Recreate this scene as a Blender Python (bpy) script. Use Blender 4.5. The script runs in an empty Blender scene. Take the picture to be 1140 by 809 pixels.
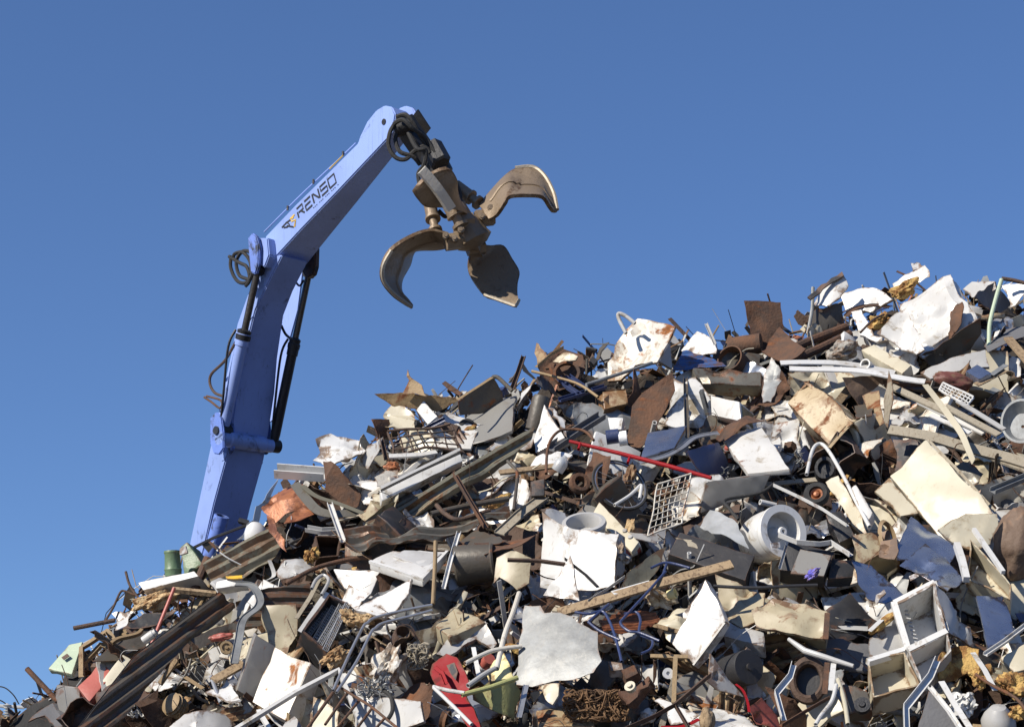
import bpy, bmesh, math, random
from mathutils import Vector, Matrix, noise, Euler
R = math.radians
random.seed(7)
scene = bpy.context.scene
col = scene.collection
# ------------------------------------------------------------------ camera geometry (picture units: 1140 x 809)
F, CAMZ, HOR = 2286.0, 1.7, 900.0
def P(px, py, Y):
    return Vector(((px - 570) / F * Y, Y, CAMZ + (HOR - py) / F * Y))
def PX(p):
    return (570 + F * p[0] / p[1], HOR - F * (p[2] - CAMZ) / p[1])

# ------------------------------------------------------------------ shape of the heap
RIDGE = [(-900, 960), (-500, 920), (-200, 880), (0, 812), (60, 782), (100, 725), (160, 672), (215, 645), (290, 580), (340, 545), (400, 510),
         (450, 462), (520, 446), (560, 440), (620, 410), (680, 400), (760, 392), (850, 372), (900, 362), (960, 345),
         (1010, 330), (1080, 325), (1140, 330), (1300, 325), (1600, 400), (2000, 700)]
def yr_px(px):
    return 17.8 + 3.2 * max(-0.3, min(1.2, px / 1140))
RX = []
for px, py in RIDGE:
    y = yr_px(px); p = P(px, py, y); RX.append((p.x, y, p.z))
def ridge(x):
    if x <= RX[0][0]: return RX[0][1], RX[0][2]
    for a, b in zip(RX, RX[1:]):
        if x <= b[0]:
            t = (x - a[0]) / (b[0] - a[0])
            return a[1] + t * (b[1] - a[1]), a[2] + t * (b[2] - a[2])
    return RX[-1][1], RX[-1][2]
SL = 0.8
def H(x, y):
    yr, zr = ridge(x)
    z = zr - SL * (yr - y) if y < yr else zr - 0.65 * (y - yr)
    return max(z, -0.3)
_sy = {}
def SY(px, py):
    k = (round(px), round(py))
    if k in _sy: return _sy[k]
    best, by, Y = 1e9, 18, 11.0
    while Y < 23:
        p = P(px, py, Y); g = p.z - H(p.x, Y)
        if g < 0:
            a, b = Y - .24, Y
            for _ in range(6):
                m_ = (a + b) / 2; p = P(px, py, m_)
                if p.z - H(p.x, m_) < 0: b = m_
                else: a = m_
            by = a; break
        if g < best: best, by = g, Y
        Y += 0.24
    _sy[k] = by
    return by
def on_heap(px, py, d=0.0):
    Y = SY(px, py)
    return P(px, py, Y - d)
HN = Vector((0, -0.62, 0.78))          # normal of the slope

# ------------------------------------------------------------------ materials
def nodes_of(name):
    m = bpy.data.materials.new(name); m.use_nodes = True
    nt = m.node_tree; bs = nt.nodes['Principled BSDF']
    return m, nt, bs
def coords(nt, jitter=True):
    tc = nt.nodes.new('ShaderNodeTexCoord'); oi = nt.nodes.new('ShaderNodeObjectInfo')
    ml = nt.nodes.new('ShaderNodeMath'); ml.operation = 'MULTIPLY'; ml.inputs[1].default_value = 37.0
    nt.links.new(oi.outputs['Random'], ml.inputs[0])
    ad = nt.nodes.new('ShaderNodeVectorMath'); ad.operation = 'ADD'
    nt.links.new(tc.outputs['Object'], ad.inputs[0]); nt.links.new(ml.outputs[0], ad.inputs[1])
    return ad.outputs[0], oi.outputs['Random']
def noise_n(nt, vec, scale, detail=6, rough=0.6, dist=0.0):
    n = nt.nodes.new('ShaderNodeTexNoise'); n.inputs['Scale'].default_value = scale
    n.inputs['Detail'].default_value = detail; n.inputs['Roughness'].default_value = rough
    n.inputs['Distortion'].default_value = dist
    nt.links.new(vec, n.inputs['Vector']); return n.outputs['Fac']
def ramp(nt, fac, a, b, ca=(0, 0, 0, 1), cb=(1, 1, 1, 1)):
    r = nt.nodes.new('ShaderNodeValToRGB'); e = r.color_ramp.elements
    e[0].position, e[1].position = a, b; e[0].color, e[1].color = ca, cb
    nt.links.new(fac, r.inputs['Fac']); return r.outputs['Color']
def mix(nt, fac, a, b, mode='MIX'):
    m = nt.nodes.new('ShaderNodeMix'); m.data_type = 'RGBA'; m.blend_type = mode
    for s, v in (('Factor_Float', fac), ('A_Color', a), ('B_Color', b)):
        i = next(k for k in m.inputs if k.identifier == s)
        if hasattr(v, 'is_output'): nt.links.new(v, i)
        else: i.default_value = v
    return next(k for k in m.outputs if k.identifier == 'Result_Color')
def C4(c): return (c[0], c[1], c[2], 1)
def mat(name, base, rough=0.5, metal=0.0, dirt=(0.16, 0.12, 0.08), dirt_amt=0.4, rust=0.0, rustcol=(0.22, 0.075, 0.025),
        vary=0.12, bump=0.15, bscale=30, streak=False, spec=0.5, second=None, edge=True):
    m, nt, bs = nodes_of(name)
    v, rnd = coords(nt)
    c = C4(base)
    if second:
        c = mix(nt, ramp(nt, noise_n(nt, v, 5, 7, 0.65), 0.38, 0.62), C4(base), C4(second))
    # brightness differs from piece to piece
    hv = nt.nodes.new('ShaderNodeHueSaturation')
    mr = nt.nodes.new('ShaderNodeMapRange'); mr.inputs['To Min'].default_value = 1 - vary; mr.inputs['To Max'].default_value = 1 + vary * 0.6
    nt.links.new(rnd, mr.inputs['Value']); nt.links.new(mr.outputs[0], hv.inputs['Value'])
    if hasattr(c, 'is_output'): nt.links.new(c, hv.inputs['Color'])
    else: hv.inputs['Color'].default_value = c
    c = hv.outputs['Color']
    vd = v
    film = noise_n(nt, v, 1.3, 4, 0.6)
    c = mix(nt, ramp(nt, film, 0.42, 0.7, (0, 0, 0, 1), (0.45 * dirt_amt,) * 3 + (1,)), c, C4(dirt))
    mps = nt.nodes.new('ShaderNodeMapping'); mps.inputs['Scale'].default_value = (30, 30, 1.6); mps.inputs['Rotation'].default_value = (.5, .35, .2)
    nt.links.new(v, mps.inputs['Vector'])
    c = mix(nt, ramp(nt, noise_n(nt, mps.outputs[0], 1, 6, 0.7), 0.58, 0.70, (0, 0, 0, 1), (0.75 * dirt_amt,) * 3 + (1,)), c, C4(dirt))
    if streak:
        mp = nt.nodes.new('ShaderNodeMapping'); mp.inputs['Scale'].default_value = (9, 9, 1.1)
        nt.links.new(v, mp.inputs['Vector']); vd = mp.outputs[0]
    nf = noise_n(nt, vd, 3.4, 10, 0.74, 0.5)
    lo = 0.70 - 0.22 * dirt_amt
    c = mix(nt, ramp(nt, nf, lo - 0.02, lo + 0.07, (0, 0, 0, 1), (min(1, .35 + dirt_amt),) * 3 + (1,)), c, C4(dirt))
    fine = noise_n(nt, v, 60, 5, 0.75)
    c = mix(nt, ramp(nt, fine, 0.62, 0.72, (0, 0, 0, 1), (0.55 * dirt_amt + .1,) * 3 + (1,)), c, C4(dirt))
    at = nt.nodes.new('ShaderNodeAttribute'); at.attribute_name = 'rim'
    me_ = nt.nodes.new('ShaderNodeMath'); me_.operation = 'MULTIPLY_ADD'; me_.inputs[1].default_value = .37 if edge else 0.0
    nt.links.new(at.outputs['Fac'], me_.inputs[0]); nt.links.new(noise_n(nt, v, 9, 8, 0.75), me_.inputs[2])
    ed_ = ramp(nt, me_.outputs[0], .78, .9, (0, 0, 0, 1), (.9,) * 3 + (1,))
    c = mix(nt, ed_, c, mix(nt, .5, C4(dirt), C4([k * .6 for k in rustcol])))
    rg = None
    if rust > 0:
        rn = noise_n(nt, v, 3.7, 9, 0.66, 0.6)
        lo = 0.70 - 0.32 * rust
        fac = ramp(nt, rn, lo, lo + 0.07)
        rc = mix(nt, ramp(nt, noise_n(nt, v, 22, 5, 0.7), 0.35, 0.7), C4(rustcol), C4([k * 0.35 for k in rustcol]))
        c = mix(nt, fac, c, rc)
        rg = mix(nt, fac, (rough,) * 3 + (1,), (0.9, 0.9, 0.9, 1))
        if metal > 0:
            mm = mix(nt, fac, (metal,) * 3 + (1,), (0, 0, 0, 1)); nt.links.new(mm, bs.inputs['Metallic'])
    nt.links.new(c, bs.inputs['Base Color'])
    if not (rust > 0 and metal > 0): bs.inputs['Metallic'].default_value = metal
    if rg is None:
        rg = mix(nt, ramp(nt, nf, 0.35, 0.7), (rough,) * 3 + (1,), (min(1, rough + .25),) * 3 + (1,))
    nt.links.new(rg, bs.inputs['Roughness'])
    bs.inputs['Specular IOR Level'].default_value = spec
    b1 = nt.nodes.new('ShaderNodeBump'); b1.inputs['Strength'].default_value = bump; b1.inputs['Distance'].default_value = 0.03
    nt.links.new(noise_n(nt, v, bscale, 4, 0.6), b1.inputs['Height'])
    nt.links.new(b1.outputs[0], bs.inputs['Normal'])
    return m
M = {}
M['white'] = mat('white_enamel', (0.61, 0.605, 0.58), 0.28, dirt=(0.24, 0.19, 0.12), dirt_amt=0.55, rust=0.17, bump=0.05, bscale=6)
M['whiterust'] = mat('rust_stained_enamel', (0.58, 0.55, 0.48), 0.4, dirt=(0.27, 0.19, 0.1), dirt_amt=0.5, rust=0.42, rustcol=(0.34, 0.12, 0.03), bump=0.08, bscale=8)
M['cream'] = mat('cream_enamel', (0.50, 0.455, 0.34), 0.4, dirt=(0.26, 0.19, 0.1), dirt_amt=0.4, rust=0.12, bump=0.05, bscale=6)
M['beige'] = mat('beige_enamel', (0.38, 0.33, 0.22), 0.45, dirt=(0.17, 0.11, 0.06), dirt_amt=0.45, rust=0.15, bump=0.06, bscale=7)
M['beigerust'] = mat('rusty_beige_enamel', (0.42, 0.33, 0.20), 0.5, dirt=(0.2, 0.11, 0.045), dirt_amt=0.8, rust=0.5, bump=0.1, bscale=9)
M['grey'] = mat('grey_paint', (0.21, 0.205, 0.19), 0.42, dirt=(0.14, 0.11, 0.08), dirt_amt=0.4, rust=0.12, bump=0.06, bscale=8)
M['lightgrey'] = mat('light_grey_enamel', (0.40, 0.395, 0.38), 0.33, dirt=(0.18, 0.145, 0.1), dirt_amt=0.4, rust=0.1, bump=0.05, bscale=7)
M['galv'] = mat('galvanised_steel', (0.27, 0.28, 0.28), 0.5, 0.25, dirt=(0.22, 0.22, 0.21), dirt_amt=0.8, rust=0.05, bump=0.05, bscale=30, streak=True, second=(0.155, 0.16, 0.16))
M['silver'] = mat('bare_bright_steel', (0.50, 0.505, 0.51), 0.38, 0.75, dirt=(0.17, 0.13, 0.09), dirt_amt=0.55, rust=0.15, bump=0.05, bscale=5)
M['mirror'] = mat('glossy_blue_steel', (0.40, 0.46, 0.58), 0.16, 0.88, dirt=(0.2, 0.18, 0.15), dirt_amt=0.25, bump=0.03, bscale=3)  # blue of the reflected sky is mixed into the base colour
M['dull'] = mat('dull_dark_steel', (0.085, 0.075, 0.06), 0.5, 0.1, dirt=(0.08, 0.055, 0.035), dirt_amt=0.6, rust=0.34, bump=0.15)
M['duct'] = mat('weathered_grey_sheet', (0.15, 0.14, 0.115), 0.4, 0.3, dirt=(0.1, 0.07, 0.045), dirt_amt=0.6, rust=0.3, bump=0.1)
M['dark'] = mat('black_plastic', (0.022, 0.022, 0.024), 0.45, dirt=(0.09, 0.075, 0.06), dirt_amt=0.45, bump=0.1)
M['rubber'] = mat('black_rubber', (0.02, 0.02, 0.02), 0.75, dirt=(0.07, 0.06, 0.05), dirt_amt=0.5, bump=0.2)
M['rust'] = mat('rusted_steel', (0.135, 0.062, 0.03), 0.85, dirt=(0.05, 0.03, 0.022), dirt_amt=0.6, rust=0.35, rustcol=(0.20, 0.075, 0.028), bump=0.35, bscale=40, second=(0.07, 0.042, 0.028))
M['darkrust'] = mat('dark_rusted_steel', (0.085, 0.05, 0.033), 0.8, dirt=(0.03, 0.022, 0.018), dirt_amt=0.6, rust=0.25, rustcol=(0.18, 0.075, 0.03), bump=0.35, bscale=40)
M['tan'] = mat('tan_weathered_steel', (0.27, 0.19, 0.10), 0.65, 0.15, dirt=(0.12, 0.07, 0.035), dirt_amt=0.5, rust=0.3, bump=0.2)
M['olive'] = mat('olive_grey_sheet', (0.17, 0.16, 0.115), 0.5, 0.2, dirt=(0.1, 0.07, 0.04), dirt_amt=0.5, rust=0.3, rustcol=(0.2, 0.085, 0.035), bump=0.12)
M['copper'] = mat('burnt_copper_sheet', (0.36, 0.135, 0.055), 0.5, 0.25, dirt=(0.12, 0.04, 0.02), dirt_amt=0.8, rust=0.15, bump=0.25, bscale=18)
M['wood'] = mat('weathered_timber', (0.30, 0.215, 0.125), 0.8, dirt=(0.13, 0.085, 0.05), dirt_amt=0.8, bump=0.25, streak=True)
M['greywood'] = mat('grey_timber', (0.32, 0.28, 0.21), 0.85, dirt=(0.16, 0.12, 0.08), dirt_amt=0.6, bump=0.25, streak=True)
M['foam'] = mat('yellow_insulation_foam', (0.50, 0.33, 0.11), 0.95, dirt=(0.26, 0.13, 0.04), dirt_amt=0.55, bump=0.8, bscale=30)
M['tanfoam'] = mat('tan_insulation_foam', (0.52, 0.38, 0.21), 0.95, dirt=(0.35, 0.21, 0.09), dirt_amt=0.5, bump=0.8, bscale=30)
M['red'] = mat('red_paint', (0.26, 0.004, 0.008), 0.5, spec=0.25, dirt=(0.07, 0.012, 0.01), dirt_amt=0.45, bump=0.06)
M['brick'] = mat('faded_red_paint', (0.40, 0.10, 0.075), 0.5, dirt=(0.14, 0.05, 0.035), dirt_amt=0.4, rust=0.12, bump=0.08)
M['blue'] = mat('blue_paint', (0.04, 0.10, 0.27), 0.4, dirt=(0.1, 0.09, 0.09), dirt_amt=0.3, rust=0.1, bump=0.06)
M['violet'] = mat('violet_plastic', (0.13, 0.12, 0.55), 0.5, dirt_amt=0.2)
M['navy'] = mat('navy_paint', (0.03, 0.045, 0.115), 0.4, dirt=(0.1, 0.09, 0.08), dirt_amt=0.3, rust=0.1)
M['green'] = mat('pale_green_paint', (0.42, 0.50, 0.36), 0.5, dirt=(0.2, 0.17, 0.1), dirt_amt=0.35, rust=0.12)
M['darkgreen'] = mat('machine_green_paint', (0.12, 0.19, 0.10), 0.45, dirt=(0.1, 0.075, 0.045), dirt_amt=0.4, rust=0.25)
M['oliveplastic'] = mat('olive_plastic', (0.33, 0.33, 0.13), 0.5, dirt=(0.16, 0.13, 0.06), dirt_amt=0.35)
M['yellowplastic'] = mat('pale_yellow_plastic', (0.78, 0.70, 0.36), 0.45, dirt=(0.3, 0.22, 0.1), dirt_amt=0.3)
M['yellow'] = mat('yellow_paint', (0.75, 0.45, 0.03), 0.5, dirt_amt=0.2)
M['leather'] = mat('brown_leather', (0.12, 0.075, 0.05), 0.6, dirt=(0.25, 0.19, 0.13), dirt_amt=0.45, bump=0.4, bscale=14)
M['maroon'] = mat('maroon_vinyl', (0.14, 0.045, 0.035), 0.5, dirt_amt=0.3)
M['film'] = mat('dusty_white_plastic_film', (0.68, 0.66, 0.60), 0.6, dirt=(0.3, 0.24, 0.16), dirt_amt=0.5, bump=0.5, bscale=18)
M['stone'] = mat('grey_concrete', (0.36, 0.34, 0.30), 0.9, dirt=(0.18, 0.15, 0.11), dirt_amt=0.5, bump=0.5)
M['felt'] = mat('grey_roofing_felt', (0.115, 0.115, 0.12), 0.7, dirt=(0.1, 0.085, 0.07), dirt_amt=0.4, bump=0.25)
M['glass'] = mat('dark_glass', (0.012, 0.02, 0.02), 0.06, dirt_amt=0.05, bump=0.0)
M['boom'] = mat('crane_blue_paint', (0.26, 0.355, 0.68), 0.33, rust=0.1, rustcol=(0.07, 0.045, 0.04), dirt=(0.05, 0.06, 0.09), dirt_amt=0.45, vary=0.03, edge=False, bump=0.04, bscale=5)
M['boomdirty'] = mat('worn_crane_blue_paint', (0.15, 0.24, 0.62), 0.42, dirt=(0.03, 0.035, 0.05), dirt_amt=0.7, vary=0.03, edge=False, bump=0.08)
M['chrome'] = mat('greasy_piston_steel', (0.10, 0.09, 0.08), 0.25, 0.8, dirt=(0.04, 0.03, 0.025), dirt_amt=0.4)
M['blackgrease'] = mat('greasy_shaded_black_steel', (0.018, 0.018, 0.02), 0.4, 0.2, dirt=(0.05, 0.045, 0.04), dirt_amt=0.3)
M['grab'] = mat('worn_grapple_steel', (0.235, 0.175, 0.115), 0.5, 0.25, dirt=(0.10, 0.065, 0.035), dirt_amt=0.45, rust=0.15, rustcol=(0.2, 0.1, 0.04), bump=0.25, bscale=25)
M['grabshine'] = mat('polished_lit_grapple_edge', (0.40, 0.35, 0.27), 0.45, 0.4, dirt=(0.2, 0.14, 0.08), dirt_amt=0.4, bump=0.2)
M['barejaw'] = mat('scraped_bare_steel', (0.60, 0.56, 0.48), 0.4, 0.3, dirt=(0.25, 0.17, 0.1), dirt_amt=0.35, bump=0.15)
M['ink'] = mat('black_lettering', (0.012, 0.012, 0.015), 0.5, dirt_amt=0.0)
M['gold'] = mat('gold_lettering', (0.62, 0.40, 0.05), 0.45, dirt_amt=0.0)
M['earth'] = mat('rusty_scrap_dirt', (0.035, 0.026, 0.019), 0.95, dirt=(0.02, 0.016, 0.012), dirt_amt=0.6, rust=0.2, rustcol=(0.12, 0.05, 0.02), bump=0.8, bscale=20)  # dirt colour, darkened to carry the shade of the gaps as well
M['turnings'] = mat('rusty_turnings', (0.17, 0.095, 0.045), 0.9, dirt=(0.06, 0.035, 0.02), dirt_amt=0.5, rust=0.2, bump=0.5)
M['ground'] = mat('gravel_ground', (0.17, 0.15, 0.12), 0.95, dirt=(0.09, 0.075, 0.06), dirt_amt=0.6, bump=0.5, bscale=8)
M['porcelain'] = mat('grey_porcelain', (0.5, 0.5, 0.48), 0.3, dirt_amt=0.1)
M['paper'] = mat('white_paper_label', (0.8, 0.8, 0.78), 0.7, dirt_amt=0.1)
def film_mat():
    m, nt, bs = nodes_of('cloudy_clear_plastic')
    v, _ = coords(nt)
    nt.links.new(ramp(nt, noise_n(nt, v, 4, 6), 0.3, 0.75, (0.55, 0.57, 0.58, 1), (0.28, 0.28, 0.27, 1)), bs.inputs['Base Color'])
    bs.inputs['Roughness'].default_value = 0.3; bs.inputs['Alpha'].default_value = 0.6
    return m
M['clear'] = film_mat()

# ------------------------------------------------------------------ making objects
HERO = []                       # (object, short phrase, centre in the picture)
KIND_COUNT = {}
RENAME = dict(appliance_panel='enamel_sheet', metal_panel='sheet_metal', appliance_door='appliance_hatch', fridge_door='fridge_hatch', oven_door='oven_hatch', metal_door='metal_hatch',
    grey_door='metal_hatch', bent_frame='bent_edging', tube_frame='square_tube', rebar_frame='rebar_lattice', chair_frame='broken_chair', vehicle_frame='vehicle_tubing', freezer_lid='freezer_cover',
    appliance_lid='enamel_flap', oven_lid='oven_cover', glass_panel='glass_sheet', cabinet_panel='cabinet_board', cream_panel='enamel_sheet', car_panel='car_bodywork', control_panel='control_console',
    drawer='fridge_bin', appliance_side='appliance_casing', refrigerator_side='refrigerator_casing', pulley_wheel='pulley', timber_beam='timber_length', small_tyre='tyre', white_slat='white_strip')
def tag(o, label, cat=None, group=None, kind=None, short=None):
    o['label'] = label
    stem_ = o.name.split('.')[0]
    o['category'] = cat or ' '.join(stem_.split('_')[-2:])
    o['kind'] = 'thing'
    if stem_ in RENAME: o.name = RENAME[stem_]
    if group: o['group'] = group
    if kind: o['kind'] = kind
    if short:
        HERO.append((o, short))
    return o
def mk(name, V, Fc, m, parent=None, ang=32, midx=None, origin=None):
    me = bpy.data.meshes.new(name)
    V = [Vector(v) for v in V]
    if origin is None:
        c = sum(V, Vector()) / max(1, len(V))
    else: c = Vector(origin)
    me.from_pydata([v - c for v in V], [], Fc)
    ms = m if isinstance(m, (list, tuple)) else [m]
    for k in ms: me.materials.append(M[k])
    if midx: me.polygons.foreach_set('material_index', midx)
    me.update()
    o = bpy.data.objects.new(name, me); col.objects.link(o)
    o.location = c - (parent.location if parent else Vector())
    if parent: o.parent = parent
    if ang:
        me.polygons.foreach_set('use_smooth', [True] * len(me.polygons))
        me.set_sharp_from_angle(angle=R(ang))
    return o
def from_bm(name, bm, m, parent=None, ang=32):
    bm.verts.ensure_lookup_table(); bm.verts.index_update()
    V = [v.co.copy() for v in bm.verts]; Fc = [[v.index for v in f.verts] for f in bm.faces]
    mi = [f.material_index for f in bm.faces]
    bm.normal_update()
    rim = [0.0] * len(V)
    for e in bm.edges:                       # worn along edges and creases
        if len(e.link_faces) == 2:
            a = min(1.0, e.calc_face_angle(0) / .7)
            if a > .2:
                for v in e.verts: rim[v.index] = max(rim[v.index], a)
    bm.free()
    o = mk(name, V, Fc, m, parent, ang, mi)
    at = o.data.attributes.new('rim', 'FLOAT', 'POINT'); at.data.foreach_set('value', rim)
    return o
def empty(name, loc):
    o = bpy.data.objects.new(name, None); col.objects.link(o); o.location = loc
    o.empty_display_size = 0.2
    return o

def refine(bm, L, rounds=6):
    for _ in range(rounds):
        es = [e for e in bm.edges if e.calc_length() > L]
        if not es: break
        bmesh.ops.subdivide_edges(bm, edges=es, cuts=1)
        bmesh.ops.triangulate(bm, faces=[f for f in bm.faces if len(f.verts) > 4])
def solidify(bm, vec_of, th):
    """closed slab: copies the sheet back by th along -normal and joins the rims"""
    old = list(bm.verts); oldf = list(bm.faces)
    bnd = [e for e in bm.edges if e.is_boundary]
    rim = [(e, e.link_faces[0]) for e in bnd]
    mp = {}
    for v in old: mp[v] = bm.verts.new(v.co - vec_of(v) * th)
    for f in oldf:
        n = bm.faces.new([mp[v] for v in reversed(f.verts)]); n.material_index = f.material_index
    for e, f in rim:
        for lp in f.loops:
            if lp.edge == e:
                a, b = lp.vert, lp.link_loop_next.vert
                bm.faces.new([b, a, mp[a], mp[b]])
                break
def ortho(n):
    n = n.normalized(); a = Vector((0, 0, 1)) if abs(n.z) < 0.9 else Vector((1, 0, 0))
    u = a.cross(n).normalized(); return u, n.cross(u)
def sheet_bm(pts, n, th=0.004, L=0.07, folds=2, famp=0.12, dent=0.02, edge=0.008, bend=0.0, bdir=0.0, seed=0, corr=0.0, cpitch=0.08, cdir=None):
    """a bent, dented metal sheet with its own thickness from an outline of 3-D points"""
    rg = random.Random(seed)
    bm = bmesh.new(); vs = [bm.verts.new(p) for p in pts]
    f = bm.faces.new(vs); f.normal_update()
    if f.normal.dot(n) < 0: bmesh.ops.reverse_faces(bm, faces=[f])
    n = n.normalized(); u, w = ortho(n)
    c = sum((Vector(p) for p in pts), Vector()) / len(pts)
    size = max((Vector(p) - c).length for p in pts)
    if corr:
        cd = (cdir - n * cdir.dot(n)).normalized(); cs = n.cross(cd)
        k = int(2 * size / cpitch * 4) + 2
        for i in range(-k // 2, k // 2):
            bmesh.ops.bisect_plane(bm, geom=bm.verts[:] + bm.edges[:] + bm.faces[:], plane_co=c + cs * (i + .5) * cpitch / 4, plane_no=cs)
    bmesh.ops.triangulate(bm, faces=[f for f in bm.faces if len(f.verts) > 4])
    refine(bm, max(L, size / 14))
    fl = []
    for i in range(folds):
        a = rg.uniform(0, math.pi); d = u * math.cos(a) + w * math.sin(a)
        o = rg.uniform(-.55, .55) * size
        bmesh.ops.bisect_plane(bm, geom=bm.verts[:] + bm.edges[:] + bm.faces[:], plane_co=c + d * o, plane_no=d)
        fl.append((d, o, rg.choice((-1, 1)) * rg.uniform(.4, 1) * famp))
    if folds > 2: dent *= .55          # hard creases rather than soft waves
    bd = u * math.cos(bdir) + w * math.sin(bdir)
    sd = Vector((rg.random() * 90, rg.random() * 90, rg.random() * 90))
    hs = {}
    dimp = [((u * rg.uniform(-.7, .7) + w * rg.uniform(-.7, .7)) * size, size * rg.uniform(.12, .35), dent * rg.uniform(.5, 1.6)) for _ in range(4)] if dent > .008 else []
    for v in bm.verts:
        p = v.co - c; h = 0
        for d, o, a in fl: h += a * (abs(p.dot(d) - o) - size * .4)
        q = p / max(size, .05)
        h += dent * .45 * (noise.noise(q * 1.3 + sd) + .35 * noise.noise(q * 3.3 + sd)) * 1.2
        for dc, dr, dd in dimp:
            t = (p - dc).length / dr
            if t < 1: h -= dd * (1 - t * t) ** 1.5
        if bend: h += bend * (p.dot(bd) ** 2) / size
        if corr:
            t = (p.dot(cs) / cpitch) % 1.0
            h += corr * (max(-1, min(1, 1.6 * math.sin(2 * math.pi * t))))
        hs[v] = h
    if edge:
        for v in bm.verts:
            if v.is_boundary:
                q = v.co * 9 + sd
                if edge > .012: v.co += (c - v.co).normalized() * max(0, noise.noise(v.co * 14 + sd)) * edge * 2.5
                v.co += u * noise.noise(q) * edge * 2 + w * noise.noise(q + Vector((7, 3, 1))) * edge * 2
    for v, h in hs.items(): v.co += n * h
    solidify(bm, lambda v: n, th)
    return bm
def norm_of(nm):
    if nm is None: return HN.copy()
    return Vector(nm).normalized()
def plane_pts(pts, n, d, Y0=None):
    cx = sum(p[0] for p in pts) / len(pts); cy = sum(p[1] for p in pts) / len(pts)
    c = P(cx, cy, Y0) if Y0 else on_heap(cx, cy, d + .07)
    out = []
    for x, y in [p[:2] for p in pts]:
        ray = P(x, y, 1.0) - Vector((0, 0, CAMZ)); o = Vector((0, 0, CAMZ))
        t = (c - o).dot(n) / ray.dot(n)
        t = max(c.y - 1.2, min(c.y + 1.2, t))
        out.append(o + ray * t)
    return out
SEED = [100]
def nseed():
    SEED[0] += 1; return SEED[0]
def PN(name, label, short, m, pts, n=None, d=0.12, th=0.006, parent=None, cat=None, Y0=None, **kw):
    """sheet piece: outline given in the picture, laid on its own plane in the heap"""
    n = norm_of(n)
    q = plane_pts(pts, n, d, Y0)
    kw.setdefault('seed', nseed())
    if name == 'sheet_scrap': kw.setdefault('edge', .016)
    if th == .006 and m in ('white', 'cream', 'beige', 'whiterust', 'lightgrey', 'grey', 'beigerust') and name != 'sheet_scrap': th = .016 if max((p - q[0]).length for p in q) < .45 else .028
    o = from_bm(name, sheet_bm(q, n, th, **kw), m, parent, ang=24)
    if label: tag(o, label, cat, short=short)
    return o
def box_bm(c8, bev=0.015, L=0.12, dent=0.02, openf=None, seed=0, wall=0.012, crush=0.0):
    """c8: front tl,tr,br,bl then the same four at the back"""
    rg = random.Random(seed)
    bm = bmesh.new(); v = [bm.verts.new(p) for p in c8]
    q = {'front': (0, 3, 2, 1), 'back': (4, 5, 6, 7), 'top': (0, 1, 5, 4), 'bottom': (3, 7, 6, 2), 'left': (0, 4, 7, 3), 'right': (1, 2, 6, 5)}
    fs = {k: bm.faces.new([v[i] for i in ix]) for k, ix in q.items()}
    bmesh.ops.recalc_face_normals(bm, faces=bm.faces[:])
    ctr = sum((Vector(p) for p in c8), Vector()) / 8
    if openf:
        bmesh.ops.delete(bm, geom=[fs[k] for k in ([openf] if isinstance(openf, str) else openf)], context='FACES_ONLY')
    if bev:
        es = [e for e in bm.edges if not e.is_boundary]
        bmesh.ops.bevel(bm, geom=es, offset=bev, segments=2, profile=0.6, affect='EDGES')
    bmesh.ops.triangulate(bm, faces=[f for f in bm.faces if len(f.verts) > 4])
    refine(bm, L)
    bm.normal_update()
    sd = Vector((rg.random() * 50,) * 3); size = max((Vector(p) - ctr).length for p in c8)
    nn = {x: x.normal.copy() for x in bm.verts}
    for x in bm.verts:
        qv = (x.co - ctr) / size
        h = noise.noise(qv * 1.9 + sd) * .6 + noise.noise(qv * 4 + sd) * .3 - max(0, noise.noise(qv * 2.3 + sd * 1.7) - .1) * 1.3
        x.co += nn[x] * h * dent
        if crush:
            x.co += noise.noise_vector(qv * 1.6 + sd) * crush
    if openf:
        bmesh.ops.recalc_face_normals(bm, faces=bm.faces[:])
        solidify_in(bm, wall)
    return bm
def solidify_in(bm, th):
    bm.normal_update()
    nn = {v: v.normal.copy() for v in bm.verts}
    c = sum((v.co for v in bm.verts), Vector()) / len(bm.verts)
    s = sum(1 if nn[v].dot(v.co - c) > 0 else -1 for v in nn)
    if s < 0:
        bmesh.ops.reverse_faces(bm, faces=bm.faces[:]); nn = {v: -k for v, k in nn.items()}
    solidify(bm, lambda v: nn[v], th)
def BX(name, label, short, m, quad, n, depth, d=0.2, parent=None, cat=None, Y0=None, **kw):
    n = norm_of(n); q = plane_pts(quad, n, d, Y0)
    kw.setdefault('seed', nseed())
    c8 = q + [p - n * depth for p in q]
    o = from_bm(name, box_bm(c8, **kw), m, parent, ang=21)
    if label: tag(o, label, cat, short=short)
    return o
def smooth_path(pts, sub=6):
    pts = [Vector(p) for p in pts]
    if len(pts) < 3: return pts
    out = []
    for i in range(len(pts) - 1):
        p0 = pts[max(0, i - 1)]; p1 = pts[i]; p2 = pts[i + 1]; p3 = pts[min(len(pts) - 1, i + 2)]
        for k in range(sub):
            t = k / sub
            out.append(0.5 * ((2 * p1) + (-p0 + p2) * t + (2 * p0 - 5 * p1 + 4 * p2 - p3) * t * t + (-p0 + 3 * p1 - 3 * p2 + p3) * t ** 3))
    return out + [pts[-1]]
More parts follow.
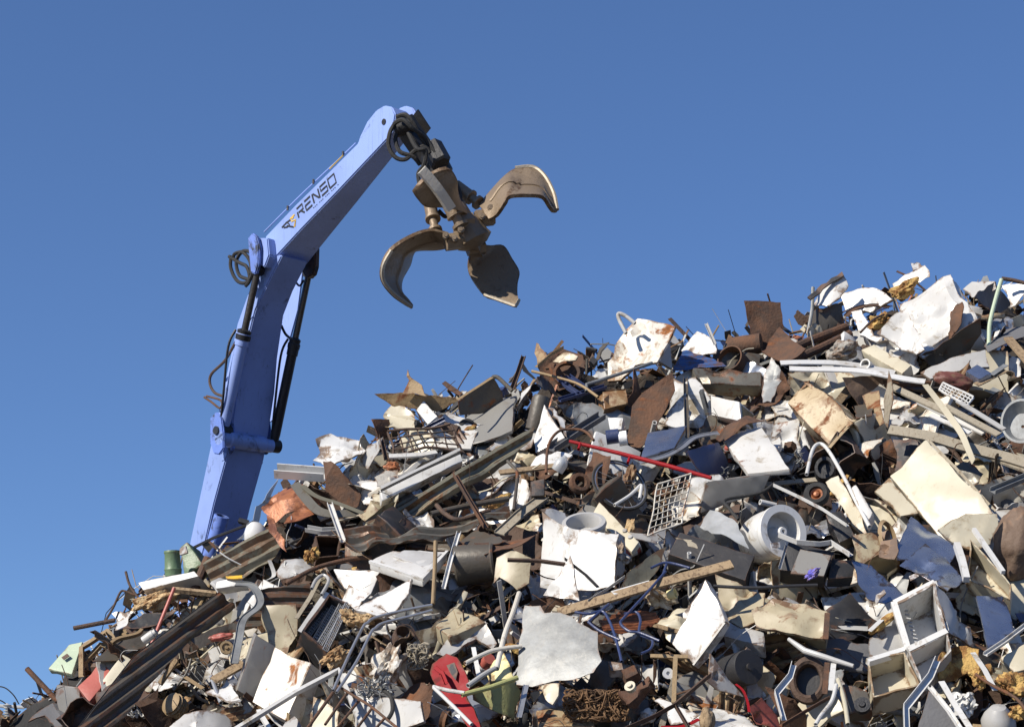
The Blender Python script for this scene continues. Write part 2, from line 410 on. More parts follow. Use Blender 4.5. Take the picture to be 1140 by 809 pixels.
PROF = {
    'angle': [(-1, -1), (1, -1), (1, -.8), (-.8, -.8), (-.8, 1), (-1, 1)],
    'channel': [(-1, -.6), (1, -.6), (1, .6), (.8, .6), (.8, -.42), (-.8, -.42), (-.8, .6), (-1, .6)],
    'beam': [(-1, -1), (1, -1), (1, -.8), (.12, -.8), (.12, .8), (1, .8), (1, 1), (-1, 1), (-1, .8), (-.12, .8), (-.12, -.8), (-1, -.8)],
    'square': [(-1, -1), (1, -1), (1, 1), (-1, 1)],
    'flat': [(-1, -.08), (1, -.08), (1, .08), (-1, .08)],
    'plank': [(-1, -.25), (1, -.25), (1, .25), (-1, .25)],
    'slat': [(-1, -.12), (1, -.12), (1, .12), (-1, .12)],
    'lip': [(-1, -.1), (1, -.1), (1, .35), (.88, .35), (.88, .06), (-.88, .06), (-.88, .35), (-1, .35)],
}
def ring_prof(k=9): return [(math.cos(2 * math.pi * i / k), math.sin(2 * math.pi * i / k)) for i in range(k)]
def sweep_geo(pts, prof, r, up=Vector((0, -0.6, 0.8)), radii=None, twist=0.0, closed=False, hollow=False):
    """sweep an outline along a path; returns verts, faces"""
    pts = [Vector(p) for p in pts]; n = len(pts); k = len(prof); V = []; Fc = []
    x = None
    for i, p in enumerate(pts):
        if closed: t = pts[(i + 1) % n] - pts[i - 1]
        else: t = pts[min(i + 1, n - 1)] - pts[max(i - 1, 0)]
        if t.length < 1e-9: t = Vector((1, 0, 0))
        t.normalize()
        if x is None:
            x = up.cross(t)
            if x.length < .05: x = Vector((1, .3, 0)).cross(t)
            x.normalize()
        else:
            x = (x - t * x.dot(t)); x.normalize()
        y = t.cross(x); a = twist * i / max(1, n - 1); rr = radii[i] if radii else r
        ca, sa = math.cos(a), math.sin(a)
        for q in prof:
            V.append(p + (x * (q[0] * ca - q[1] * sa) + y * (q[0] * sa + q[1] * ca)) * rr)
    for i in range(n if closed else n - 1):
        j = (i + 1) % n
        for s in range(k):
            s2 = (s + 1) % k
            Fc.append([i * k + s, i * k + s2, j * k + s2, j * k + s])
    if not closed:
        if hollow:     # open pipe ends: an inner ring pushed inwards
            for e, base in ((0, 0), (n - 1, (n - 1) * k)):
                t = (pts[1] - pts[0]).normalized() if e == 0 else (pts[-2] - pts[-1]).normalized()
                b0 = len(V)
                for s in range(k): V.append(pts[e] + (V[base + s] - pts[e]) * .74)
                b1 = len(V)
                for s in range(k): V.append(V[b0 + s] + t * r * 2.5)
                for s in range(k):
                    s2 = (s + 1) % k
                    a, b, c_, d_ = base + s, base + s2, b0 + s2, b0 + s
                    Fc.append([a, d_, c_, b] if e == 0 else [a, b, c_, d_])
                    a, b, c_, d_ = b0 + s, b0 + s2, b1 + s2, b1 + s
                    Fc.append([a, d_, c_, b] if e == 0 else [a, b, c_, d_])
                Fc.append([b1 + s for s in range(k)])
        else:
            Fc.append(list(range(k))[::-1]); Fc.append([(n - 1) * k + s for s in range(k)])
    return V, Fc
def path3(pts, d):
    out = []
    Y = None
    for p in pts:
        dd = p[2] if len(p) > 2 else d
        out.append(on_heap(p[0], p[1], dd))
    return out
def flat_path(pts, d, tilt=0.0):
    """path on one plane parallel to the slope (keeps long bars straight)"""
    c = on_heap(sum(p[0] for p in pts) / len(pts), sum(p[1] for p in pts) / len(pts), d)
    n = (HN + Vector((tilt, 0, 0))).normalized()
    return plane_pts(pts, n, d)
def TB(name, label, short, m, pts, rpx, d=0.25, smooth=True, hollow=True, parent=None, cat=None, n=None, Y0=None, radii=None, k=10, sub=5):
    """tube or rod through points of the picture"""
    q = plane_pts(pts, norm_of(n), d, Y0)
    sc = sum(p.y for p in q) / len(q) / F
    if smooth: q = smooth_path(q, sub)
    rr = None
    if radii:
        rr = []
        for i in range(len(q)):
            t = i / (len(q) - 1) * (len(radii) - 1); a = int(min(t, len(radii) - 2)); rr.append((radii[a] + (radii[a + 1] - radii[a]) * (t - a)) * sc)
    V, Fc = sweep_geo(q, ring_prof(k), rpx * sc, radii=rr, hollow=hollow and not radii)
    o = mk(name, V, Fc, m, parent)
    if label: tag(o, label, cat, short=short)
    return o
def BR(name, label, short, m, pts, wpx, prof='angle', d=0.25, smooth=False, parent=None, cat=None, n=None, twist=0.0, up=None, Y0=None, rough=0.0):
    """bar, strap, channel or plank: an outline swept along a path"""
    nn = norm_of(n)
    q = plane_pts(pts, nn, d, Y0)
    sc = sum(p.y for p in q) / len(q) / F
    if smooth: q = smooth_path(q, 6)
    else:
        qq = []
        for a, b in zip(q, q[1:]):
            for i in range(4): qq.append(a.lerp(b, i / 4))
        q = qq + [q[-1]]
    if rough:
        sd = Vector((SEED[0] * 1.7, 3, 5)); nseed()
        q = [p + noise.noise_vector(p * 2.2 + sd) * rough for p in q]
    V, Fc = sweep_geo(q, PROF[prof], wpx * .5 * sc, up=up or nn, twist=twist)
    o = mk(name, V, Fc, m, parent, ang=25)
    if label: tag(o, label, cat, short=short)
    return o
def lathe_geo(p0, axis, prof, seg=28, squash=None, dent=0.0, seed=0):
    """prof: (distance along the axis, radius)"""
    axis = Vector(axis).normalized(); u, w = ortho(axis); V = []; Fc = []
    sd = Vector((seed * 3.1, 1, 2))
    for t, r in prof:
        for i in range(seg):
            a = 2 * math.pi * i / seg
            off = u * math.cos(a) * r + w * math.sin(a) * r
            if squash: off = u * math.cos(a) * r * squash[0] + w * math.sin(a) * r * squash[1]
            p = Vector(p0) + axis * t + off
            if dent: p += off.normalized() * dent * noise.noise(p * 4 + sd) if off.length > 1e-6 else Vector()
            V.append(p)
    for j in range(len(prof) - 1):
        for i in range(seg):
            i2 = (i + 1) % seg
            Fc.append([j * seg + i, j * seg + i2, (j + 1) * seg + i2, (j + 1) * seg + i])
    return V, Fc
def LT(name, label, short, m, c, axis, prof_px, d=0.25, parent=None, cat=None, Y0=None, seg=28, squash=None, dent=0.0, ang=32):
    p = P(c[0], c[1], Y0) if Y0 else on_heap(c[0], c[1], d + .07)
    sc = p.y / F
    V, Fc = lathe_geo(p, axis, [(t * sc, max(1e-4, r * sc)) for t, r in prof_px], seg, squash, dent, nseed())
    o = mk(name, V, Fc, m, parent, ang)
    if label: tag(o, label, cat, short=short)
    return o
def lump_geo(c, size, seed, sub=3, amp=.35, fq=1.5):
    bm = bmesh.new(); bmesh.ops.create_icosphere(bm, subdivisions=sub, radius=1)
    sd = Vector((seed * 2.3, seed * .7, 4))
    for v in bm.verts:
        q = v.co.copy()
        v.co *= 1 + amp * noise.noise(q * fq + sd) * 1.5 + amp * .6 * noise.noise(q * fq * 2.6 + sd) - amp * .35 * abs(noise.noise(q * fq * 5 + sd)) + amp * .16 * noise.noise(q * fq * 11 + sd)
        v.co = Vector((v.co.x * size[0], v.co.y * size[1], v.co.z * size[2])) + c
    return bm
def LP(name, label, short, m, c, spx, d=0.15, parent=None, cat=None, tilt=0, amp=.35, Y0=None, sub=4):
    p = P(c[0], c[1], Y0) if Y0 else on_heap(c[0], c[1], d + .07); sc = p.y / F
    bm = lump_geo(Vector(), (spx[0] * sc, min(spx) * sc, spx[1] * sc), nseed(), sub, amp)
    bmesh.ops.rotate(bm, verts=bm.verts[:], cent=(0, 0, 0), matrix=Matrix.Rotation(R(tilt), 3, 'Y'))
    bmesh.ops.translate(bm, verts=bm.verts[:], vec=p)
    o = from_bm(name, bm, m, parent, ang=60 if amp < .3 else 28)
    if label: tag(o, label, cat, short=short)
    return o
def join_geo(parts):
    V, Fc = [], []
    for v, f in parts:
        b = len(V); V += v; Fc += [[i + b for i in q] for q in f]
    return V, Fc
def tangle_geo(c, size, count, r, seed, pts=6, k=4, flat=.5):
    rg = random.Random(seed); parts = []
    for i in range(count):
        p = Vector((rg.uniform(-1, 1) * size[0], rg.uniform(-1, 1) * size[1] * flat, rg.uniform(-1, 1) * size[2])) * .6
        q = [p]; dr = Vector((rg.uniform(-1, 1), rg.uniform(-1, 1) * .5, rg.uniform(-1, 1))).normalized()
        st = min(size[0], size[2]) * rg.uniform(.25, .55)
        for j in range(pts):
            dr = (dr + Vector((rg.uniform(-1, 1), rg.uniform(-1, 1) * .6, rg.uniform(-1, 1))) * .8).normalized()
            nx = q[-1] + dr * st
            if abs(nx.x) > size[0]: dr.x *= -1
            if abs(nx.z) > size[2]: dr.z *= -1
            if abs(nx.y) > size[1]: dr.y *= -1
            q.append(q[-1] + dr * st)
        q = [Vector(c) + k_ for k_ in smooth_path(q, 4)]
        parts.append(sweep_geo(q, ring_prof(k), r * rg.uniform(.6, 1.3)))
    return join_geo(parts)
def TG(name, label, short, m, c, spx, count, rpx, d=0.15, cat=None, parent=None):
    p = on_heap(c[0], c[1], d + .07); sc = p.y / F
    V, Fc = tangle_geo(p, (spx[0] * sc, min(spx) * .7 * sc, spx[1] * sc), count, rpx * sc, nseed())
    o = mk(name, V, Fc, m, parent, ang=50)
    if label: tag(o, label, cat, short=short)
    return o
def loft_geo(secs, th, n_of=None):
    """secs: list of rows (each a list of 3-D points across the width); a closed thick shell"""
    m_ = len(secs[0]); bm = bmesh.new(); g = [[bm.verts.new(p) for p in row] for row in secs]
    for i in range(len(secs) - 1):
        for j in range(m_ - 1):
            bm.faces.new([g[i][j], g[i + 1][j], g[i + 1][j + 1], g[i][j + 1]])
    bm.normal_update()
    nn = {v: v.normal.copy() for v in bm.verts}
    solidify(bm, lambda v: nn[v], th)
    bmesh.ops.recalc_face_normals(bm, faces=bm.faces[:])
    return bm
def grid_rack(name, label, short, m, quad, nu, nv, rpx, d=.25, n=None, parent=None, cat=None, frame=1.8, wob=.01):
    q = plane_pts(quad, norm_of(n), d); sc = q[0].y / F; parts = []
    def bl(u, v): return q[0].lerp(q[1], u).lerp(q[3].lerp(q[2], u), v)
    sd = Vector((nseed() * 1.3, 2, 3))
    def wv(p): return p + noise.noise_vector(p * 3 + sd) * wob
    nrm = norm_of(n)
    for i in range(nu + 1):
        parts.append(sweep_geo([wv(bl(i / nu, t / 6)) for t in range(7)], ring_prof(5), rpx * sc * (frame if i in (0, nu) else 1)))
    for j in range(nv + 1):
        parts.append(sweep_geo([wv(bl(t / 6, j / nv)) + nrm * rpx * sc * 1.6 for t in range(7)], ring_prof(5), rpx * sc * (frame if j in (0, nv) else 1)))
    V, Fc = join_geo(parts)
    o = mk(name, V, Fc, m, parent, ang=50)
    if label: tag(o, label, cat, short=short)
    return o
# ================================================================== ground, sky line, machine
FLt = (-.5, -.75, .42); FR = (.72, -.66, .05); UP = (-.2, -.4, .9); DN = (.2, -.8, -.5); CAM = (-.1, -.95, .3)
V, Fc = [], []
for i in range(41):
    for j in range(41):
        sx = (i / 20 - 1); sy = (j / 20 - 1)
        V.append((math.copysign(abs(sx) ** 3, sx) * 3000, 20 + math.copysign(abs(sy) ** 3, sy) * 3000, 0))
for i in range(40):
    for j in range(40):
        a = i * 41 + j; Fc.append([a, a + 41, a + 42, a + 1])
g = mk('ground', V, Fc, 'ground', ang=0, origin=(0, 0, 0)); g['kind'] = 'structure'; g['label'] = 'gravel yard ground under the scrap heap'

# ---- the material handler behind the heap
YB = 22.0
bn = Vector((-1, -1, 0)).normalized(); bb = -bn          # lit side plate normal; extrusion goes to the back right
pc = P(300, 300, YB)
def BP(px, py, off=0.0):
    """point of the picture on the boom's lit side plane (moved off metres to the back right)"""
    o = Vector((0, 0, CAMZ)); ray = P(px, py, 1.0) - o; c = pc + bb * off
    return o + ray * ((c - o).dot(bn) / ray.dot(bn))
def z1(x, y): return (180 + x / 2.889, 90 + y / 2.889)
def z3(x, y): return (180 + x / 2.6955, 340 + y / 2.6955)
def z2(x, y): return (400 + x / 3.1115, 90 + y / 3.1115)
mach = empty('material_handler', P(190, 900, YB) * 1.0)
mach.location.z = 0
tag(mach, 'blue material handler crane arm rising behind the scrap heap, lettered RENSO', 'crane', short='blue crane arm')
def prism(name, px_poly, wfun, m, parent, off=0.0, bevel=0.012):
    bm = bmesh.new(); A, B = [], []
    for p in px_poly:
        A.append(bm.verts.new(BP(p[0], p[1], off))); B.append(bm.verts.new(BP(p[0], p[1], off) + bb * wfun(*p)))
    k = len(A)
    f1 = bm.faces.new(A); f2 = bm.faces.new(B[::-1])
    for i in range(k):
        j = (i + 1) % k; bm.faces.new([A[j], A[i], B[i], B[j]])
    bmesh.ops.recalc_face_normals(bm, faces=bm.faces[:])
    if bevel: bmesh.ops.bevel(bm, geom=bm.edges[:], offset=bevel, segments=2, affect='EDGES')
    bmesh.ops.triangulate(bm, faces=[f for f in bm.faces if len(f.verts) > 4])
    return from_bm(name, bm, m, parent, ang=30)
stick_px = [z1(*p) for p in [(333, 500), (430, 398), (530, 300), (630, 200), (637, 178), (660, 130), (688, 95), (715, 79), (740, 84), (751, 108), (743, 160), (726, 186), (560, 362), (450, 476), (352, 582), (338, 545)]]
def w_st(x, y):
    t = max(0, min(1, (y - 155) / 130)); return .22 + .22 * t
stick = prism('stick', stick_px, w_st, 'boom', mach)
boom_px = [(150, 900), (176, 780), (204, 640), (212, 600), (236, 488), (246, 445), (264, 360), (279, 318), (292, 282), (314, 284), (297, 318), (284, 345), (272, 392), (264, 430), (259, 470), (253, 505), (238, 560), (224, 622), (214, 690), (205, 780), (196, 900)]
def w_bm(x, y):
    t = max(0, min(1, (y - 320) / 110)); return .36 + .15 * t
prism('main_boom', boom_px, w_bm, 'boom', mach, off=.004)
# weld plates on the front face, far hose guard plate
prism('guard_plate', [(318, 300), (337, 298), (331, 345), (322, 378), (316, 420), (308, 462), (300, 470), (303, 420), (308, 380), (314, 340)], lambda x, y: .02, 'boom', mach, off=.74, bevel=0)
for a, b in (((281, 352), (278, 356)), ((267, 412), (265, 415)), ((251, 508), (249, 512))):
    q0, q1 = BP(*a, -.004), BP(*b, -.004)
    w = w_bm(*a) + .012
    bm = box_bm([q0, q0 + bb * w, q1 + bb * w, q1] + [p + Vector((-.03, .03, 0)) for p in (q0, q0 + bb * w, q1 + bb * w, q1)], bev=0, L=9, dent=0)
    from_bm('weld_plate', bm, 'boom', mach)
# top ridge rail and small fittings on the stick
for (x, y) in ((405, 410), (488, 325), (583, 235)):
    V, Fc = lathe_geo(BP(*z1(x, y), .12), (0, 0, 1), [(-.02, .001), (-.02, .012), (.025, .012), (.03, .001)], 10); mk('fitting', V, Fc, 'chrome', mach)
V, Fc = sweep_geo(smooth_path([BP(*z1(*p), .14) for p in [(330, 486), (430, 385), (500, 318), (560, 262), (625, 200)]]), ring_prof(6), .009)
mk('pipe', V, Fc, 'boom', mach)
V, Fc = sweep_geo([BP(*z1(*p), .10) for p in [(540, 283), (583, 240)]], PROF['square'], .006); mk('reflector_strip', V, Fc, 'yellow', mach)
# far ear at the stick's tip and the pin
prism('tip_ear', [z2(*p) for p in [(122, 118), (135, 95), (158, 86), (184, 93), (197, 118), (190, 150), (165, 215), (130, 205)]], lambda x, y: .05, 'boom', mach, off=.30)
V, Fc = lathe_geo(BP(*z1(708, 130), -.03), bb, [(.022, .001), (.022, .03), (.42, .03), (.46, .03), (.46, .001)]); mk('pivot_pin', V, Fc, 'blackgrease', mach)
# knuckle brackets
prism('knuckle_bracket', [z1(*p) for p in [(278, 540), (276, 505), (290, 488), (305, 500), (312, 530), (310, 590), (300, 622), (285, 615)]], lambda x, y: .05, 'boomdirty', mach, off=-.16)
prism('knuckle_bracket', [z1(*p) for p in [(305, 505), (340, 505), (345, 560), (330, 600), (308, 590)]], lambda x, y: .16, 'boom', mach, off=-.10)
prism('knuckle_bracket', [z1(*p) for p in [(446, 592), (464, 562), (494, 530), (492, 596), (484, 624), (464, 634), (452, 618)]], lambda x, y: .07, 'blackgrease', mach, off=.46)
# cross tube with its ears
a, b = BP(*z3(216, 402), -.06), BP(*z3(240, 398), .62)
a = BP(255, 489, -.02); V, Fc = lathe_geo(a, bb, [(-.14, .001), (-.14, .075), (-.02, .075), (0, .09), (.46, .09), (.48, .075), (.58, .075), (.58, .001)], 24); mk('cross_tube', V, Fc, 'boom', mach)
ear = [(-13, -20), (-5, -27), (3, -22), (6, -4), (6, 14), (0, 21), (-8, 20), (-13, 8)]
for off in (-.16, .0, .46, .58):
    prism('lug', [(255 + 70 * off + x * .8, 485 + y) for x, y in ear], lambda x, y: .035, 'boomdirty' if off < .6 else 'blackgrease', mach, off=off)
# hydraulic cylinders
def hyd(off, bot, mid, top, rb, rr, mat_b):
    p0, p1, p2 = BP(*bot, off), BP(*mid, off), BP(*top, off)
    ax = (p1 - p0); L = ax.length; L2 = (p2 - p0).length
    e = empty('hydraulic_cylinder', p0); e.location = p0 - mach.location; e.parent = mach
    ax = (p2 - p0)
    class Loc: pass
    def child(nm, V, Fc, m):
        o = mk(nm, V, Fc, m); o.location -= p0; o.parent = e; return o
    V, Fc = lathe_geo(p0, ax, [(0, .001), (0, rb * .8), (.1, rb * .95), (.12, rb), (L * .86, rb), (L * .86, rb * 1.15), (L * .97, rb * 1.15), (L, rb), (L, .001)], 22); child('barrel', V, Fc, mat_b)
    V, Fc = lathe_geo(p0 + ax.normalized() * (L - .09), ax, [(0, rb * .9), (0, rb * 1.25), (.05, rb * 1.28), (.06, rb * 1.1), (.1, rb * 1.2), (.12, rr), (.12, .001)], 20); child('gland', V, Fc, 'blackgrease')
    V, Fc = lathe_geo(p0 + ax.normalized() * L, ax, [(-.05, rr), (L2 - L, rr), (L2 - L + .01, .001)], 16); child('piston_rod', V, Fc, 'chrome')
    V, Fc = lathe_geo(p2 - bb * .05, bb, [(0, .001), (0, rb * .95), (.1, rb * .95), (.1, .001)], 18); child('rod_eye', V, Fc, 'blackgrease')
    V, Fc = lathe_geo(p0 - bb * .075, bb, [(0, .001), (0, rb * 1.35), (.15, rb * 1.35), (.15, .001)], 18); child('base_eye', V, Fc, 'blackgrease')
    V, Fc = lathe_geo(p0 - bb * .1, bb, [(0, .001), (0, rb * .7), (.2, rb * .7), (.2, .001)], 12); child('base_pin', V, Fc, 'chrome')
    V, Fc = sweep_geo(smooth_path([p1 + bn * rb, p1 + bn * (rb + .05) - ax.normalized() * .2, p0 + bn * (rb + .03) + ax.normalized() * .4, p0 + bn * rb * .9 + ax.normalized() * .15]), ring_prof(6), .014); child('oil_pipe', V, Fc, 'blackgrease')
hyd(-.08, (248, 480), (268, 368), (287, 300), .066, .038, 'boom')
hyd(.60, (304, 496), (325, 378), (344, 304), .055, .036, 'blackgrease')  # far barrel coloured black for the shade it stands in
V, Fc = sweep_geo([BP(247, 574, -.02), BP(226, 650, -.02)], ring_prof(14), .085, hollow=True); mk('hose_guard_tube', V, Fc, 'boomdirty', mach)
def hose(pts, r=.018, m='rubber', name='hose', parent=None, Y=None):
    q = smooth_path([(BP(p[0], p[1], p[2] if len(p) > 2 else -.12) if Y is None else P(p[0], p[1], Y - (p[2] if len(p) > 2 else 0))) for p in pts], 7)
    V, Fc = sweep_geo(q, ring_prof(7), r); return mk(name, V, Fc, m, parent or mach)
for pts in ([(224, 562), (222, 600), (240, 640), (268, 650), (290, 625), (292, 560), (262, 548), (240, 580), (250, 625), (285, 640)],
            [(217, 565), (250, 585), (275, 600), (283, 640), (270, 660)], [(228, 575), (236, 556), (262, 552), (284, 580), (288, 620)]):
    hose([z1(*p) for p in pts], .02)
hose([z3(*p) for p in [(225, 105), (190, 165), (150, 205), (145, 235), (160, 262), (185, 272)]], .016, 'darkrust')
hose([z3(*p) for p in [(128, 275), (150, 290), (175, 308), (178, 285), (135, 272)]], .013, 'rust')
hose([(332, 300, .5), (327, 308, .5), (333, 318, .5), (338, 312, .5)], .012)
hose([(313, 362, .5), (318, 372, .55), (325, 378, .58)], .015)
# ---- lettering on the stick: strokes in a local frame along the lit plate
def letters():
    o = Vector(BP(*z1(441, 440), -.004)); ux = Vector(BP(*z1(564, 324), -.004)) - o
    vy = Vector(BP(*z1(424, 421), -.004)) - o
    vy = vy - ux * (vy.dot(ux) / ux.length_squared)
    def pt(x, y): return o + ux * (x / 5.6) + vy * y
    W = .0095
    def stroke(pts, w=W):
        q = [pt(*p) for p in pts]
        return sweep_geo(q, [(-1, -.12), (1, -.12), (1, .12), (-1, .12)], w, up=bn)
    G = {'R': [[(0, 0), (0, .62)], [(0, 1), (.8, 1), (.8, .48), (.15, .48)], [(.45, .48), (.85, 0)]],
         'E': [[(.85, 1), (0, 1)], [(0, .52), (.75, .52)], [(0, .52), (0, 0), (.85, 0)]],
         'N': [[(0, 0), (0, 1)], [(.12, .95), (.75, .08)], [(.85, 0), (.85, 1)]],
         'S': [[(.85, 1), (0, 1), (0, .52), (.55, .52)], [(.3, .52), (.85, .52), (.85, 0), (0, 0)]],
         'O': [[(0, .1), (0, 1), (.9, 1), (.9, 0), (0, 0), (0, .3)]]}
    parts = []
    for i, ch in enumerate('RENSO'):
        for s in G[ch]: parts.append(stroke([(i * 1.14 + x, y) for x, y in s]))
    for k in range(17):           # the tiny unreadable line below
        if k % 4 != 3: parts.append(stroke([(2.0 + k * .22, -.36), (2.14 + k * .22, -.36)], .003))
    V, Fc = join_geo(parts); t = mk('lettering', V, Fc, 'ink', mach, ang=0)
    eb, eg = [], []
    # shield of a black R and a gold S
    def zz(x, y): return BP(*z1(x, y), -.004)
    def st(pts, w=.0085): return sweep_geo([zz(*p) for p in pts], [(-1, -.12), (1, -.12), (1, .12), (-1, .12)], w, up=bn)
    eb += [st([(386, 472), (402, 455), (411, 462), (404, 470), (392, 472)]), st([(402, 466), (424, 470)]), st([(398, 458), (414, 447)])]
    eg += [st([(427, 430), (413, 444), (418, 452), (430, 446), (428, 468)]), st([(424, 437), (418, 444)]), st([(430, 450), (426, 470)])]
    V, Fc = join_geo(eb); mk('emblem', V, Fc, 'ink', mach, ang=0)
    V, Fc = join_geo(eg); mk('emblem', V, Fc, 'gold', mach, ang=0)
letters()
# upper carriage standing on the ground behind the heap
cb = P(150, 900, YB + .6)
def cbox(nm, c, s, m, bev=.05):
    c = Vector(c); x, y, z = s
    q = [Vector((c.x - x, c.y - y, c.z + z)), Vector((c.x + x, c.y - y, c.z + z)), Vector((c.x + x, c.y - y, c.z - z)), Vector((c.x - x, c.y - y, c.z - z))]
    return from_bm(nm, box_bm(q + [p + Vector((0, 2 * y, 0)) for p in q], bev=bev, L=9, dent=0), m, mach)
cbox('carriage', (cb.x - .3, YB + 1.4, 1.1), (1.2, 1.1, .35), 'boom')
cbox('undercarriage', (cb.x - .3, YB + 1.4, .45), (1.1, 1.3, .28), 'blackgrease')
for sx in (-1, 1):
    for sy in (-1, 1):
        V, Fc = lathe_geo((cb.x - .3 + sx * 1.15, YB + 1.4 + sy * .95, .45), (1, 0, 0), [(-.2, .001), (-.2, .38), (-.15, .45), (.15, .45), (.2, .38), (.2, .001)], 28); mk('wheel', V, Fc, 'rubber', mach)

# ---- orange-peel grapple
YG = 20.55
grab = empty('grapple', P(*z2(390, 530), YG)); tag(grab, 'open four-tined steel grapple hanging from the blue crane arm against the sky', 'grapple', short='steel grapple')
def G2(x, y, dy=0.0): return P(*z2(x, y), YG + dy)
def tine(near, far, bow, m='grab', th=.035, ribs=1):
    secs = []
    mcols = 7
    n_ = smooth_path([G2(*p) for p in near], 4); f_ = smooth_path([G2(*p) for p in far], 4)
    for a, b in zip(n_, f_):
        row = []
        for j in range(mcols):
            t = j / (mcols - 1); p = a.lerp(b, t); row.append(p)
        secs.append(row)
    ctr = sum((r[3] for r in secs), Vector()) / len(secs)
    # cupped across: the middle of each row is pushed outwards
    pv = None; hub0 = G2(392, 540); sgn = 1
    for i, row in enumerate(secs):
        wv = (row[-1] - row[0]); tv = secs[min(i + 1, len(secs) - 1)][3] - secs[max(i - 1, 0)][3]
        nrm = wv.cross(tv)
        if nrm.length > 1e-6:
            nrm.normalize()
            if pv is None:
                pv = nrm if nrm.dot(ctr - hub0) * sgn > 0 else -nrm
            if nrm.dot(pv) < 0: nrm = -nrm
            pv = nrm
            for j in range(1, mcols - 1):
                t = j / (mcols - 1); row[j] = row[j] + nrm * bow * wv.length * 4 * t * (1 - t)
    bm = loft_geo(secs, th)
    o = from_bm('tine', bm, m, grab, ang=40)
    # stiffening ribs inside the shell
    for j in (3,)[:ribs]:
        pth = [r[j] for r in secs[3:-2]]
        V, Fc = sweep_geo(pth, PROF['square'], .011)
        ob = mk('rib', V, Fc, m, ang=25); ob.location = ob.location - grab.location - o.location; ob.parent = o
    return o, secs
def worn_lit_edge(pts, r, parent, dy=0):  # paler strip: wear plus the tine's lit edge put into the colour
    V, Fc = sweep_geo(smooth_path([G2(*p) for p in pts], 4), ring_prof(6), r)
    ob = mk('worn_lit_edge', V, Fc, 'grabshine'); ob.location = ob.location - grab.location - parent.location; ob.parent = parent
tl, s = tine([(310, 532, -.12), (245, 520, -.2), (175, 545, -.3), (112, 588, -.34), (84, 640, -.32), (84, 690, -.25), (118, 736, -.15), (160, 768, -.05), (182, 786, 0)],
             [(320, 578, .05), (270, 588, .18), (208, 590, .28), (190, 600, .34), (178, 640, .34), (152, 688, .26), (150, 728, .16), (172, 756, .05), (187, 776, .01)], .07)
worn_lit_edge([(112, 588, -.35), (84, 640, -.33), (84, 690, -.26), (118, 736, -.16), (160, 768, -.06), (182, 784, 0)], .02, tl)
tr, s = tine([(448, 478, -.15), (474, 462, -.22), (502, 420, -.32), (522, 396, -.34), (580, 392, -.32), (636, 398, -.26), (662, 432, -.14), (676, 452, -.02)],
             [(412, 428, .1), (455, 378, .2), (498, 332, .3), (540, 303, .36), (600, 299, .36), (642, 330, .3), (674, 390, .16), (687, 446, .02)], .07)
worn_lit_edge([(540, 302, .36), (600, 298, .36), (642, 329, .3), (674, 389, .16), (686, 446, .02)], .02, tr)
# far tine, seen from its inside
tf, s = tine([(388, 575, .25), (384, 610, .32), (376, 645, .34), (388, 680, .3), (432, 738, .2), (470, 752, .14), (520, 770, .06), (540, 778, .02)],
             [(425, 572, .3), (455, 570, .4), (500, 570, .48), (530, 615, .46), (555, 660, .4), (549, 700, .28), (548, 735, .16), (552, 760, .05)], .05, ribs=0)
worn_lit_edge([(432, 740, .19), (470, 754, .13), (520, 772, .05), (542, 778, .01), (553, 758, .04)], .018, tf)
# near tine, seen from its back: a broad plate with a bright spine
tn, s = tine([(372, 470, -.1), (330, 445, -.3), (280, 432, -.5), (225, 430, -.62), (196, 402, -.7), (184, 384, -.75)],
             [(352, 440, -.1), (338, 410, -.3), (331, 370, -.5), (331, 338, -.62), (312, 305, -.7), (300, 302, -.75)], .06, ribs=0)
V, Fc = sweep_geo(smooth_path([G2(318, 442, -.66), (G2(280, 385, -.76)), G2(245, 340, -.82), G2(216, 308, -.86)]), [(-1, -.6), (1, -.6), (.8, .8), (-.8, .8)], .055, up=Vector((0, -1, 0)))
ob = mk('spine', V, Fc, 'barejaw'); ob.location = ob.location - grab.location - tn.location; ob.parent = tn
V, Fc = sweep_geo([G2(395, 555, 0), G2(412, 590, .25)], PROF['square'], .06); mk('tine_neck', V, Fc, 'grab', grab)
# hub
ax = (G2(390, 530) - G2(255, 265, -.05)).normalized()
hubc = G2(392, 540)
V, Fc = lathe_geo(hubc, ax, [(-.34, .001), (-.34, .09), (-.2, .10), (-.14, .15), (.0, .17), (.05, .19), (.09, .13), (.12, .001)], 10); mk('hub', V, Fc, 'grab', grab)
for (x, y, dy, sx) in ((330, 560, -.1, .11), (436, 478, .0, .11), (405, 580, .12, .1), (365, 490, -.14, .1)):
    c = G2(x, y, dy); V, Fc = lathe_geo(c - Vector((.09, 0, 0)), (1, .3, .2), [(0, .001), (0, sx * .8), (.18, sx * .8), (.18, .001)], 6); mk('hinge', V, Fc, 'grab', grab)
def gcyl(a, b, r, m='grab'):
    p, q = G2(*a), G2(*b); L = (q - p).length; d = q - p
    V, Fc = lathe_geo(p, d, [(0, .001), (0, r), (L * .62, r), (L * .62, r * 1.2), (L * .68, r * 1.2), (L * .68, r * .65), (L - .03, r * .65), (L - .03, r * 1.1), (L, r * 1.1), (L, .001)], 18)
    return mk('tine_cylinder', V, Fc, m, grab)
gcyl((238, 395, .1), (264, 522, -.1), .065); gcyl((335, 365, .2), (414, 424, .1), .065); gcyl((295, 395, -.2), (352, 505, -.2), .075); gcyl((330, 380, .35), (405, 565, .25), .06)
V, Fc = lathe_geo(G2(262, 290), ax, [(-.2, .001), (-.2, .1), (-.05, .12), (.02, .14), (.12, .14), (.16, .09), (.75, .08), (.75, .001)], 20); mk('rotator', V, Fc, 'blackgrease', grab)
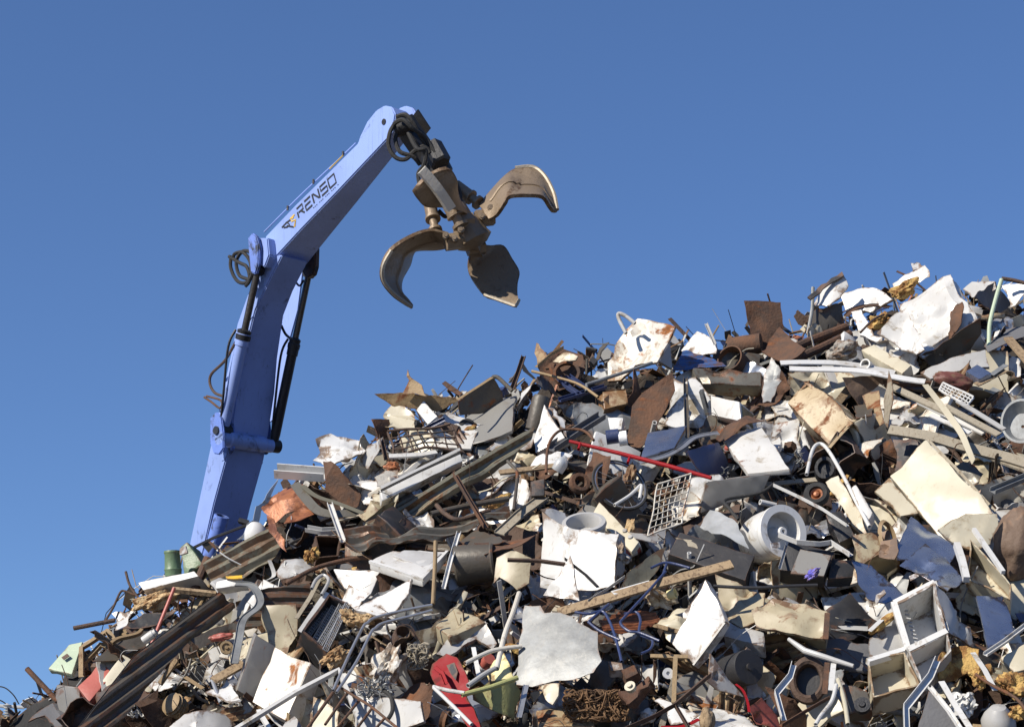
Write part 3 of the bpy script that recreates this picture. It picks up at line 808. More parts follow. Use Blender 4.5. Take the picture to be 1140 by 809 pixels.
V, Fc = lathe_geo(G2(268, 258, -.12), (.4, -.3, -.8), [(-.12, .001), (-.12, .11), (.1, .11), (.12, .09), (.12, .001)], 6); mk('motor', V, Fc, 'blackgrease', grab)
V, Fc = sweep_geo([G2(150, 140), G2(195, 205), G2(240, 270)], PROF['square'], .085); mk('hanger_link', V, Fc, 'blackgrease', grab)
V, Fc = sweep_geo([G2(172, 120, .1), G2(215, 185, .1)], PROF['channel'], .1); mk('hanger_link', V, Fc, 'blackgrease', grab)
V, Fc = sweep_geo([G2(120, 175, -.1), G2(185, 150, -.1)], ring_prof(12), .07); mk('hose_clamp', V, Fc, 'blackgrease', grab)
for pts in ([(130, 125, -.2), (160, 118, -.25), (190, 150, -.25), (215, 200, -.2), (240, 235, -.15)],
            [(120, 150, -.2), (150, 135, -.3), (185, 165, -.3), (230, 200, -.2), (262, 250, -.2)],
            [(135, 135, -.1), (108, 175, -.2), (102, 225, -.2), (125, 265, -.2), (160, 272, -.2), (190, 245, -.2), (225, 228, -.2), (245, 250, -.2)],
            [(140, 160, -.1), (125, 200, -.15), (140, 245, -.2), (185, 262, -.2), (210, 290, -.15)],
            [(170, 180, -.2), (200, 235, -.3), (230, 240, -.3), (225, 290, -.25), (205, 320, -.2), (208, 355, -.2)],
            [(300, 395, .1), (320, 440, .1), (300, 470, .1), (275, 450, .05)], [(335, 350, .1), (350, 400, .05), (335, 430, 0)]):
    q = smooth_path([G2(*p) for p in pts], 7); V, Fc = sweep_geo(q, ring_prof(7), .022); mk('hose', V, Fc, 'rubber', grab)

for (x, y, dy) in ((330, 545, -.2), (352, 515, -.25), (425, 470, -.1), (400, 560, -.05), (300, 535, -.22), (455, 440, -.1)):
    V, Fc = lathe_geo(G2(x, y, dy), (0, -1, 0), [(-.06, .001), (-.06, .034), (.015, .034), (.015, .022), (.03, .02), (.03, .001)], 10); mk('pin', V, Fc, 'grab', grab)
# ---- far power pole at the lower left corner
YP = 110.0
pole = empty('power_pole', P(6, 900, YP)); pole.location.z = 0
tag(pole, 'distant power pole crossarm with grey insulator in the bottom left corner', 'power pole', short='distant power pole')
V, Fc = lathe_geo((P(6, 900, YP).x, YP, 0), (0, 0, 1), [(0, .17), (P(0, 799, YP).z, .13), (P(0, 799, YP).z, .001)], 12); mk('pole', V, Fc, 'greywood', pole)
V, Fc = sweep_geo([P(-30, 795, YP), P(13, 803, YP)], PROF['square'], .22); mk('crossarm', V, Fc, 'dull', pole)
V, Fc = sweep_geo([P(-20, 784, YP), P(27, 787, YP)], ring_prof(6), .09); mk('bus_bar', V, Fc, 'porcelain', pole)
b = P(8, 801, YP); pr = []
for i in range(6): pr += [(i * .15, .1), (i * .15 + .05, .24), (i * .15 + .1, .1)]
V, Fc = lathe_geo(b, (0, 0, 1), [(-.02, .001)] + pr + [(.92, .001)], 14); mk('insulator', V, Fc, 'porcelain', pole)
for pts in ([(-20, 765), (2, 764), (14, 772), (21, 783)], [(-20, 776), (0, 779), (10, 786)], [(8, 793), (20, 800), (24, 812)]):
    V, Fc = sweep_geo(smooth_path([P(x, y, YP) for x, y in pts]), ring_prof(5), .035); mk('wire', V, Fc, 'rubber', pole)
# ================================================================== the pieces one can tell apart
def lid(o, name, m, c, axis, prof, d, **k):      # lathe child of a mesh thing
    p = on_heap(c[0], c[1], d + .07); sc = p.y / F
    V, Fc = lathe_geo(p, axis, [(t * sc, max(1e-4, r * sc)) for t, r in prof], **k)
    ch = mk(name, V, Fc, m); ch.location -= o.location; ch.parent = o; return ch
def sub(o, ch):                                  # make a world-space object a part of o
    ch.location -= o.location; ch.parent = o; return ch
def psub(o, name, m, pts, **k): return sub(o, PN(name, None, None, m, pts, **k))
# ---------- lower left
PN('rubber_mat', 'black rubber mat hanging over the lower left edge of the heap', 'black rubber mat', 'rubber', [(10, 812), (20, 795), (36, 783), (60, 772), (68, 764), (75, 745), (86, 733), (94, 745), (90, 770), (76, 798), (52, 815)], n=(-.1, -.8, .5), d=-.05, th=.03, dent=.04)
TB('steel_pipe', 'rusty brown pipe poking up from the black rubber mat into the sky', 'pipe poking from the mat', 'rust', [(30, 744), (64, 780)], 3.1, d=.2, n=CAM)
PN('roofing_felt', 'crumpled grey roofing felt draped below the red box at the bottom left', 'grey roofing felt', 'felt', [(31, 801), (42, 790), (60, 780), (74, 784), (87, 789), (80, 812), (62, 812), (50, 796)], d=.3, th=.012, folds=4, famp=.3, dent=.03)
o = BX('appliance_door', 'pale green appliance door with dark slots hanging over the left edge', 'pale green door', 'green', [(76, 716), (92, 713), (80, 750), (54, 744)], (-.25, -.7, .66), .06, d=.2, bev=.01, dent=.02)
psub(o, 'slot', 'dark', [(69, 731), (75, 726), (77, 729), (71, 734)], n=(-.25, -.7, .66), d=.24, folds=0, dent=0)
BR('angle_iron', 'rusty brown angle iron bent into a bracket beside the pale green door', 'bent bracket by the green door', 'tan', [(90, 752), (90, 720), (119, 701), (126, 712)], 7, 'angle', d=.3, n=CAM)
BR('angle_iron', 'second brown angle iron tucked under the bracket, above the red box', 'angle iron above the red box', 'tan', [(91, 738), (112, 716), (120, 719)], 7, 'angle', d=.26, n=CAM)
BX('metal_box', 'faded red metal box lying against the long dark sheet', 'faded red box', 'brick', [(86, 764), (114, 734), (125, 750), (99, 781)], (-.1, -.78, .6), .16, d=.3, bev=.01, dent=.012)
BR('metal_panel', 'long dark folded roof sheet sloping from the grey bent strap down to the bottom edge', 'long dark roof sheet', 'dull', [(245, 660), (150, 731), (87, 812)], 4, 'lip', d=.8, n=(.25, -.8, .5))
o = PN('roof_sheet', 'wide black corrugated sheet in shade running along the lower left slope', 'wide black corrugated sheet', 'dull', [(86, 812), (150, 731), (168, 719), (246, 658), (264, 674), (240, 695), (212, 712), (165, 764), (128, 812)], n=(.6, -.65, .45), d=.75, th=.01, folds=0, dent=.02, corr=.012, cpitch=.1, cdir=Vector((1, .2, .9)))
TB('steel_pipe', 'rusty pipe jutting out level over the sky left of the white crumpled scrap', 'level pipe over the sky', 'darkrust', [(82, 699), (128, 690)], 2.6, d=.2, n=CAM)
PN('sheet_scrap', 'white crumpled enamel scrap right of the level rusty pipe', 'white scrap by the level pipe', 'white', [(122, 681), (131, 678), (146, 680), (145, 692), (138, 702), (130, 701)], n=FLt, d=.3, folds=4, famp=.35)
TB('rebar', 'bent thin rod standing as a hook against the sky above the level pipe', 'hooked rod', 'darkrust', [(117, 691), (126, 676), (134, 659), (140, 658), (152, 662), (160, 656)], 1.3, d=.2, n=CAM)
TB('rebar', 'dark curved rod rising out of the tan foam into the sky', 'curved rod above tan foam', 'darkrust', [(140, 636), (144, 650), (151, 661), (160, 672)], 1.5, d=.25, n=CAM)
LP('foam_chunk', 'crumbly tan foam chunk under the white angled panel at the left', 'crumbly tan foam chunk', 'tanfoam', (171, 668), (24, 9), d=.28, tilt=-22, amp=.4)
BX('appliance_panel', 'white angled panel with a lip lying below the green machine part', 'white angled panel', 'white', [(153, 648), (216, 635), (221, 641), (159, 657)], (-.25, -.9, .35), .3, d=.3, bev=.008, dent=.012)
o = BX('pump_housing', 'dark green machine housing with a drum, at the foot of the crane arm', 'green machine housing', 'darkgreen', [(200, 609), (208, 602), (226, 628), (205, 642)], (-.3, -.9, .2), .25, d=.1, bev=.02, dent=.02)
lid(o, 'drum', 'darkgreen', (193, 641), (-.05, 0, 1), [(0, .1), (0, 9), (6, 9.5), (7, 10), (9, 9.2), (24, 8.6), (26, 9.4), (28, 9), (28, .1)], .3)
psub(o, 'bracket', 'lightgrey', [(200, 610), (207, 606), (208, 614), (201, 618)], n=FLt, d=.36, folds=0)
TB('steel_pipe', 'thick rusty pipe leaning at the foot of the blue crane arm', 'thick leaning pipe', 'rust', [(214, 662), (232, 621)], 5.2, d=.35, n=CAM)
BR('wood_stick', 'flat pale timber strip lying level left of the grey bent strap', 'pale timber strip', 'wood', [(192, 656), (241, 661)], 5, 'square', d=.42)
TB('steel_rod', 'red-brown rod leaning over the tan foam chunk', 'red-brown rod', 'brick', [(169, 716), (194, 654)], 2, d=.5, n=CAM)
PN('metal_panel', 'dark crushed panel wedged above the red box on the left slope', 'dark panel above the red box', 'dull', [(104, 742), (128, 714), (152, 701), (170, 696), (158, 716), (130, 738)], d=.22, folds=2, famp=.2)
PN('metal_panel', 'dented dark panel below the white crumpled scrap on the left slope', 'panel below the white scrap', 'dark', [(136, 702), (146, 694), (160, 682), (196, 678), (180, 694), (160, 700)], n=(-.1, -.8, .6), d=.2, folds=2)
LT('paint_tube', 'small white tube with a grey cap lying against the long dark sheet', 'small white tube', 'white', (160, 713), (.8, -.2, .55), [(0, .1), (0, 5), (14, 5), (15, 4), (18, 4), (18, .1)], d=.55, seg=14)
BR('bent_frame', 'tan bent tube frame lying above the red box', 'tan bent tube frame', 'tan', [(124, 716), (132, 711), (152, 706), (158, 701)], 4, 'square', d=.45, smooth=True)
# ---------- left centre
PN('roof_sheet', 'rusty ribbed roof sheet leaning at the right of the crane arm foot', 'rusty ribbed roof sheet', 'olive', [(227, 628), (262, 604), (299, 586), (322, 600), (300, 624), (268, 648), (236, 652)], n=(-.15, -.72, .6), d=.22, folds=0, dent=.015, corr=.022, cpitch=.13, cdir=Vector((.8, .15, .55)))
o = BR('bent_strap', 'blue-grey bent metal strap hooked over the black corrugated sheet', 'blue-grey bent strap', 'galv', [(262, 650), (280, 652), (289, 665), (287, 676), (271, 690), (266, 712), (261, 738)], 9, 'lip', d=.62, smooth=True)
BX('light_fitting', 'white light fitting with a yellow top edge above the bent strap', 'white light fitting', 'white', [(240, 646), (268, 642), (274, 650), (240, 655)], (-.15, -.9, .35), .12, d=.58, bev=.01, dent=.008)
PN('yellow_strip', 'bright yellow strip on top of the white light fitting', 'bright yellow strip', 'yellow', [(251, 641), (270, 640), (271, 643), (252, 644)], n=UP, d=.62, folds=0, dent=0)
PN('roof_sheet', 'dark roofing sheet lying level right of the bent strap', 'dark level roofing sheet', 'dull', [(285, 655), (346, 649), (348, 668), (330, 682), (300, 694), (262, 704), (268, 690), (288, 676)], n=(.25, -.85, .3), d=.24, folds=0, corr=.012, cpitch=.09, cdir=Vector((1, 0, .1)), dent=.02)
PN('roof_sheet', 'grey-edged sheet in shade under the dark level roofing', 'shaded sheet under the roofing', 'dull', [(212, 712), (240, 698), (268, 690), (268, 700), (240, 712), (222, 722)], n=(.2, -.85, .3), d=.3, folds=1)
LP('red_cushion', 'dusty red cushion under the dark roofing at the left', 'dusty red cushion', 'brick', (246, 709), (14, 4.5), d=.35, tilt=-8, amp=.2)
LT('pulley_wheel', 'small tan pulley wheel with spokes left of the shaded cabinet', 'small pulley wheel', 'tan', (252, 721), (.15, -.95, .2), [(-3, 2), (-3, 7), (3, 7.5), (3, 5), (1, 4.6), (1, 2), (4, 2), (4, .1)], d=.42, seg=20)
BR('timber_board', 'thick pale timber board end left of the shaded cabinet', 'pale board by the cabinet', 'wood', [(238, 757), (272, 738)], 12, 'plank', d=.42, up=Vector((-.3, -.8, .5)))
BR('wood_stick', 'short pale stick standing in the dark hollow at lower left', 'stick in the dark hollow', 'wood', [(178, 761), (197, 734)], 5, 'square', d=.4, n=CAM)
TB('steel_rod', 'thin bent rod beside the short pale stick in the hollow', 'thin rod in the hollow', 'dull', [(193, 768), (207, 750), (213, 733)], 1.4, d=.42, n=CAM)
BR('flat_bar', 'dull flat bar lying across the dark hollow beside the rod', 'flat bar in the hollow', 'tan', [(206, 753), (226, 766)], 5, 'flat', d=.38)
LT('motor_rotor', 'ribbed brown motor rotor at the bottom of the dark hollow', 'ribbed brown rotor', 'tan', (190, 782), (-.55, -.7, .4), [(-18, .1), (-18, 11), (-12, 13), (-11, 11), (-8, 13.5), (-7, 11), (-4, 14), (-3, 11), (0, 13), (2, 9), (3, 3), (3, .1)], d=.25, seg=24)
TG('cable_tangle', 'pale tangled cables in the dark hollow above the bottom edge', 'pale cable tangle', 'lightgrey', (148, 790), (14, 9), 16, .7, d=.3)
PN('appliance_panel', 'pale blue-white curved panel at the bottom edge left of the cabinet', 'pale curved bottom panel', 'lightgrey', [(184, 808), (205, 793), (250, 790), (262, 796), (240, 815), (186, 818)], n=(.1, -.75, .6), d=.4, folds=1, bend=-.3)
PN('appliance_panel', 'white folded panel left of the shaded cabinet foot', 'white folded panel', 'white', [(230, 772), (254, 758), (268, 778), (258, 779), (244, 776)], n=UP, d=.42, folds=1)
TB('steel_pipe', 'short bright pipe across the white folded panel at lower left', 'short bright pipe', 'silver', [(235, 753), (246, 782)], 2.4, d=.46)
o = BX('cabinet_panel', 'side panel greyed for shade, with a white rim, left of the white cabinet', 'shade-grey rimmed side panel', 'grey', [(285, 706), (311, 722), (283, 779), (264, 768)], (.45, -.85, .15), .08, d=.35, bev=.01, dent=.012)  # grey colour carries the shade on the cabinet's left face
psub(o, 'rim', 'white', [(284, 703), (288, 707), (267, 768), (262, 767)], n=(.3, -.9, .25), d=.44, th=.03, folds=0, dent=0)
o = BX('cabinet', 'white enamel cabinet with small rust marks standing in the lower left', 'white lower-left cabinet', 'whiterust', [(306, 720), (347, 737), (318, 802), (279, 781)], (-.42, -.83, .36), .2, d=.42, bev=.012, dent=.03)
def frame_tube(name, label, short, m, pts, w, d, **k): return BR(name, label, short, m, pts, w, 'square', d=d, **k)
frame_tube('tube_frame', 'white square tube bent to a peak across the white cabinet', 'white peaked tube', 'white', [(262, 812), (330, 770), (377, 745.5), (390, 778), (406, 814)], 5, .78)
frame_tube('tube_frame', 'short white tube crossing at the foot of the white cabinet', 'short white cross tube', 'white', [(288, 791), (302, 815)], 5, .8)
PN('metal_panel', 'blue-grey panel corner at the bottom edge under the peaked tube', 'blue-grey bottom corner', 'lightgrey', [(316, 803), (328, 797), (338, 812), (314, 815)], n=FLt, d=.5, folds=0)
# oven with racks
o = BX('oven', 'black oven cavity with wire racks, open and tilted left of the tan foam', 'black oven with racks', 'dark', [(366, 661), (388, 672), (364, 727), (336, 702)], (.3, -.78, .55), .34, d=.45, openf='front', bev=0, wall=.02, dent=.01)
for k in range(4):
    t = .15 + .23 * k
    q = [(366 + 22 * t - 1, 661 + 11 * t), (366 + 22 * t + 2, 662 + 11 * t), (336 + 28 * t + 2, 703 + 25 * t), (336 + 28 * t - 1, 702 + 25 * t)]
    sub(o, grid_rack('wire_rack', None, None, 'silver', [(366 + 22 * t, 661 + 11 * t), (371 + 22 * t, 664 + 11 * t), (341 + 28 * t, 705 + 25 * t), (336 + 28 * t, 702 + 25 * t)], 3, 16, .45, d=.36, n=(.3, -.78, .55)))
sub(o, BR('rim', None, None, 'white', [(334, 703), (364, 659)], 6, 'flat', d=.5, n=(.3, -.78, .55)))
# white boxes
o = BX('washer_shell', 'white box shell with a brown spot, behind the folded white lid', 'white box with a brown spot', 'white', [(371, 633), (425, 633), (412, 663), (383, 655)], (-.3, -.88, .36), .3, d=.3, bev=.012, dent=.03)
psub(o, 'rust_spot', 'rust', [(396, 634), (399, 634), (399, 644), (396, 645)], n=(-.3, -.88, .36), th=.004, d=.33, folds=0, dent=0)
psub(o, 'yellow_mark', 'yellow', [(390, 632), (396, 631), (395, 635), (391, 636)], n=(-.3, -.88, .36), th=.004, d=.33, folds=0, dent=0)
PN('appliance_lid', 'white triangular bent lid right of the framed white lid', 'white triangular lid', 'white', [(396, 681), (418, 664), (460, 645), (452, 665), (441, 681), (420, 685)], n=(-.35, -.6, .7), d=.45, folds=1, famp=.15, bend=.1)
PN('appliance_lid', 'small white lid with grey grooves left of the triangular lid', 'small grooved lid', 'white', [(388, 650), (413, 660), (396, 679), (381, 668)], n=(-.45, -.7, .5), d=.42, th=.02, folds=0, dent=.004)
o = BX('fridge_liner', 'white moulded fridge door liner lying flat left of the upright thin pipe', 'white moulded liner', 'white', [(411, 625), (437, 611), (498, 613), (470, 645)], (-.1, -.45, .88), .07, d=.42, openf=None, bev=.015, dent=.03)
sub(o, BR('moulded_edge', None, None, 'white', [(412, 625), (440, 634), (470, 645), (498, 614)], 3.5, 'square', d=.46, n=(-.1, -.45, .88)))
sub(o, BX('tray_recess', None, None, 'lightgrey', [(437, 618), (450, 613), (492, 615), (474, 632)], (-.1, -.45, .88), .02, d=.452, bev=.008, dent=.03))
LP('foam_chunk', 'tan foam lump right of the black oven', 'tan foam by the oven', 'tanfoam', (393, 687), (13, 8), d=.5, tilt=20, amp=.5)
LP('foam_chunk', 'pale tan foam lump under the white triangular lid', 'foam under the triangular lid', 'tanfoam', (410, 688), (9, 6), d=.45, amp=.5)
LP('foam_chunk', 'torn tan foam slab under the black oven', 'foam slab under the oven', 'tanfoam', (372, 732), (15, 9), d=.5, tilt=-25, amp=.55)
for k, (dx, dy, lab, sh) in enumerate(((0, 0, 'galvanised bent tube, the upper of a parallel pair left of centre', 'upper galvanised tube'), (9, 6, 'galvanised bent tube, the lower of a parallel pair left of centre', 'lower galvanised tube'))):
    TB('bent_tube', lab, sh, 'silver', [(371 + dx * .4, 768 + dy * .4), (388 + dx, 730 + dy), (404 + dx, 698 + dy), (409 + dx, 693 + dy), (418 + dx, 687 + dy), (450 + dx, 679 + dy), (481, 673 + dy)], 1.7, d=.72)
sub_o = TB('rebar_frame', 'rusty rebar lattice frame at the bottom edge beside the peaked tube', 'rusty rebar lattice', 'rust', [(341, 812), (376, 763)], 1.9, d=.7, smooth=False)
for pts in ([(376, 763), (412, 785), (445, 812)], [(387, 770), (362, 806)], [(400, 779), (372, 814)], [(414, 788), (396, 812)], [(428, 799), (416, 813)]):
    sub(sub_o, TB('bar', None, None, 'rust', pts, 1.6, d=.7, smooth=False))
PN('plastic_plate', 'cream plastic plate with square holes at the bottom edge in the rebar lattice', 'cream holed plate', 'cream', [(347, 812), (349, 775), (360, 779), (378, 792), (374, 814)], n=FLt, d=.5, th=.02, folds=0)
o = PN('appliance_panel', 'dusty grey-white appliance panel near the bottom left of the red plastic part', 'dusty grey-white panel', 'lightgrey', [(393, 764), (422, 776), (468, 780), (472, 802), (440, 814), (394, 814)], n=FLt, d=.3, folds=1, famp=.08)
sub(o, TB('handle', None, None, 'rubber', [(427, 768), (435, 775), (437, 790), (432, 800)], 2.4, d=.42))
LP('plastic_film', 'bundle of torn white plastic film above the dusty grey panel', 'torn white film bundle', 'film', (432, 742), (13, 24), d=.4, tilt=28, amp=.7)
TG('fibre_tangle', 'straw-coloured fibre tangle left of the red plastic part', 'straw-coloured tangle', 'greywood', (465, 730), (13, 16), 40, .8, d=.4)
TG('wire_tangle', 'pale wire tangle over the dusty grey panel', 'wire over the dusty panel', 'galv', (418, 765), (24, 14), 30, .7, d=.5)
LT('steel_ring', 'dark steel ring section leaning right of the galvanised tubes', 'dark steel ring', 'darkrust', (451, 705), (.4, -.7, .5), [(-16, 11), (0, 12), (0, 10.5), (-16, 9.6)], d=.4, seg=24)
# red plastic part
o = PN('car_panel', 'bright red broken plastic car part with an open slot, bottom left of centre', 'red plastic car part', 'red', [(481, 752), (484, 742), (500, 729), (511, 732), (515, 744), (521, 760), (517, 772), (528, 788), (537, 814), (524, 812), (497, 776), (486, 764)], n=(-.5, -.7, .5), d=.62, th=.02, folds=3, famp=.16, dent=.02)
sub(o, BR('mounting_tab', None, None, 'red', [(484, 742), (492, 748), (497, 760)], 5, 'channel', d=.74, n=(-.5, -.7, .5)))
psub(o, 'slot', 'dark', [(496, 740), (506, 736), (510, 748), (507, 757), (500, 748)], n=(-.5, -.7, .5), d=.72, folds=0, dent=0)
TB('plastic_pipe', 'thin white plastic pipe bent in a corner over the red car part', 'white cornered pipe', 'white', [(482, 764), (498, 768), (517, 771)], 2.4, d=.8, smooth=False)
TB('plastic_pipe', 'long white plastic pipe crossing down over the red car part', 'white pipe over the red part', 'white', [(483, 765), (504, 785), (525, 806)], 2.2, d=.82, smooth=False)
TB('steel_pipe', 'olive green pipe in front of the yellow plastic bin', 'olive green pipe', 'oliveplastic', [(514, 773), (545, 765), (576, 754)], 3.0, d=.8, smooth=False)
TB('steel_pipe', 'rusty white pipe bent in front of the galvanised sheet edge', 'rusty white bent pipe', 'whiterust', [(518, 738), (536, 729), (552, 723), (581, 719)], 2.6, d=.8)
TB('steel_pipe', 'tall rusty white pipe leaning beside the big galvanised sheet', 'tall leaning rusty pipe', 'whiterust', [(553, 744), (562, 706), (571, 682), (578, 660)], 3.0, d=.75)
TB('steel_pipe', 'grey bent pipe joining the foot of the tall rusty white pipe', 'grey bent pipe', 'lightgrey', [(521, 763), (538, 751), (552, 743)], 3.0, d=.74)
BR('flat_bar', 'short white slat standing between the pipes above the red car part', 'short white standing slat', 'white', [(527, 720), (533, 752)], 5, 'flat', d=.6)
BX('metal_panel', 'folded beige metal hood left of the tall rusty white pipe', 'folded beige hood', 'beige', [(483, 696), (507, 676), (541, 690), (500, 709)], (-.2, -.5, .84), .14, d=.42, bev=.02, dent=.05)
PN('metal_panel', 'grey-blue folded sheet under the beige hood', 'grey-blue folded sheet', 'lightgrey', [(486, 730), (499, 712), (541, 692), (553, 716), (547, 722), (529, 708), (512, 722), (497, 734)], n=(-.1, -.8, .55), d=.32, folds=2)
o = PN('plastic_bin', 'plastic bin, pale yellow above and olive below, left of the galvanised sheet', 'pale yellow bin', 'yellowplastic', [(538, 745), (548, 732), (560, 726), (566, 738), (572, 754), (556, 760), (545, 758)], n=(-.4, -.7, .6), d=.5, th=.015, folds=0, bend=-.6)  # upper half pale yellow, lower half olive
psub(o, 'lower_half', 'oliveplastic', [(530, 770), (545, 757), (572, 754), (583, 766), (575, 800), (552, 792), (530, 778)], n=(.25, -.9, .1), d=.48, th=.015, folds=0, bend=-.5)
# big galvanised sheet
PN('galvanised_sheet', 'large dented galvanised sheet facing the sun at bottom centre', 'large galvanised sheet', 'galv', [(584, 673), (600, 675), (604, 683), (622, 680), (664, 702), (669, 735), (660, 750), (630, 758), (592, 764), (574, 763)], n=(-.4, -.8, .45), d=.72, th=.006, folds=6, famp=.05, dent=.012, edge=.01)
PN('plastic_flap', 'white curved plastic flap hanging under the large galvanised sheet', 'white curved flap', 'cream', [(595, 762), (621, 760), (620, 772), (614, 783), (607, 778), (602, 768)], n=FLt, d=.6, bend=-.5, folds=0)
BR('flat_bar', 'narrow silver strip hanging below the left edge of the galvanised sheet', 'narrow silver strip', 'silver', [(586, 762), (578, 798)], 6, 'lip', d=.5)
# washer
wm_c = on_heap(644, 645, .5)
wm = empty('washing_machine', wm_c); tag(wm, 'crumpled white washing machine casing with its round drum opening tilted up at centre', 'washing machine', short='white washing machine')
def wmp(name, m, pts, **k): return sub(wm, PN(name, None, None, m, pts, **k))
wmp('front_plate', 'white', [(602, 567), (610, 574), (619, 582), (634, 588), (652, 590), (670, 593), (687, 591), (686, 612), (683, 652), (664, 657), (643, 658), (620, 655), (600, 653), (601, 610)], n=(-.5, -.84, .22), d=.62, th=.012, folds=4, famp=.07, dent=.05, seed=77)
wmp('side_plate', 'white', [(602, 567), (613, 566), (628, 571), (641, 578), (640, 590), (619, 583), (610, 575)], n=(.5, -.8, .3), d=.45, folds=1, th=.012)
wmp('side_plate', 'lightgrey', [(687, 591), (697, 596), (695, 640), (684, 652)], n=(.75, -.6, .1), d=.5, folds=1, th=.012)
_c = P(650, 582, wm_c.y + .44); _s = _c.y / F
V, Fc = lathe_geo(_c, (-.1, -.55, .82), [(t * _s, r * _s) for t, r in [(-14, 22), (-6, 24), (-2, 25.5), (1.5, 24.5), (2, 20), (-2, 18), (-14, 17), (-14, .1)]], 40); sub(wm, mk('drum_rim', V, Fc, 'lightgrey'))
wmp('back_plate', 'grey', [(634, 576), (655, 560), (668, 562), (690, 590), (664, 594), (640, 592)], n=(0, -.7, .7), d=.12, folds=1)
PN('sheet_triangle', 'sharp white triangular flap in front of the washing machine', 'sharp white triangle', 'white', [(634, 617), (639, 634), (643, 668), (603, 661), (622, 640)], n=(-.5, -.8, .3), d=.85, folds=1, famp=.1)
o = BX('control_panel', 'cream appliance control panel with a white label strip right of the washing machine', 'cream control panel', 'cream', [(667, 558), (711, 603), (703, 614), (659, 573)], (-.3, -.7, .64), .05, d=.45, bev=.008, dent=.01)
for _x, _y in ((696, 592), (702, 599)): sub(o, LT('knob', None, None, 'lightgrey', (_x, _y), (-.3, -.7, .64), [(-1, .1), (-1, 3), (3, 2.6), (3.4, .1)], d=.46, seg=14))
psub(o, 'label_strip', 'paper', [(671, 566), (692, 584), (689, 589), (668, 572)], n=(-.3, -.7, .64), d=.455, folds=0, dent=0, edge=0)
LP('plastic_film', 'dirty clear plastic bag hanging below the cream control panel', 'dirty clear bag', 'film', (690, 617), (9, 12), d=.5, amp=.6)
BR('steel_bar', 'dark thin bar lying across the front of the washing machine', 'dark bar across the washer', 'darkrust', [(565, 623), (600, 624), (629, 628)], 3.5, 'square', d=.98)
BR('steel_bar', 'black bar sloping down in front of the washing machine', 'black bar sloping on the washer', 'dark', [(630, 621), (652, 638), (666, 652)], 4, 'angle', d=.95)
# steel drum left of washer
o = LT('steel_drum', 'crushed dark grey steel drum left of the washing machine', 'crushed grey steel drum', 'dull', (508, 630), (.97, -.12, .1), [(0, 23), (2, 24), (40, 21), (42, 22), (44, 21), (44, 19)], d=.25, seg=30, dent=.03)
PN('appliance_panel', 'beige curved panel between the steel drum and the washing machine', 'beige curved panel', 'beige', [(553, 618), (570, 612), (590, 618), (589, 648), (576, 656), (556, 640), (549, 646)], n=(-.2, -.9, .3), d=.45, folds=1, bend=-.3)
BR('tube_frame', 'white metal edge strip standing left of the grey steel drum', 'white strip by the drum', 'white', [(511, 592), (502, 622), (494, 654)], 5, 'channel', d=.55)
PN('sheet_scrap', 'brown rusty curved sheet lying on the grey steel drum', 'brown sheet on the drum', 'rust', [(529, 611), (545, 606), (560, 602), (590, 598), (599, 603), (580, 609), (556, 612), (540, 617)], n=UP, d=.6, folds=1, bend=.2)
PN('sheet_scrap', 'dark bent roofing sheet above the brown sheet on the drum', 'dark sheet above the drum', 'dull', [(512, 602), (530, 590), (556, 598), (566, 602), (545, 606), (528, 610)], n=UP, d=.5, folds=1)
BR('perforated_strip', 'pale perforated metal strip running up from the steel drum', 'pale perforated strip', 'greywood', [(556, 594), (580, 572), (606, 553)], 13, 'lip', d=.4)
for k in range(0):
    pass
# long flattened corrugated
PN('roof_sheet', 'long olive corrugated sheet sweeping up to the middle of the ridge', 'long olive corrugated sheet', 'olive', [(594, 476), (592, 490), (562, 516), (520, 541), (470, 570), (418, 588), (405, 580), (430, 562), (472, 546), (530, 512), (570, 486)], n=(.1, -.85, .3), d=.32, folds=0, corr=.02, cpitch=.1, cdir=Vector((1, 0, .75)), dent=.04)
PN('roof_sheet', 'flattened grey corrugated sheet running level below the olive one', 'flattened grey corrugated sheet', 'duct', [(383, 588), (400, 586), (418, 583), (440, 590), (462, 590), (520, 576), (566, 563), (568, 571), (500, 594), (462, 606), (384, 604)], n=(-.05, -.65, .75), d=.36, folds=1, corr=.018, cpitch=.09, cdir=Vector((1, 0, .3)), dent=.05)
BX('duct_end', 'blue-grey crushed duct end at the left tip of the flattened sheet', 'blue-grey duct end', 'duct', [(383, 604), (408, 606), (406, 620), (384, 620)], (-.2, -.95, .2), .3, d=.34, bev=.01, dent=.04)
o = BX('freezer_lid', 'long white freezer lid slanting below the wire-filled ridge hollow', 'long white slanting lid', 'white', [(423, 545), (512, 502), (516, 513), (425, 558)], (.1, -.97, .2), .14, d=.4, bev=.012, dent=.02)
sub(o, BR('seal_strip', None, None, 'rubber', [(424, 546), (466, 525), (512, 504)], 2.2, 'square', d=.5, n=(.1, -.97, .2))); sub(o, BR('edge_trim', None, None, 'white', [(424, 543), (512, 500)], 3, 'square', d=.46, n=(.1, -.97, .2)))
BR('steel_channel', 'white U-shaped channel beam at the left of the crushed white sheet', 'white channel beam', 'white', [(307, 524), (362, 528)], 17, 'channel', d=.25, up=Vector((-.1, -.6, .8)))
PN('sheet_scrap', 'crushed white sheet on the ridge above the copper scrap', 'crushed white ridge sheet', 'white', [(353, 495), (372, 487), (398, 485), (405, 494), (398, 506), (388, 517), (372, 525), (350, 515), (357, 505)], n=(-.3, -.75, .6), d=.32, folds=5, famp=.3, dent=.07)
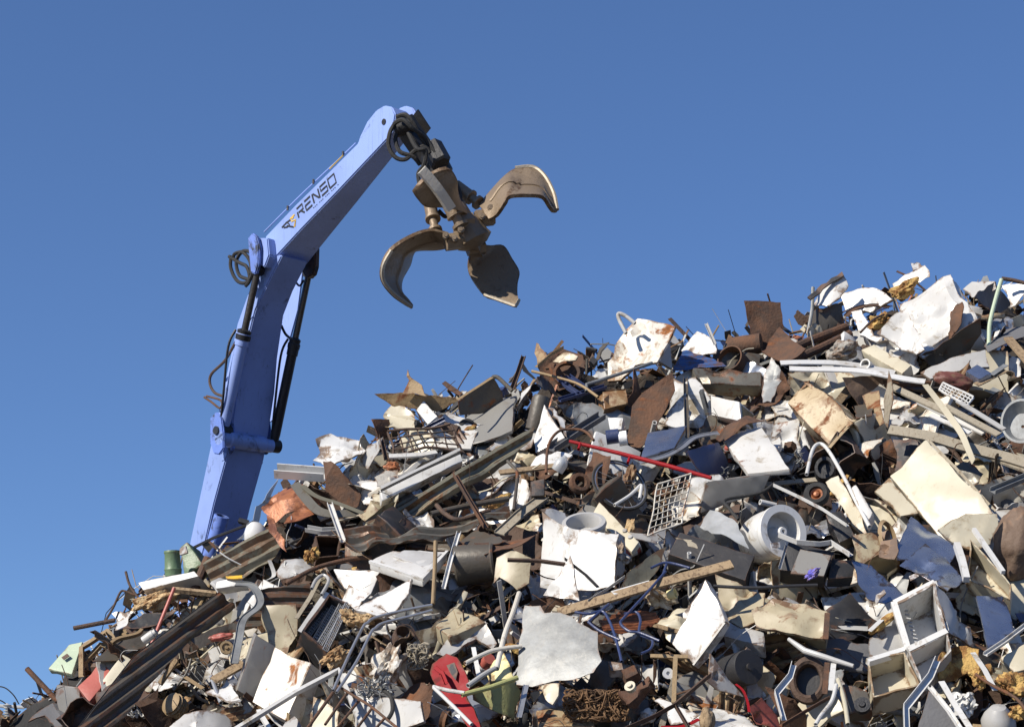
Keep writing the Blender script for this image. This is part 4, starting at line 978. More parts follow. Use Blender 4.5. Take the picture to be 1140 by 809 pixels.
PN('sheet_scrap', 'blue-white torn strips right of the crushed white ridge sheet', 'blue-white torn strips', 'lightgrey', [(398, 506), (408, 496), (420, 497), (428, 490), (422, 508), (412, 524), (404, 516)], n=(-.2, -.8, .5), d=.3, folds=4, famp=.35)
o = PN('copper_sheet', 'crumpled copper-coloured sheet scrap near the crane arm', 'crumpled copper sheet', 'copper', [(291, 566), (299, 545), (309, 533), (322, 532), (335, 537), (350, 552), (358, 560), (352, 567), (336, 566), (318, 572), (307, 580), (298, 574)], n=(-.4, -.75, .5), d=.45, folds=5, famp=.3, dent=.09)
psub(o, 'torn_strip', 'copper', [(296, 572), (304, 576), (307, 590), (316, 598), (315, 612), (308, 602), (300, 592)], n=FLt, d=.52, folds=3, famp=.3)
psub(o, 'torn_strip', 'copper', [(318, 575), (336, 566), (352, 566), (356, 562), (350, 572), (330, 577), (314, 580)], n=(-.1, -.5, .85), d=.54, folds=2, famp=.3)
PN('sheet_scrap', 'grey film-like sheet leaning left of the copper sheet', 'grey sheet left of the copper', 'clear', [(266, 602), (276, 586), (293, 553), (308, 533), (300, 556), (290, 580), (280, 600)], n=FR, d=.2, folds=1)
LT('lamp_dome', 'smooth white dome below the copper sheet beside the crane arm', 'smooth white dome', 'white', (286, 598), (-.2, -.5, .85), [(-4, 14), (2, 14), (9, 12), (15, 8), (18, 3), (18.5, .1)], d=.1, seg=24)
PN('sheet_scrap', 'rust-orange folded plates right of the copper sheet', 'rust-orange folded plates', 'rust', [(364, 517), (380, 526), (398, 545), (390, 556), (376, 555), (363, 549)], n=(-.3, -.8, .45), d=.4, folds=3, famp=.4)
BR('bent_strap', 'olive bent strap lying over the copper sheet to the grey plate', 'olive bent strap', 'olive', [(336, 540), (352, 552), (376, 560), (404, 571)], 6, 'flat', d=.6, smooth=True)
BR('bent_strap', 'wide grey steel strap bent round below the copper sheet', 'wide grey steel strap', 'duct', [(328, 538), (340, 554), (354, 568), (372, 572), (396, 570)], 11, 'flat', d=.58, smooth=True, up=Vector((0, -.9, .3)))
BR('flat_bar', 'white flat bar standing in front of the brown box', 'white bar by the brown box', 'white', [(367, 560), (374, 580), (382, 602)], 6, 'channel', d=.6)
BR('flat_bar', 'pale level strip left of the brown box', 'pale strip by the brown box', 'lightgrey', [(341, 588), (358, 591), (378, 590)], 8, 'channel', d=.5)
BX('metal_box', 'dark brown open metal box under the grey steel strap', 'dark brown open box', 'darkrust', [(351, 596), (380, 597), (377, 619), (353, 621)], (.2, -.95, .2), .25, d=.34, openf='front', bev=0, dent=.02)
TB('rebar', 'long rusty rod lying level under the brown box', 'rod under the brown box', 'rust', [(318, 650), (345, 635), (368, 627), (398, 621), (414, 621)], 2.6, d=.5)
LP('foam_chunk', 'small yellow foam scrap left of the brown box', 'small yellow foam scrap', 'foam', (346, 618), (7, 9), d=.45, amp=.6)
PN('sheet_scrap', 'dusty silver crumpled sheet below the rusty ribbed roof sheet', 'dusty silver sheet', 'lightgrey', [(308, 633), (322, 620), (338, 618), (350, 630), (336, 638), (312, 640)], d=.4, folds=4, famp=.25)
TB('bent_tube', 'white bent tube hook left of the white box with a brown spot', 'white tube hook', 'lightgrey', [(347, 655), (352, 645), (360, 640), (366, 646), (358, 662)], 2, d=.6)
BR('wood_stick', 'pale wood lath leaning left of the black oven', 'pale wood lath', 'greywood', [(330, 688), (345, 665), (356, 643)], 5, 'slat', d=.5)
# ---------- ridge, left of middle
o = PN('roof_plate', 'tan steel plate sticking out level over the ridge at left of centre', 'tan ridge plate', 'tan', [(417, 438), (446, 437), (474, 440), (512, 444), (500, 452), (486, 459), (462, 455), (440, 452), (428, 446)], n=(-.2, -.85, -.4), d=.3, folds=1, famp=.08)
PN('sheet_scrap', 'pointed tan steel fin standing on the tan ridge plate', 'pointed tan fin', 'tan', [(455, 411), (457, 414), (475, 440), (446, 437), (451, 430), (456, 424)], n=(-.4, -.85, .2), d=.38, folds=1, famp=.25)
PN('roof_plate', 'dark folded sheet rising to a corner on the ridge beside the tan plate', 'dark folded ridge sheet', 'dull', [(510, 446), (548, 419), (560, 437), (560, 452), (540, 460), (512, 462)], n=(.5, -.8, -.2), d=.3, folds=0)
BR('flat_bar', 'pale edge strip along the top of the dark folded ridge sheet', 'pale ridge edge strip', 'tan', [(509, 445), (548, 420)], 3.5, 'flat', d=.42)
BX('metal_case', 'small white case under the tan ridge plate', 'small white case', 'white', [(462, 456), (472, 447), (487, 463), (476, 472)], (-.35, -.8, .45), .1, d=.34, bev=.008)
PN('sheet_scrap', 'pale cream crumpled sheet under the tan plate at the left ridge edge', 'pale crumpled ridge sheet', 'cream', [(428, 458), (440, 452), (458, 458), (466, 470), (458, 486), (444, 490), (430, 474)], d=.2, folds=5, famp=.35)
PN('sheet_scrap', 'cream torn sheet among the wires left of the white slanting lid', 'cream torn sheet', 'cream', [(456, 480), (474, 476), (484, 490), (474, 505), (452, 506), (444, 494)], n=FLt, d=.22, folds=4, famp=.3)
grid_rack('wire_rack', 'rusty wire rack buried in front of the cream torn sheet', 'rusty wire rack', 'darkrust', [(432, 478), (500, 474), (512, 500), (440, 506)], 6, 4, .9, d=.36, n=(0, -.8, .6), wob=.06)
PN('metal_plate', 'small rusty plate sticking up at the left ridge edge', 'small rusty ridge plate', 'rust', [(417, 466), (434, 467), (432, 486), (420, 489)], n=FR, d=.25, folds=1)
BR('angle_iron', 'rusty bent angle iron standing in front of the small rusty plate', 'rusty angle at the ridge', 'darkrust', [(414, 477), (424, 484), (430, 510)], 5, 'angle', d=.35)
BR('white_board', 'white board lying level above the long slanting lid', 'white board above the lid', 'white', [(433, 508), (470, 506), (486, 503)], 8, 'plank', d=.3)
PN('metal_plate', 'grey stained plate left of the long slanting lid', 'grey stained plate', 'stone', [(417, 532), (428, 524), (443, 523), (444, 533), (430, 540), (420, 540)], d=.35, folds=1)
LP('rust_lump', 'orange rust lump at the left of the slanting lid', 'orange rust lump', 'copper', (437, 520), (8, 5), d=.3, amp=.5)
BR('angle_iron', 'dark steel bar standing tilted on the ridge left of the drum end', 'dark tilted ridge bar', 'darkrust', [(583, 396), (577, 414), (570, 433)], 5, 'channel', d=.25, n=CAM)
TB('bent_tube', 'dark bent pipe end over the dark folded ridge sheet', 'dark bent ridge pipe', 'dull', [(548, 420), (554, 420), (563, 428), (570, 435)], 2.4, d=.36, n=CAM)
PN('sheet_scrap', 'narrow brown fin sticking up beside the crushed drum end', 'narrow brown fin', 'tan', [(598, 382), (608, 393), (612, 400), (598, 403), (596, 392)], n=FLt, d=.25, folds=1)
o = PN('drum_end', 'rusty crushed drum end with a round ring, on the ridge', 'rusty crushed drum end', 'rust', [(598, 405), (612, 393), (624, 387), (648, 398), (652, 414), (640, 430), (622, 436), (606, 424)], n=(-.1, -.9, .35), d=.3, folds=1, bend=.2)
lid(o, 'ring', 'rust', (631, 417), (-.1, -.9, .35), [(0, 16), (5, 15), (5, 12), (0, 12)], .36, seg=24)
psub(o, 'torn_flap', 'cream', [(614, 402), (626, 391), (642, 396), (640, 400), (622, 404)], n=FLt, d=.45, folds=2)
BR('bent_rail', 'rusty folded edge along the top of the crushed drum end', 'rusty edge on the drum end', 'tan', [(597, 407), (612, 394), (626, 386)], 4, 'angle', d=.5)
TB('steel_rod', 'long thin tan rod bent across the blue-grey frames', 'long thin tan rod', 'tan', [(592, 413), (620, 420), (645, 428), (666, 442)], 1.6, d=.5)
for pts, lab, sh in (([(623, 445), (640, 440), (674, 430)], 'blue-grey steel frame bar under the light tube', 'blue-grey frame bar'),
                     ([(622, 420), (634, 432), (646, 440)], 'short blue-grey frame bar beside the crushed drum end', 'short blue-grey bar'),
                     ([(632, 418), (646, 428), (658, 436)], 'blue-grey slotted bar just right of the short one', 'slotted blue-grey bar')):
    BR('frame_bar', lab, sh, 'navy', pts, 6, 'channel', d=.4)
TB('steel_tube', 'pale grey tube sloping up to the white rust-stained shell', 'pale sloping tube', 'galv', [(653, 436), (653, 428), (690, 416), (726, 404)], 2, d=.5, smooth=False)
PN('sheet_scrap', 'dark blue-grey crumpled panel left of the drum end', 'blue-grey panel by the drum end', 'felt', [(598, 418), (606, 418), (625, 440), (606, 436), (598, 432)], n=FR, d=.35, folds=2)
# white dome shell rust stained on ridge
o = PN('appliance_shell', 'white rust-stained curved shell standing on the ridge under the grapple', 'rust-stained white shell', 'whiterust', [(672, 420), (674, 400), (683, 384), (696, 368), (711, 355), (746, 357), (739, 378), (730, 402), (708, 408), (690, 422)], n=(-.5, -.78, .37), d=.3, folds=2, famp=.1, dent=.06, bend=-.25)
sub(o, TB('handle', None, None, 'lightgrey', [(707, 360), (697, 352), (689, 349), (689, 355), (697, 371)], 2.2, d=.4, n=CAM))
o = BX('metal_door', 'small white door greyed for shade, slotted edge, leaning on the rust-stained white shell', 'small slotted door', 'lightgrey', [(729, 360), (747, 383), (749, 411), (732, 401)], (.5, -.85, .1), .04, d=.45, bev=.006, dent=.012)  # grey on this white door is shade put into the colour
PN('appliance_panel', 'plain white panel on the ridge left of the rusty pipe mouth', 'plain white ridge panel', 'white', [(776, 367), (784, 372), (797, 380), (798, 393), (780, 396), (758, 391)], n=FLt, d=.2, folds=1)
BR('angle_iron', 'thin white post leaning on the plain white ridge panel', 'thin white ridge post', 'lightgrey', [(786, 360), (796, 383)], 3.5, 'channel', d=.3, n=CAM)
PN('metal_panel', 'blue painted panel on the ridge below the plain white panel', 'blue ridge panel', 'blue', [(761, 389), (776, 393), (792, 397), (809, 406), (780, 410), (748, 414)], n=(-.05, -.75, .6), d=.26, folds=1, corr=.006, cpitch=.07, cdir=Vector((1, 0, .1)))
LT('rusty_pipe', 'wide rusty pipe with its open mouth facing out on the ridge', 'rusty pipe mouth', 'rust', (812, 398), (-.5, -.8, .25), [(-46, 14), (0, 15), (0, 13.5), (-20, 13), (-20, .1)], d=.3, seg=28)
LT('rusty_pipe', 'second rusty pipe lying behind the open pipe mouth', 'pipe behind the pipe mouth', 'rust', (824, 386), (.9, -.3, .1), [(-12, .1), (-12, 12), (24, 11), (24, .1)], d=.0, seg=24)
PN('steel_plate', 'tall flat rusty plate standing upright on the ridge', 'tall upright rusty plate', 'rust', [(828, 336), (869, 336), (872, 365), (862, 380), (851, 392), (840, 391)], n=(.1, -.98, .1), d=.1, th=.012, folds=0, dent=.02, bend=.06)
PN('steel_plate', 'curved rusty plate leaning in front of the tall upright one', 'curved rusty plate', 'rust', [(868, 366), (884, 380), (901, 398), (876, 405), (849, 394), (856, 384)], n=(-.35, -.6, .7), d=.3, th=.012, folds=0, bend=.4)
for i, (pts, lab, sh) in enumerate((([(872, 392), (905, 378), (942, 364)], 'rusty pipe running along the ridge behind the curled white sheet', 'upper ridge pipe'), ([(880, 402), (912, 388), (946, 372)], 'second rusty pipe just below the ridge pipe', 'lower ridge pipe'))):
    TB('steel_pipe', lab, sh, 'rust', pts, 5, d=.2, smooth=False)
# duct, cubes etc
BX('crushed_duct', 'long dark crushed metal duct below the blue ridge panel', 'long crushed duct', 'duct', [(771, 407), (849, 413), (849, 428), (780, 428)], (-.05, -.9, .4), .16, d=.42, bev=.03, dent=.06, crush=.03)
PN('sheet_scrap', 'crushed galvanised sheet hanging down right of the white cube', 'hanging galvanised sheet', 'galv', [(859, 397), (869, 410), (866, 430), (859, 447), (847, 447), (848, 430), (853, 412)], n=FLt, d=.6, folds=3, famp=.25, dent=.05)
PN('board', 'large rust-brown flat board leaning left of the white folded sheets', 'large rust-brown board', 'rust', [(749, 414), (751, 433), (742, 455), (724, 488), (707, 504), (697, 488), (704, 452), (718, 436)], n=(-.15, -.95, .2), d=.42, th=.02, folds=0, dent=.02)
PN('sheet_scrap', 'stack of folded white sheets right of the rust-brown board', 'folded white sheets', 'white', [(774, 419), (793, 441), (792, 462), (776, 472), (748, 474), (740, 468), (750, 424), (762, 430)], n=(-.3, -.85, .4), d=.3, folds=4, famp=.25)
PN('sheet_scrap', 'tilted white sheet below the folded white sheets', 'tilted white sheet', 'white', [(742, 456), (763, 440), (770, 462), (764, 478), (740, 472)], n=(-.1, -.75, .65), d=.42, folds=1)
BR('slotted_post', 'dark slotted post standing in front of the folded white sheets', 'dark slotted post', 'dull', [(763, 420), (765, 486)], 5, 'channel', d=.58)
# white cube with window
o = BX('microwave_oven', 'white microwave-like box with a dark glass side, near the top centre', 'white box with dark glass', 'white', [(791, 440), (823, 447), (825, 469), (792, 462)], (-.62, -.72, .3), .24, d=.45, bev=.008, dent=.006)
q = plane_pts([(791, 440), (823, 447), (825, 469), (792, 462)], norm_of((-.62, -.72, .3)), .45); nn = norm_of((-.62, -.72, .3))
bk = -nn * .24; off = (q[1] - q[0]).normalized() * .012
wq = [q[1] + bk * .12 + (q[2] - q[1]) * .12 + off, q[1] + bk * .9 + (q[2] - q[1]) * .12 + off, q[1] + bk * .9 + (q[2] - q[1]) * .85 + off, q[1] + bk * .12 + (q[2] - q[1]) * .85 + off]
sub(o, mk('glass_door', [p for p in wq] + [p - off * .8 for p in wq], [[0, 1, 2, 3], [7, 6, 5, 4], [0, 4, 5, 1], [1, 5, 6, 2], [2, 6, 7, 3], [3, 7, 4, 0]], 'glass', ang=0))
BX('glass_panel', 'pale blue-white flat panel left of the curved silver rail', 'pale blue-white panel', 'mirror', [(721, 481), (765, 473), (751, 498), (713, 510)], (-.15, -.55, .82), .03, d=.5, bev=.006, dent=.012)
BR('bent_rail', 'curved silver appliance rail sweeping under the pale blue-white panel', 'curved silver rail', 'silver', [(712, 515), (740, 508), (758, 499), (774, 487), (800, 482)], 7, 'lip', d=.62, smooth=True)
BX('oven_lid', 'speckled white oven lid tilted below the white box with dark glass', 'speckled white lid', 'white', [(804, 488), (848, 474), (879, 522), (832, 527)], (-.3, -.6, .74), .05, d=.5, bev=.01, dent=.03)
PN('metal_scrap', 'rusty torn strip along the top of the speckled white lid', 'rusty strip on the lid', 'rust', [(797, 482), (812, 470), (834, 470), (848, 476), (826, 480), (806, 488)], d=.55, folds=4, famp=.4)
PN('oven_door', 'dark glossy oven door in shade left of the speckled lid', 'dark glossy oven door', 'navy', [(770, 500), (800, 492), (815, 515), (812, 530), (784, 532)], n=FR, d=.32, folds=0, bend=-.2)
o = BX('beige_cabinet', 'big rust-stained beige cabinet with an open dark side, upper right', 'rust-stained beige cabinet', 'beigerust', [(897, 418), (951, 466), (922, 498), (876, 448)], (-.4, -.8, .42), .42, d=.62, bev=.02, dent=.05, openf='right', wall=.015)
sub(o, BR('rim', None, None, 'beigerust', [(951, 467), (936, 483), (923, 498)], 5, 'lip', d=.55)); sub(o, PN('shelf', None, None, 'dull', [(952, 452), (975, 448), (970, 462), (953, 466)], n=UP, d=.3, folds=0))
LT('drum', 'dark metal drum end under the beige cabinet corner', 'dark drum end', 'dull', (945, 488), (.3, -.85, .4), [(-25, 18), (0, 19), (1, 17), (-3, 16), (-3, .1)], d=.3, squash=(1, .8))
# red pole
o = TB('steel_pole', 'long bright red pole lying across the middle of the heap', 'long red pole', 'red', [(634, 491), (688, 504), (742, 518), (792, 532)], 3.2, d=.85, smooth=False, radii=[1.9, 2.4, 2.6, 2.2])
sub(o, TB('lug', None, None, 'red', [(646, 494), (644, 500)], 1.6, d=.85)); sub(o, TB('lug', None, None, 'red', [(701, 509), (699, 515)], 1.6, d=.85))
# centre
BX('metal_box', 'white enamel box with a bent corner, left of the red pole start', 'white box near the pole start', 'white', [(606, 450), (629, 487), (596, 504), (594, 490)], (-.4, -.8, .45), .12, d=.5, bev=.006, dent=.02)
PN('sheet_scrap', 'white bent flap on top of the white box near the red pole', 'white bent flap', 'white', [(607, 450), (616, 455), (630, 468), (630, 486), (618, 466)], n=(.1, -.6, .8), d=.56, folds=1)
LT('steel_post', 'thick brown-grey post standing on the ridge left of the white box', 'thick brown-grey post', 'dull', (594, 478), (.25, -.1, .97), [(0, .1), (0, 9), (34, 10), (38, 8), (38, .1)], d=.28, seg=20, dent=.02)
PN('appliance_panel', 'white curved appliance cover below the white box near the pole', 'white curved cover', 'white', [(585, 517), (596, 506), (614, 503), (636, 502), (630, 512), (606, 520)], n=(-.2, -.6, .75), d=.5, bend=-.3, folds=1)
BR('steel_channel', 'grey channel leaning down right of the white box', 'grey leaning channel', 'felt', [(613, 499), (640, 481), (670, 462)], 11, 'channel', d=.42)
BX('crushed_box', 'dirty grey crumpled box below the pale sloping tube', 'dirty grey crumpled box', 'beigerust', [(669, 433), (698, 431), (699, 449), (672, 456)], (.1, -.9, .4), .15, d=.45, bev=.015, dent=.06)
o = BX('metal_case', 'small white ribbed case left of the big rust-brown board', 'small white ribbed case', 'white', [(676, 464), (694, 465), (692, 478), (679, 478)], (-.2, -.9, .35), .1, d=.5, bev=.008, dent=.01)
for k in range(3): psub(o, 'slot', 'dark', [(679 + 5 * k, 467), (682 + 5 * k, 467), (682 + 5 * k, 470), (679 + 5 * k, 470)], n=(-.2, -.9, .35), d=.505, folds=0, dent=0, edge=0)
o = LT('paint_can', 'dark blue can with a white label above the red pole', 'dark blue can', 'navy', (675, 487), (.97, -.1, .12), [(0, .1), (0, 8), (14, 8), (14, .1)], d=.55, seg=20)
lid(o, 'label', 'paper', (689, 488.5), (.97, -.1, .12), [(0, .1), (0, 8.2), (9, 8.2), (9, .1)], .55, seg=20)
TB('rebar', 'thin rusty rod bent into an arch left of the red pole', 'thin rusty arch', 'rust', [(608, 527), (609, 505), (613, 490), (624, 479), (644, 478), (654, 482), (661, 490)], 1.6, d=.75)
PN('board', 'rusty brown sheet below the red pole beside the bicycle wheel', 'rusty sheet by the wheel', 'rust', [(661, 503), (681, 508), (678, 522), (671, 542), (647, 536), (654, 518)], n=(-.2, -.9, .35), d=.62, folds=1, famp=.1)
BR('timber_board', 'pale timber board lying level below the thin rusty arch', 'pale board under the arch', 'wood', [(556, 526), (590, 522), (622, 518)], 9, 'plank', d=.55)
LT('jug', 'clear bluish plastic jug beside the pale timber board', 'bluish plastic jug', 'clear', (620, 524), (.5, -.2, .8), [(0, .1), (0, 7), (10, 7.5), (15, 5), (17, 3), (19, 3), (19, .1)], d=.65, seg=18)
BX('plastic_box', 'small black box below the pale timber board', 'small black box', 'dark', [(590, 535), (606, 533), (606, 551), (591, 552)], (-.1, -.9, .4), .1, d=.5, bev=.006)
LT('elbow_pipe', 'thick rusty curved pipe elbow below the rusty sheet', 'rusty pipe elbow', 'rust', (645, 538), (.3, -.9, .3), [(-5, 11), (0, 12.5), (5, 11), (5, 7), (0, 6), (-5, 7), (-5, 11)], d=.5, seg=20)
BR('angle_iron', 'rust-brown angle bar sloping down from the white slanting lid', 'sloping rusty angle bar', 'rust', [(507, 527), (522, 553), (541, 585)], 6, 'angle', d=.62)
TB('bent_tube', 'steel crook-shaped tube standing right of the sloping angle bar', 'steel crook tube', 'dull', [(565, 513), (574, 523), (576, 530), (574, 550), (572, 568)], 1.9, d=.62)
TB('steel_pipe', 'upright thin brown pipe beside the white moulded liner', 'upright thin brown pipe', 'tan', [(485, 602), (484, 635), (482, 672)], 2.4, d=.85, n=CAM)
TB('steel_pipe', 'dark level pipe under the long olive corrugated sheet', 'dark level pipe', 'dull', [(480, 572), (520, 563), (566, 555)], 3.4, d=.42)
TB('steel_pipe', 'second dark pipe curving under the dark level pipe', 'second dark pipe', 'darkrust', [(486, 562), (496, 572), (512, 578), (545, 568)], 2.6, d=.46)
# bicycle wheel
cw = on_heap(690, 540, .5); sc = cw.y / F; axw = Vector((.35, -.82, .45)).normalized()
whl = empty('bicycle_wheel', cw); tag(whl, 'bicycle wheel with thin spokes lying below the long red pole', 'bicycle wheel', short='bicycle wheel')
prof = [(-.012, .94), (-.014, 1.0), (0, 1.03), (.014, 1.0), (.012, .94), (0, .92), (-.012, .94)]
Rw = 33 * sc
V, Fc = lathe_geo(cw, axw, [(t, r * Rw) for t, r in prof], 48); mk('tyre', V, Fc, 'rubber', whl)
V, Fc = lathe_geo(cw, axw, [(-.01, .9 * Rw), (-.011, .94 * Rw), (.011, .94 * Rw), (.01, .9 * Rw), (-.01, .9 * Rw)], 48); mk('rim', V, Fc, 'silver', whl)
V, Fc = lathe_geo(cw, axw, [(-.05, .001), (-.05, .008), (-.035, .008), (-.035, .03), (-.03, .03), (-.028, .016), (.028, .016), (.03, .03), (.035, .03), (.035, .008), (.05, .008), (.05, .001)], 14); mk('hub', V, Fc, 'silver', whl)
u, w = ortho(axw); parts = []
for i in range(20):
    a = 2 * math.pi * i / 20; b_ = a + (.5 if i % 2 else -.5); s = .03 if i % 4 < 2 else -.03
    parts.append(sweep_geo([cw + axw * s + (u * math.cos(b_) + w * math.sin(b_)) * .03, cw + (u * math.cos(a) + w * math.sin(a)) * Rw * .91], ring_prof(4), .002))
V, Fc = join_geo(parts); mk('spoke', V, Fc, 'galv', whl)['kind'] = 'stuff'
LP('bark_sack', 'brown torn sack behind the bicycle wheel', 'torn sack behind the wheel', 'tan', (701, 532), (6, 15), d=.45, tilt=15, amp=.5)
TB('plastic_pipe', 'white looped plastic pipe inside the bicycle wheel', 'white loop in the wheel', 'white', [(684, 562), (700, 552), (708, 545), (714, 540), (712, 555)], 1.9, d=.62)
grid_rack('wire_grid', 'white square-mesh wire grid right of the bicycle wheel', 'white square-mesh grid', 'whiterust', [(734, 538), (769, 528), (759, 584), (722, 599)], 6, 8, .6, d=.62, n=(.1, -.85, .5), wob=.03)
BX('appliance_panel', 'shaded grey cabinet panel under the speckled white lid', 'shaded grey panel', 'grey', [(785, 536), (859, 527), (850, 548), (780, 571)], (.15, -.96, -.2), .05, d=.34, bev=.01, dent=.02)
PN('clear_sheet', 'cloudy clear plastic sheet left of the white drum', 'cloudy clear sheet', 'clear', [(777, 582), (790, 565), (806, 572), (822, 582), (832, 606), (818, 600)], n=(-.2, -.6, .75), d=.6, bend=-.3, folds=0)
o = BX('console_box', 'black flat console box full of debris, below the cloudy clear sheet', 'black console box', 'dark', [(743, 616), (757, 592), (840, 618), (830, 646)], (-.1, -.78, .6), .2, d=.5, bev=.012, dent=.02)
psub(o, 'debris_strip', 'greywood', [(752, 600), (768, 601), (812, 614), (834, 628), (800, 616), (764, 608)], n=(-.1, -.78, .6), d=.515, folds=2, th=.01)
BR('timber_plank', 'long pale timber plank lying across the centre of the heap', 'long pale plank', 'wood', [(622, 682), (720, 653), (815, 628)], 13, 'plank', d=.95, up=Vector((-.25, -.75, .6)), n=(-.1, -.7, .7))
PN('board', 'dark olive board standing below the white wire grid', 'dark olive board', 'olive', [(691, 655), (698, 638), (720, 622), (742, 608), (736, 628), (722, 648), (704, 655)], n=(.25, -.9, .2), d=.55, folds=0)
BR('white_strip', 'white tapered strip lying along the top of the long plank', 'strip along the plank', 'white', [(682, 660), (724, 648)], 8, 'slat', d=.9)
BR('flat_bar', 'pale thin bar leaning left of the dark olive board', 'pale bar by the olive board', 'lightgrey', [(653, 668), (676, 654), (694, 641)], 4, 'angle', d=.85)
LP('cloth', 'cream crumpled cloth with a yellow pot below the long plank', 'cream crumpled cloth', 'cream', (734, 666), (15, 9), d=.62, tilt=20, amp=.5)
LT('plastic_pot', 'small yellowed plastic pot on the cream crumpled cloth', 'small yellowed pot', 'yellowplastic', (752, 660), (.85, -.4, .2), [(-9, .1), (-9, 5), (0, 6), (0, 5), (-6, 4), (-6, .1)], d=.8, seg=18)
# blue tube chair
o = TB('chair_frame', 'dark blue bent tube chair frame left of the white door', 'dark blue chair frame', 'navy', [(741, 636), (718, 662), (695, 687), (691, 694), (700, 702), (712, 704), (734, 713)], 1.6, d=1.0)
for pts in ([(640, 681), (656, 683), (670, 680), (678, 690), (686, 712), (692, 736)], [(695, 683), (708, 681), (713, 690), (712, 705), (726, 712), (724, 722), (714, 727)], [(655, 692), (668, 702), (690, 712)], [(655, 692), (664, 684), (678, 672)], [(725, 632), (742, 626), (768, 632)], [(738, 640), (742, 628)]):
    sub(o, TB('tube', None, None, 'navy', pts, 1.6, d=.95))
o = BX('fridge_door', 'white fridge door standing on edge at the right of the blue chair frame', 'white standing door', 'white', [(785, 642), (809, 690), (772, 742), (747, 716)], (-.45, -.86, .25), .11, d=.7, bev=.012, dent=.04)
sub(o, BR('door_seal', None, None, 'grey', [(807, 693), (790, 716), (772, 740)], 2.4, 'square', d=.76, n=(-.45, -.86, .25)))
psub(o, 'inner_liner', 'lightgrey', [(750, 682), (762, 680), (774, 664), (779, 652), (784, 648), (776, 678), (764, 690)], n=(-.45, -.86, .25), d=.73, folds=1, th=.01)
BX('ribbed_housing', 'grey ribbed housing right of the white standing door', 'grey ribbed housing', 'lightgrey', [(810, 691), (851, 703), (852, 720), (805, 708)], (-.15, -.8, .58), .14, d=.45, bev=.015, dent=.02)
PN('metal_panel', 'blue-grey pointed panel below the white standing door', 'blue-grey pointed panel', 'lightgrey', [(792, 727), (808, 748), (827, 775), (800, 768), (787, 758)], n=(.4, -.9, .1), d=.5, folds=1)
o = LT('disc_drum', 'dark blue-grey disc with torn labels, lower right of centre', 'dark disc with labels', 'dark', (834, 742), (.5, -.85, .12), [(-40, .1), (-40, 19), (-2, 20), (0, 19.5), (0, 4), (3, 4), (3, .1)], d=.45, seg=32)  # near-black colour carries the shade on the disc
psub(o, 'label', 'lightgrey', [(816, 734), (823, 726), (827, 730), (820, 738)], n=(.5, -.85, .12), d=.475, folds=0, dent=0, edge=0); psub(o, 'label', 'lightgrey', [(828, 726), (832, 720), (836, 723), (831, 730)], n=(.5, -.85, .12), d=.475, folds=0, dent=0, edge=0)
# beige crumpled big
o = BX('appliance_side', 'large crumpled beige metal side with a rusty end, right of centre', 'large crumpled beige side', 'beige', [(812, 656), (862, 662), (924, 680), (920, 712)], (-.15, -.8, .58), .22, d=.5, bev=.02, dent=.05)
PN('appliance_side', 'crumpled beige flap at the left end of the large beige side', 'crumpled beige flap', 'beige', [(797, 643), (820, 648), (852, 660), (850, 690), (826, 702), (808, 690), (800, 665)], n=(-.25, -.8, .55), d=.58, folds=4, famp=.16, dent=.07)
PN('appliance_side', 'dented beige lower flap below the black rod', 'dented beige lower flap', 'beige', [(836, 680), (860, 664), (920, 678), (918, 711), (870, 704), (842, 696)], n=(-.2, -.85, .5), d=.66, folds=3, famp=.08, dent=.06)
sub(o, TB('bolt', None, None, 'rust', [(918, 690), (919, 693)], 1.4, d=.72)) if False else None
BR('flat_bar', 'rusty end strip at the right of the large beige side', 'rusty beige end strip', 'rust', [(921, 682), (919, 711)], 6, 'flat', d=.75)
TB('steel_rod', 'black rod lying level across the large beige side', 'black level rod', 'dark', [(794, 652), (840, 654), (880, 652), (910, 651)], 1.9, d=.95)
# white drum (extractor tub)
cd = on_heap(870, 592, .62); sc = cd.y / F; axd = Vector((.42, -.86, .1)).normalized()
tub = empty('round_tank', cd); tag(tub, 'white round tank lying with its open end and spindle facing out', 'tank', short='white round tank')
def lp(nm, m, prof, **k):
    V, Fc = lathe_geo(cd, axd, [(t * sc, max(1e-4, r * sc)) for t, r in prof], 40, **k); return mk(nm, V, Fc, m, tub, ang=40)
lp('shell', 'white', [(-62, 5), (-62, 14), (-56, 22), (-46, 27), (-34, 29), (-20, 29.5), (-10, 28), (-9, 27), (-6, 27), (-6, 28.5), (2, 28.5), (3, 27), (3, 23), (1, 22), (-14, 21), (-14, .1)])
lp('rim', 'white', [(-2, 28.7), (-2, 30.2), (4.5, 30.2), (4.5, 22), (2, 22)])
lp('spindle', 'white', [(-14, 9), (-12, 9), (-9, 6.5), (2, 5.5), (4, 4.5), (4, 2.2), (0, 2), (0, .1)])
psub(tub, 'label', 'paper', [(858, 604), (868, 603), (869, 609), (859, 611)], n=axd, d=.58, folds=0, dent=0, edge=0)
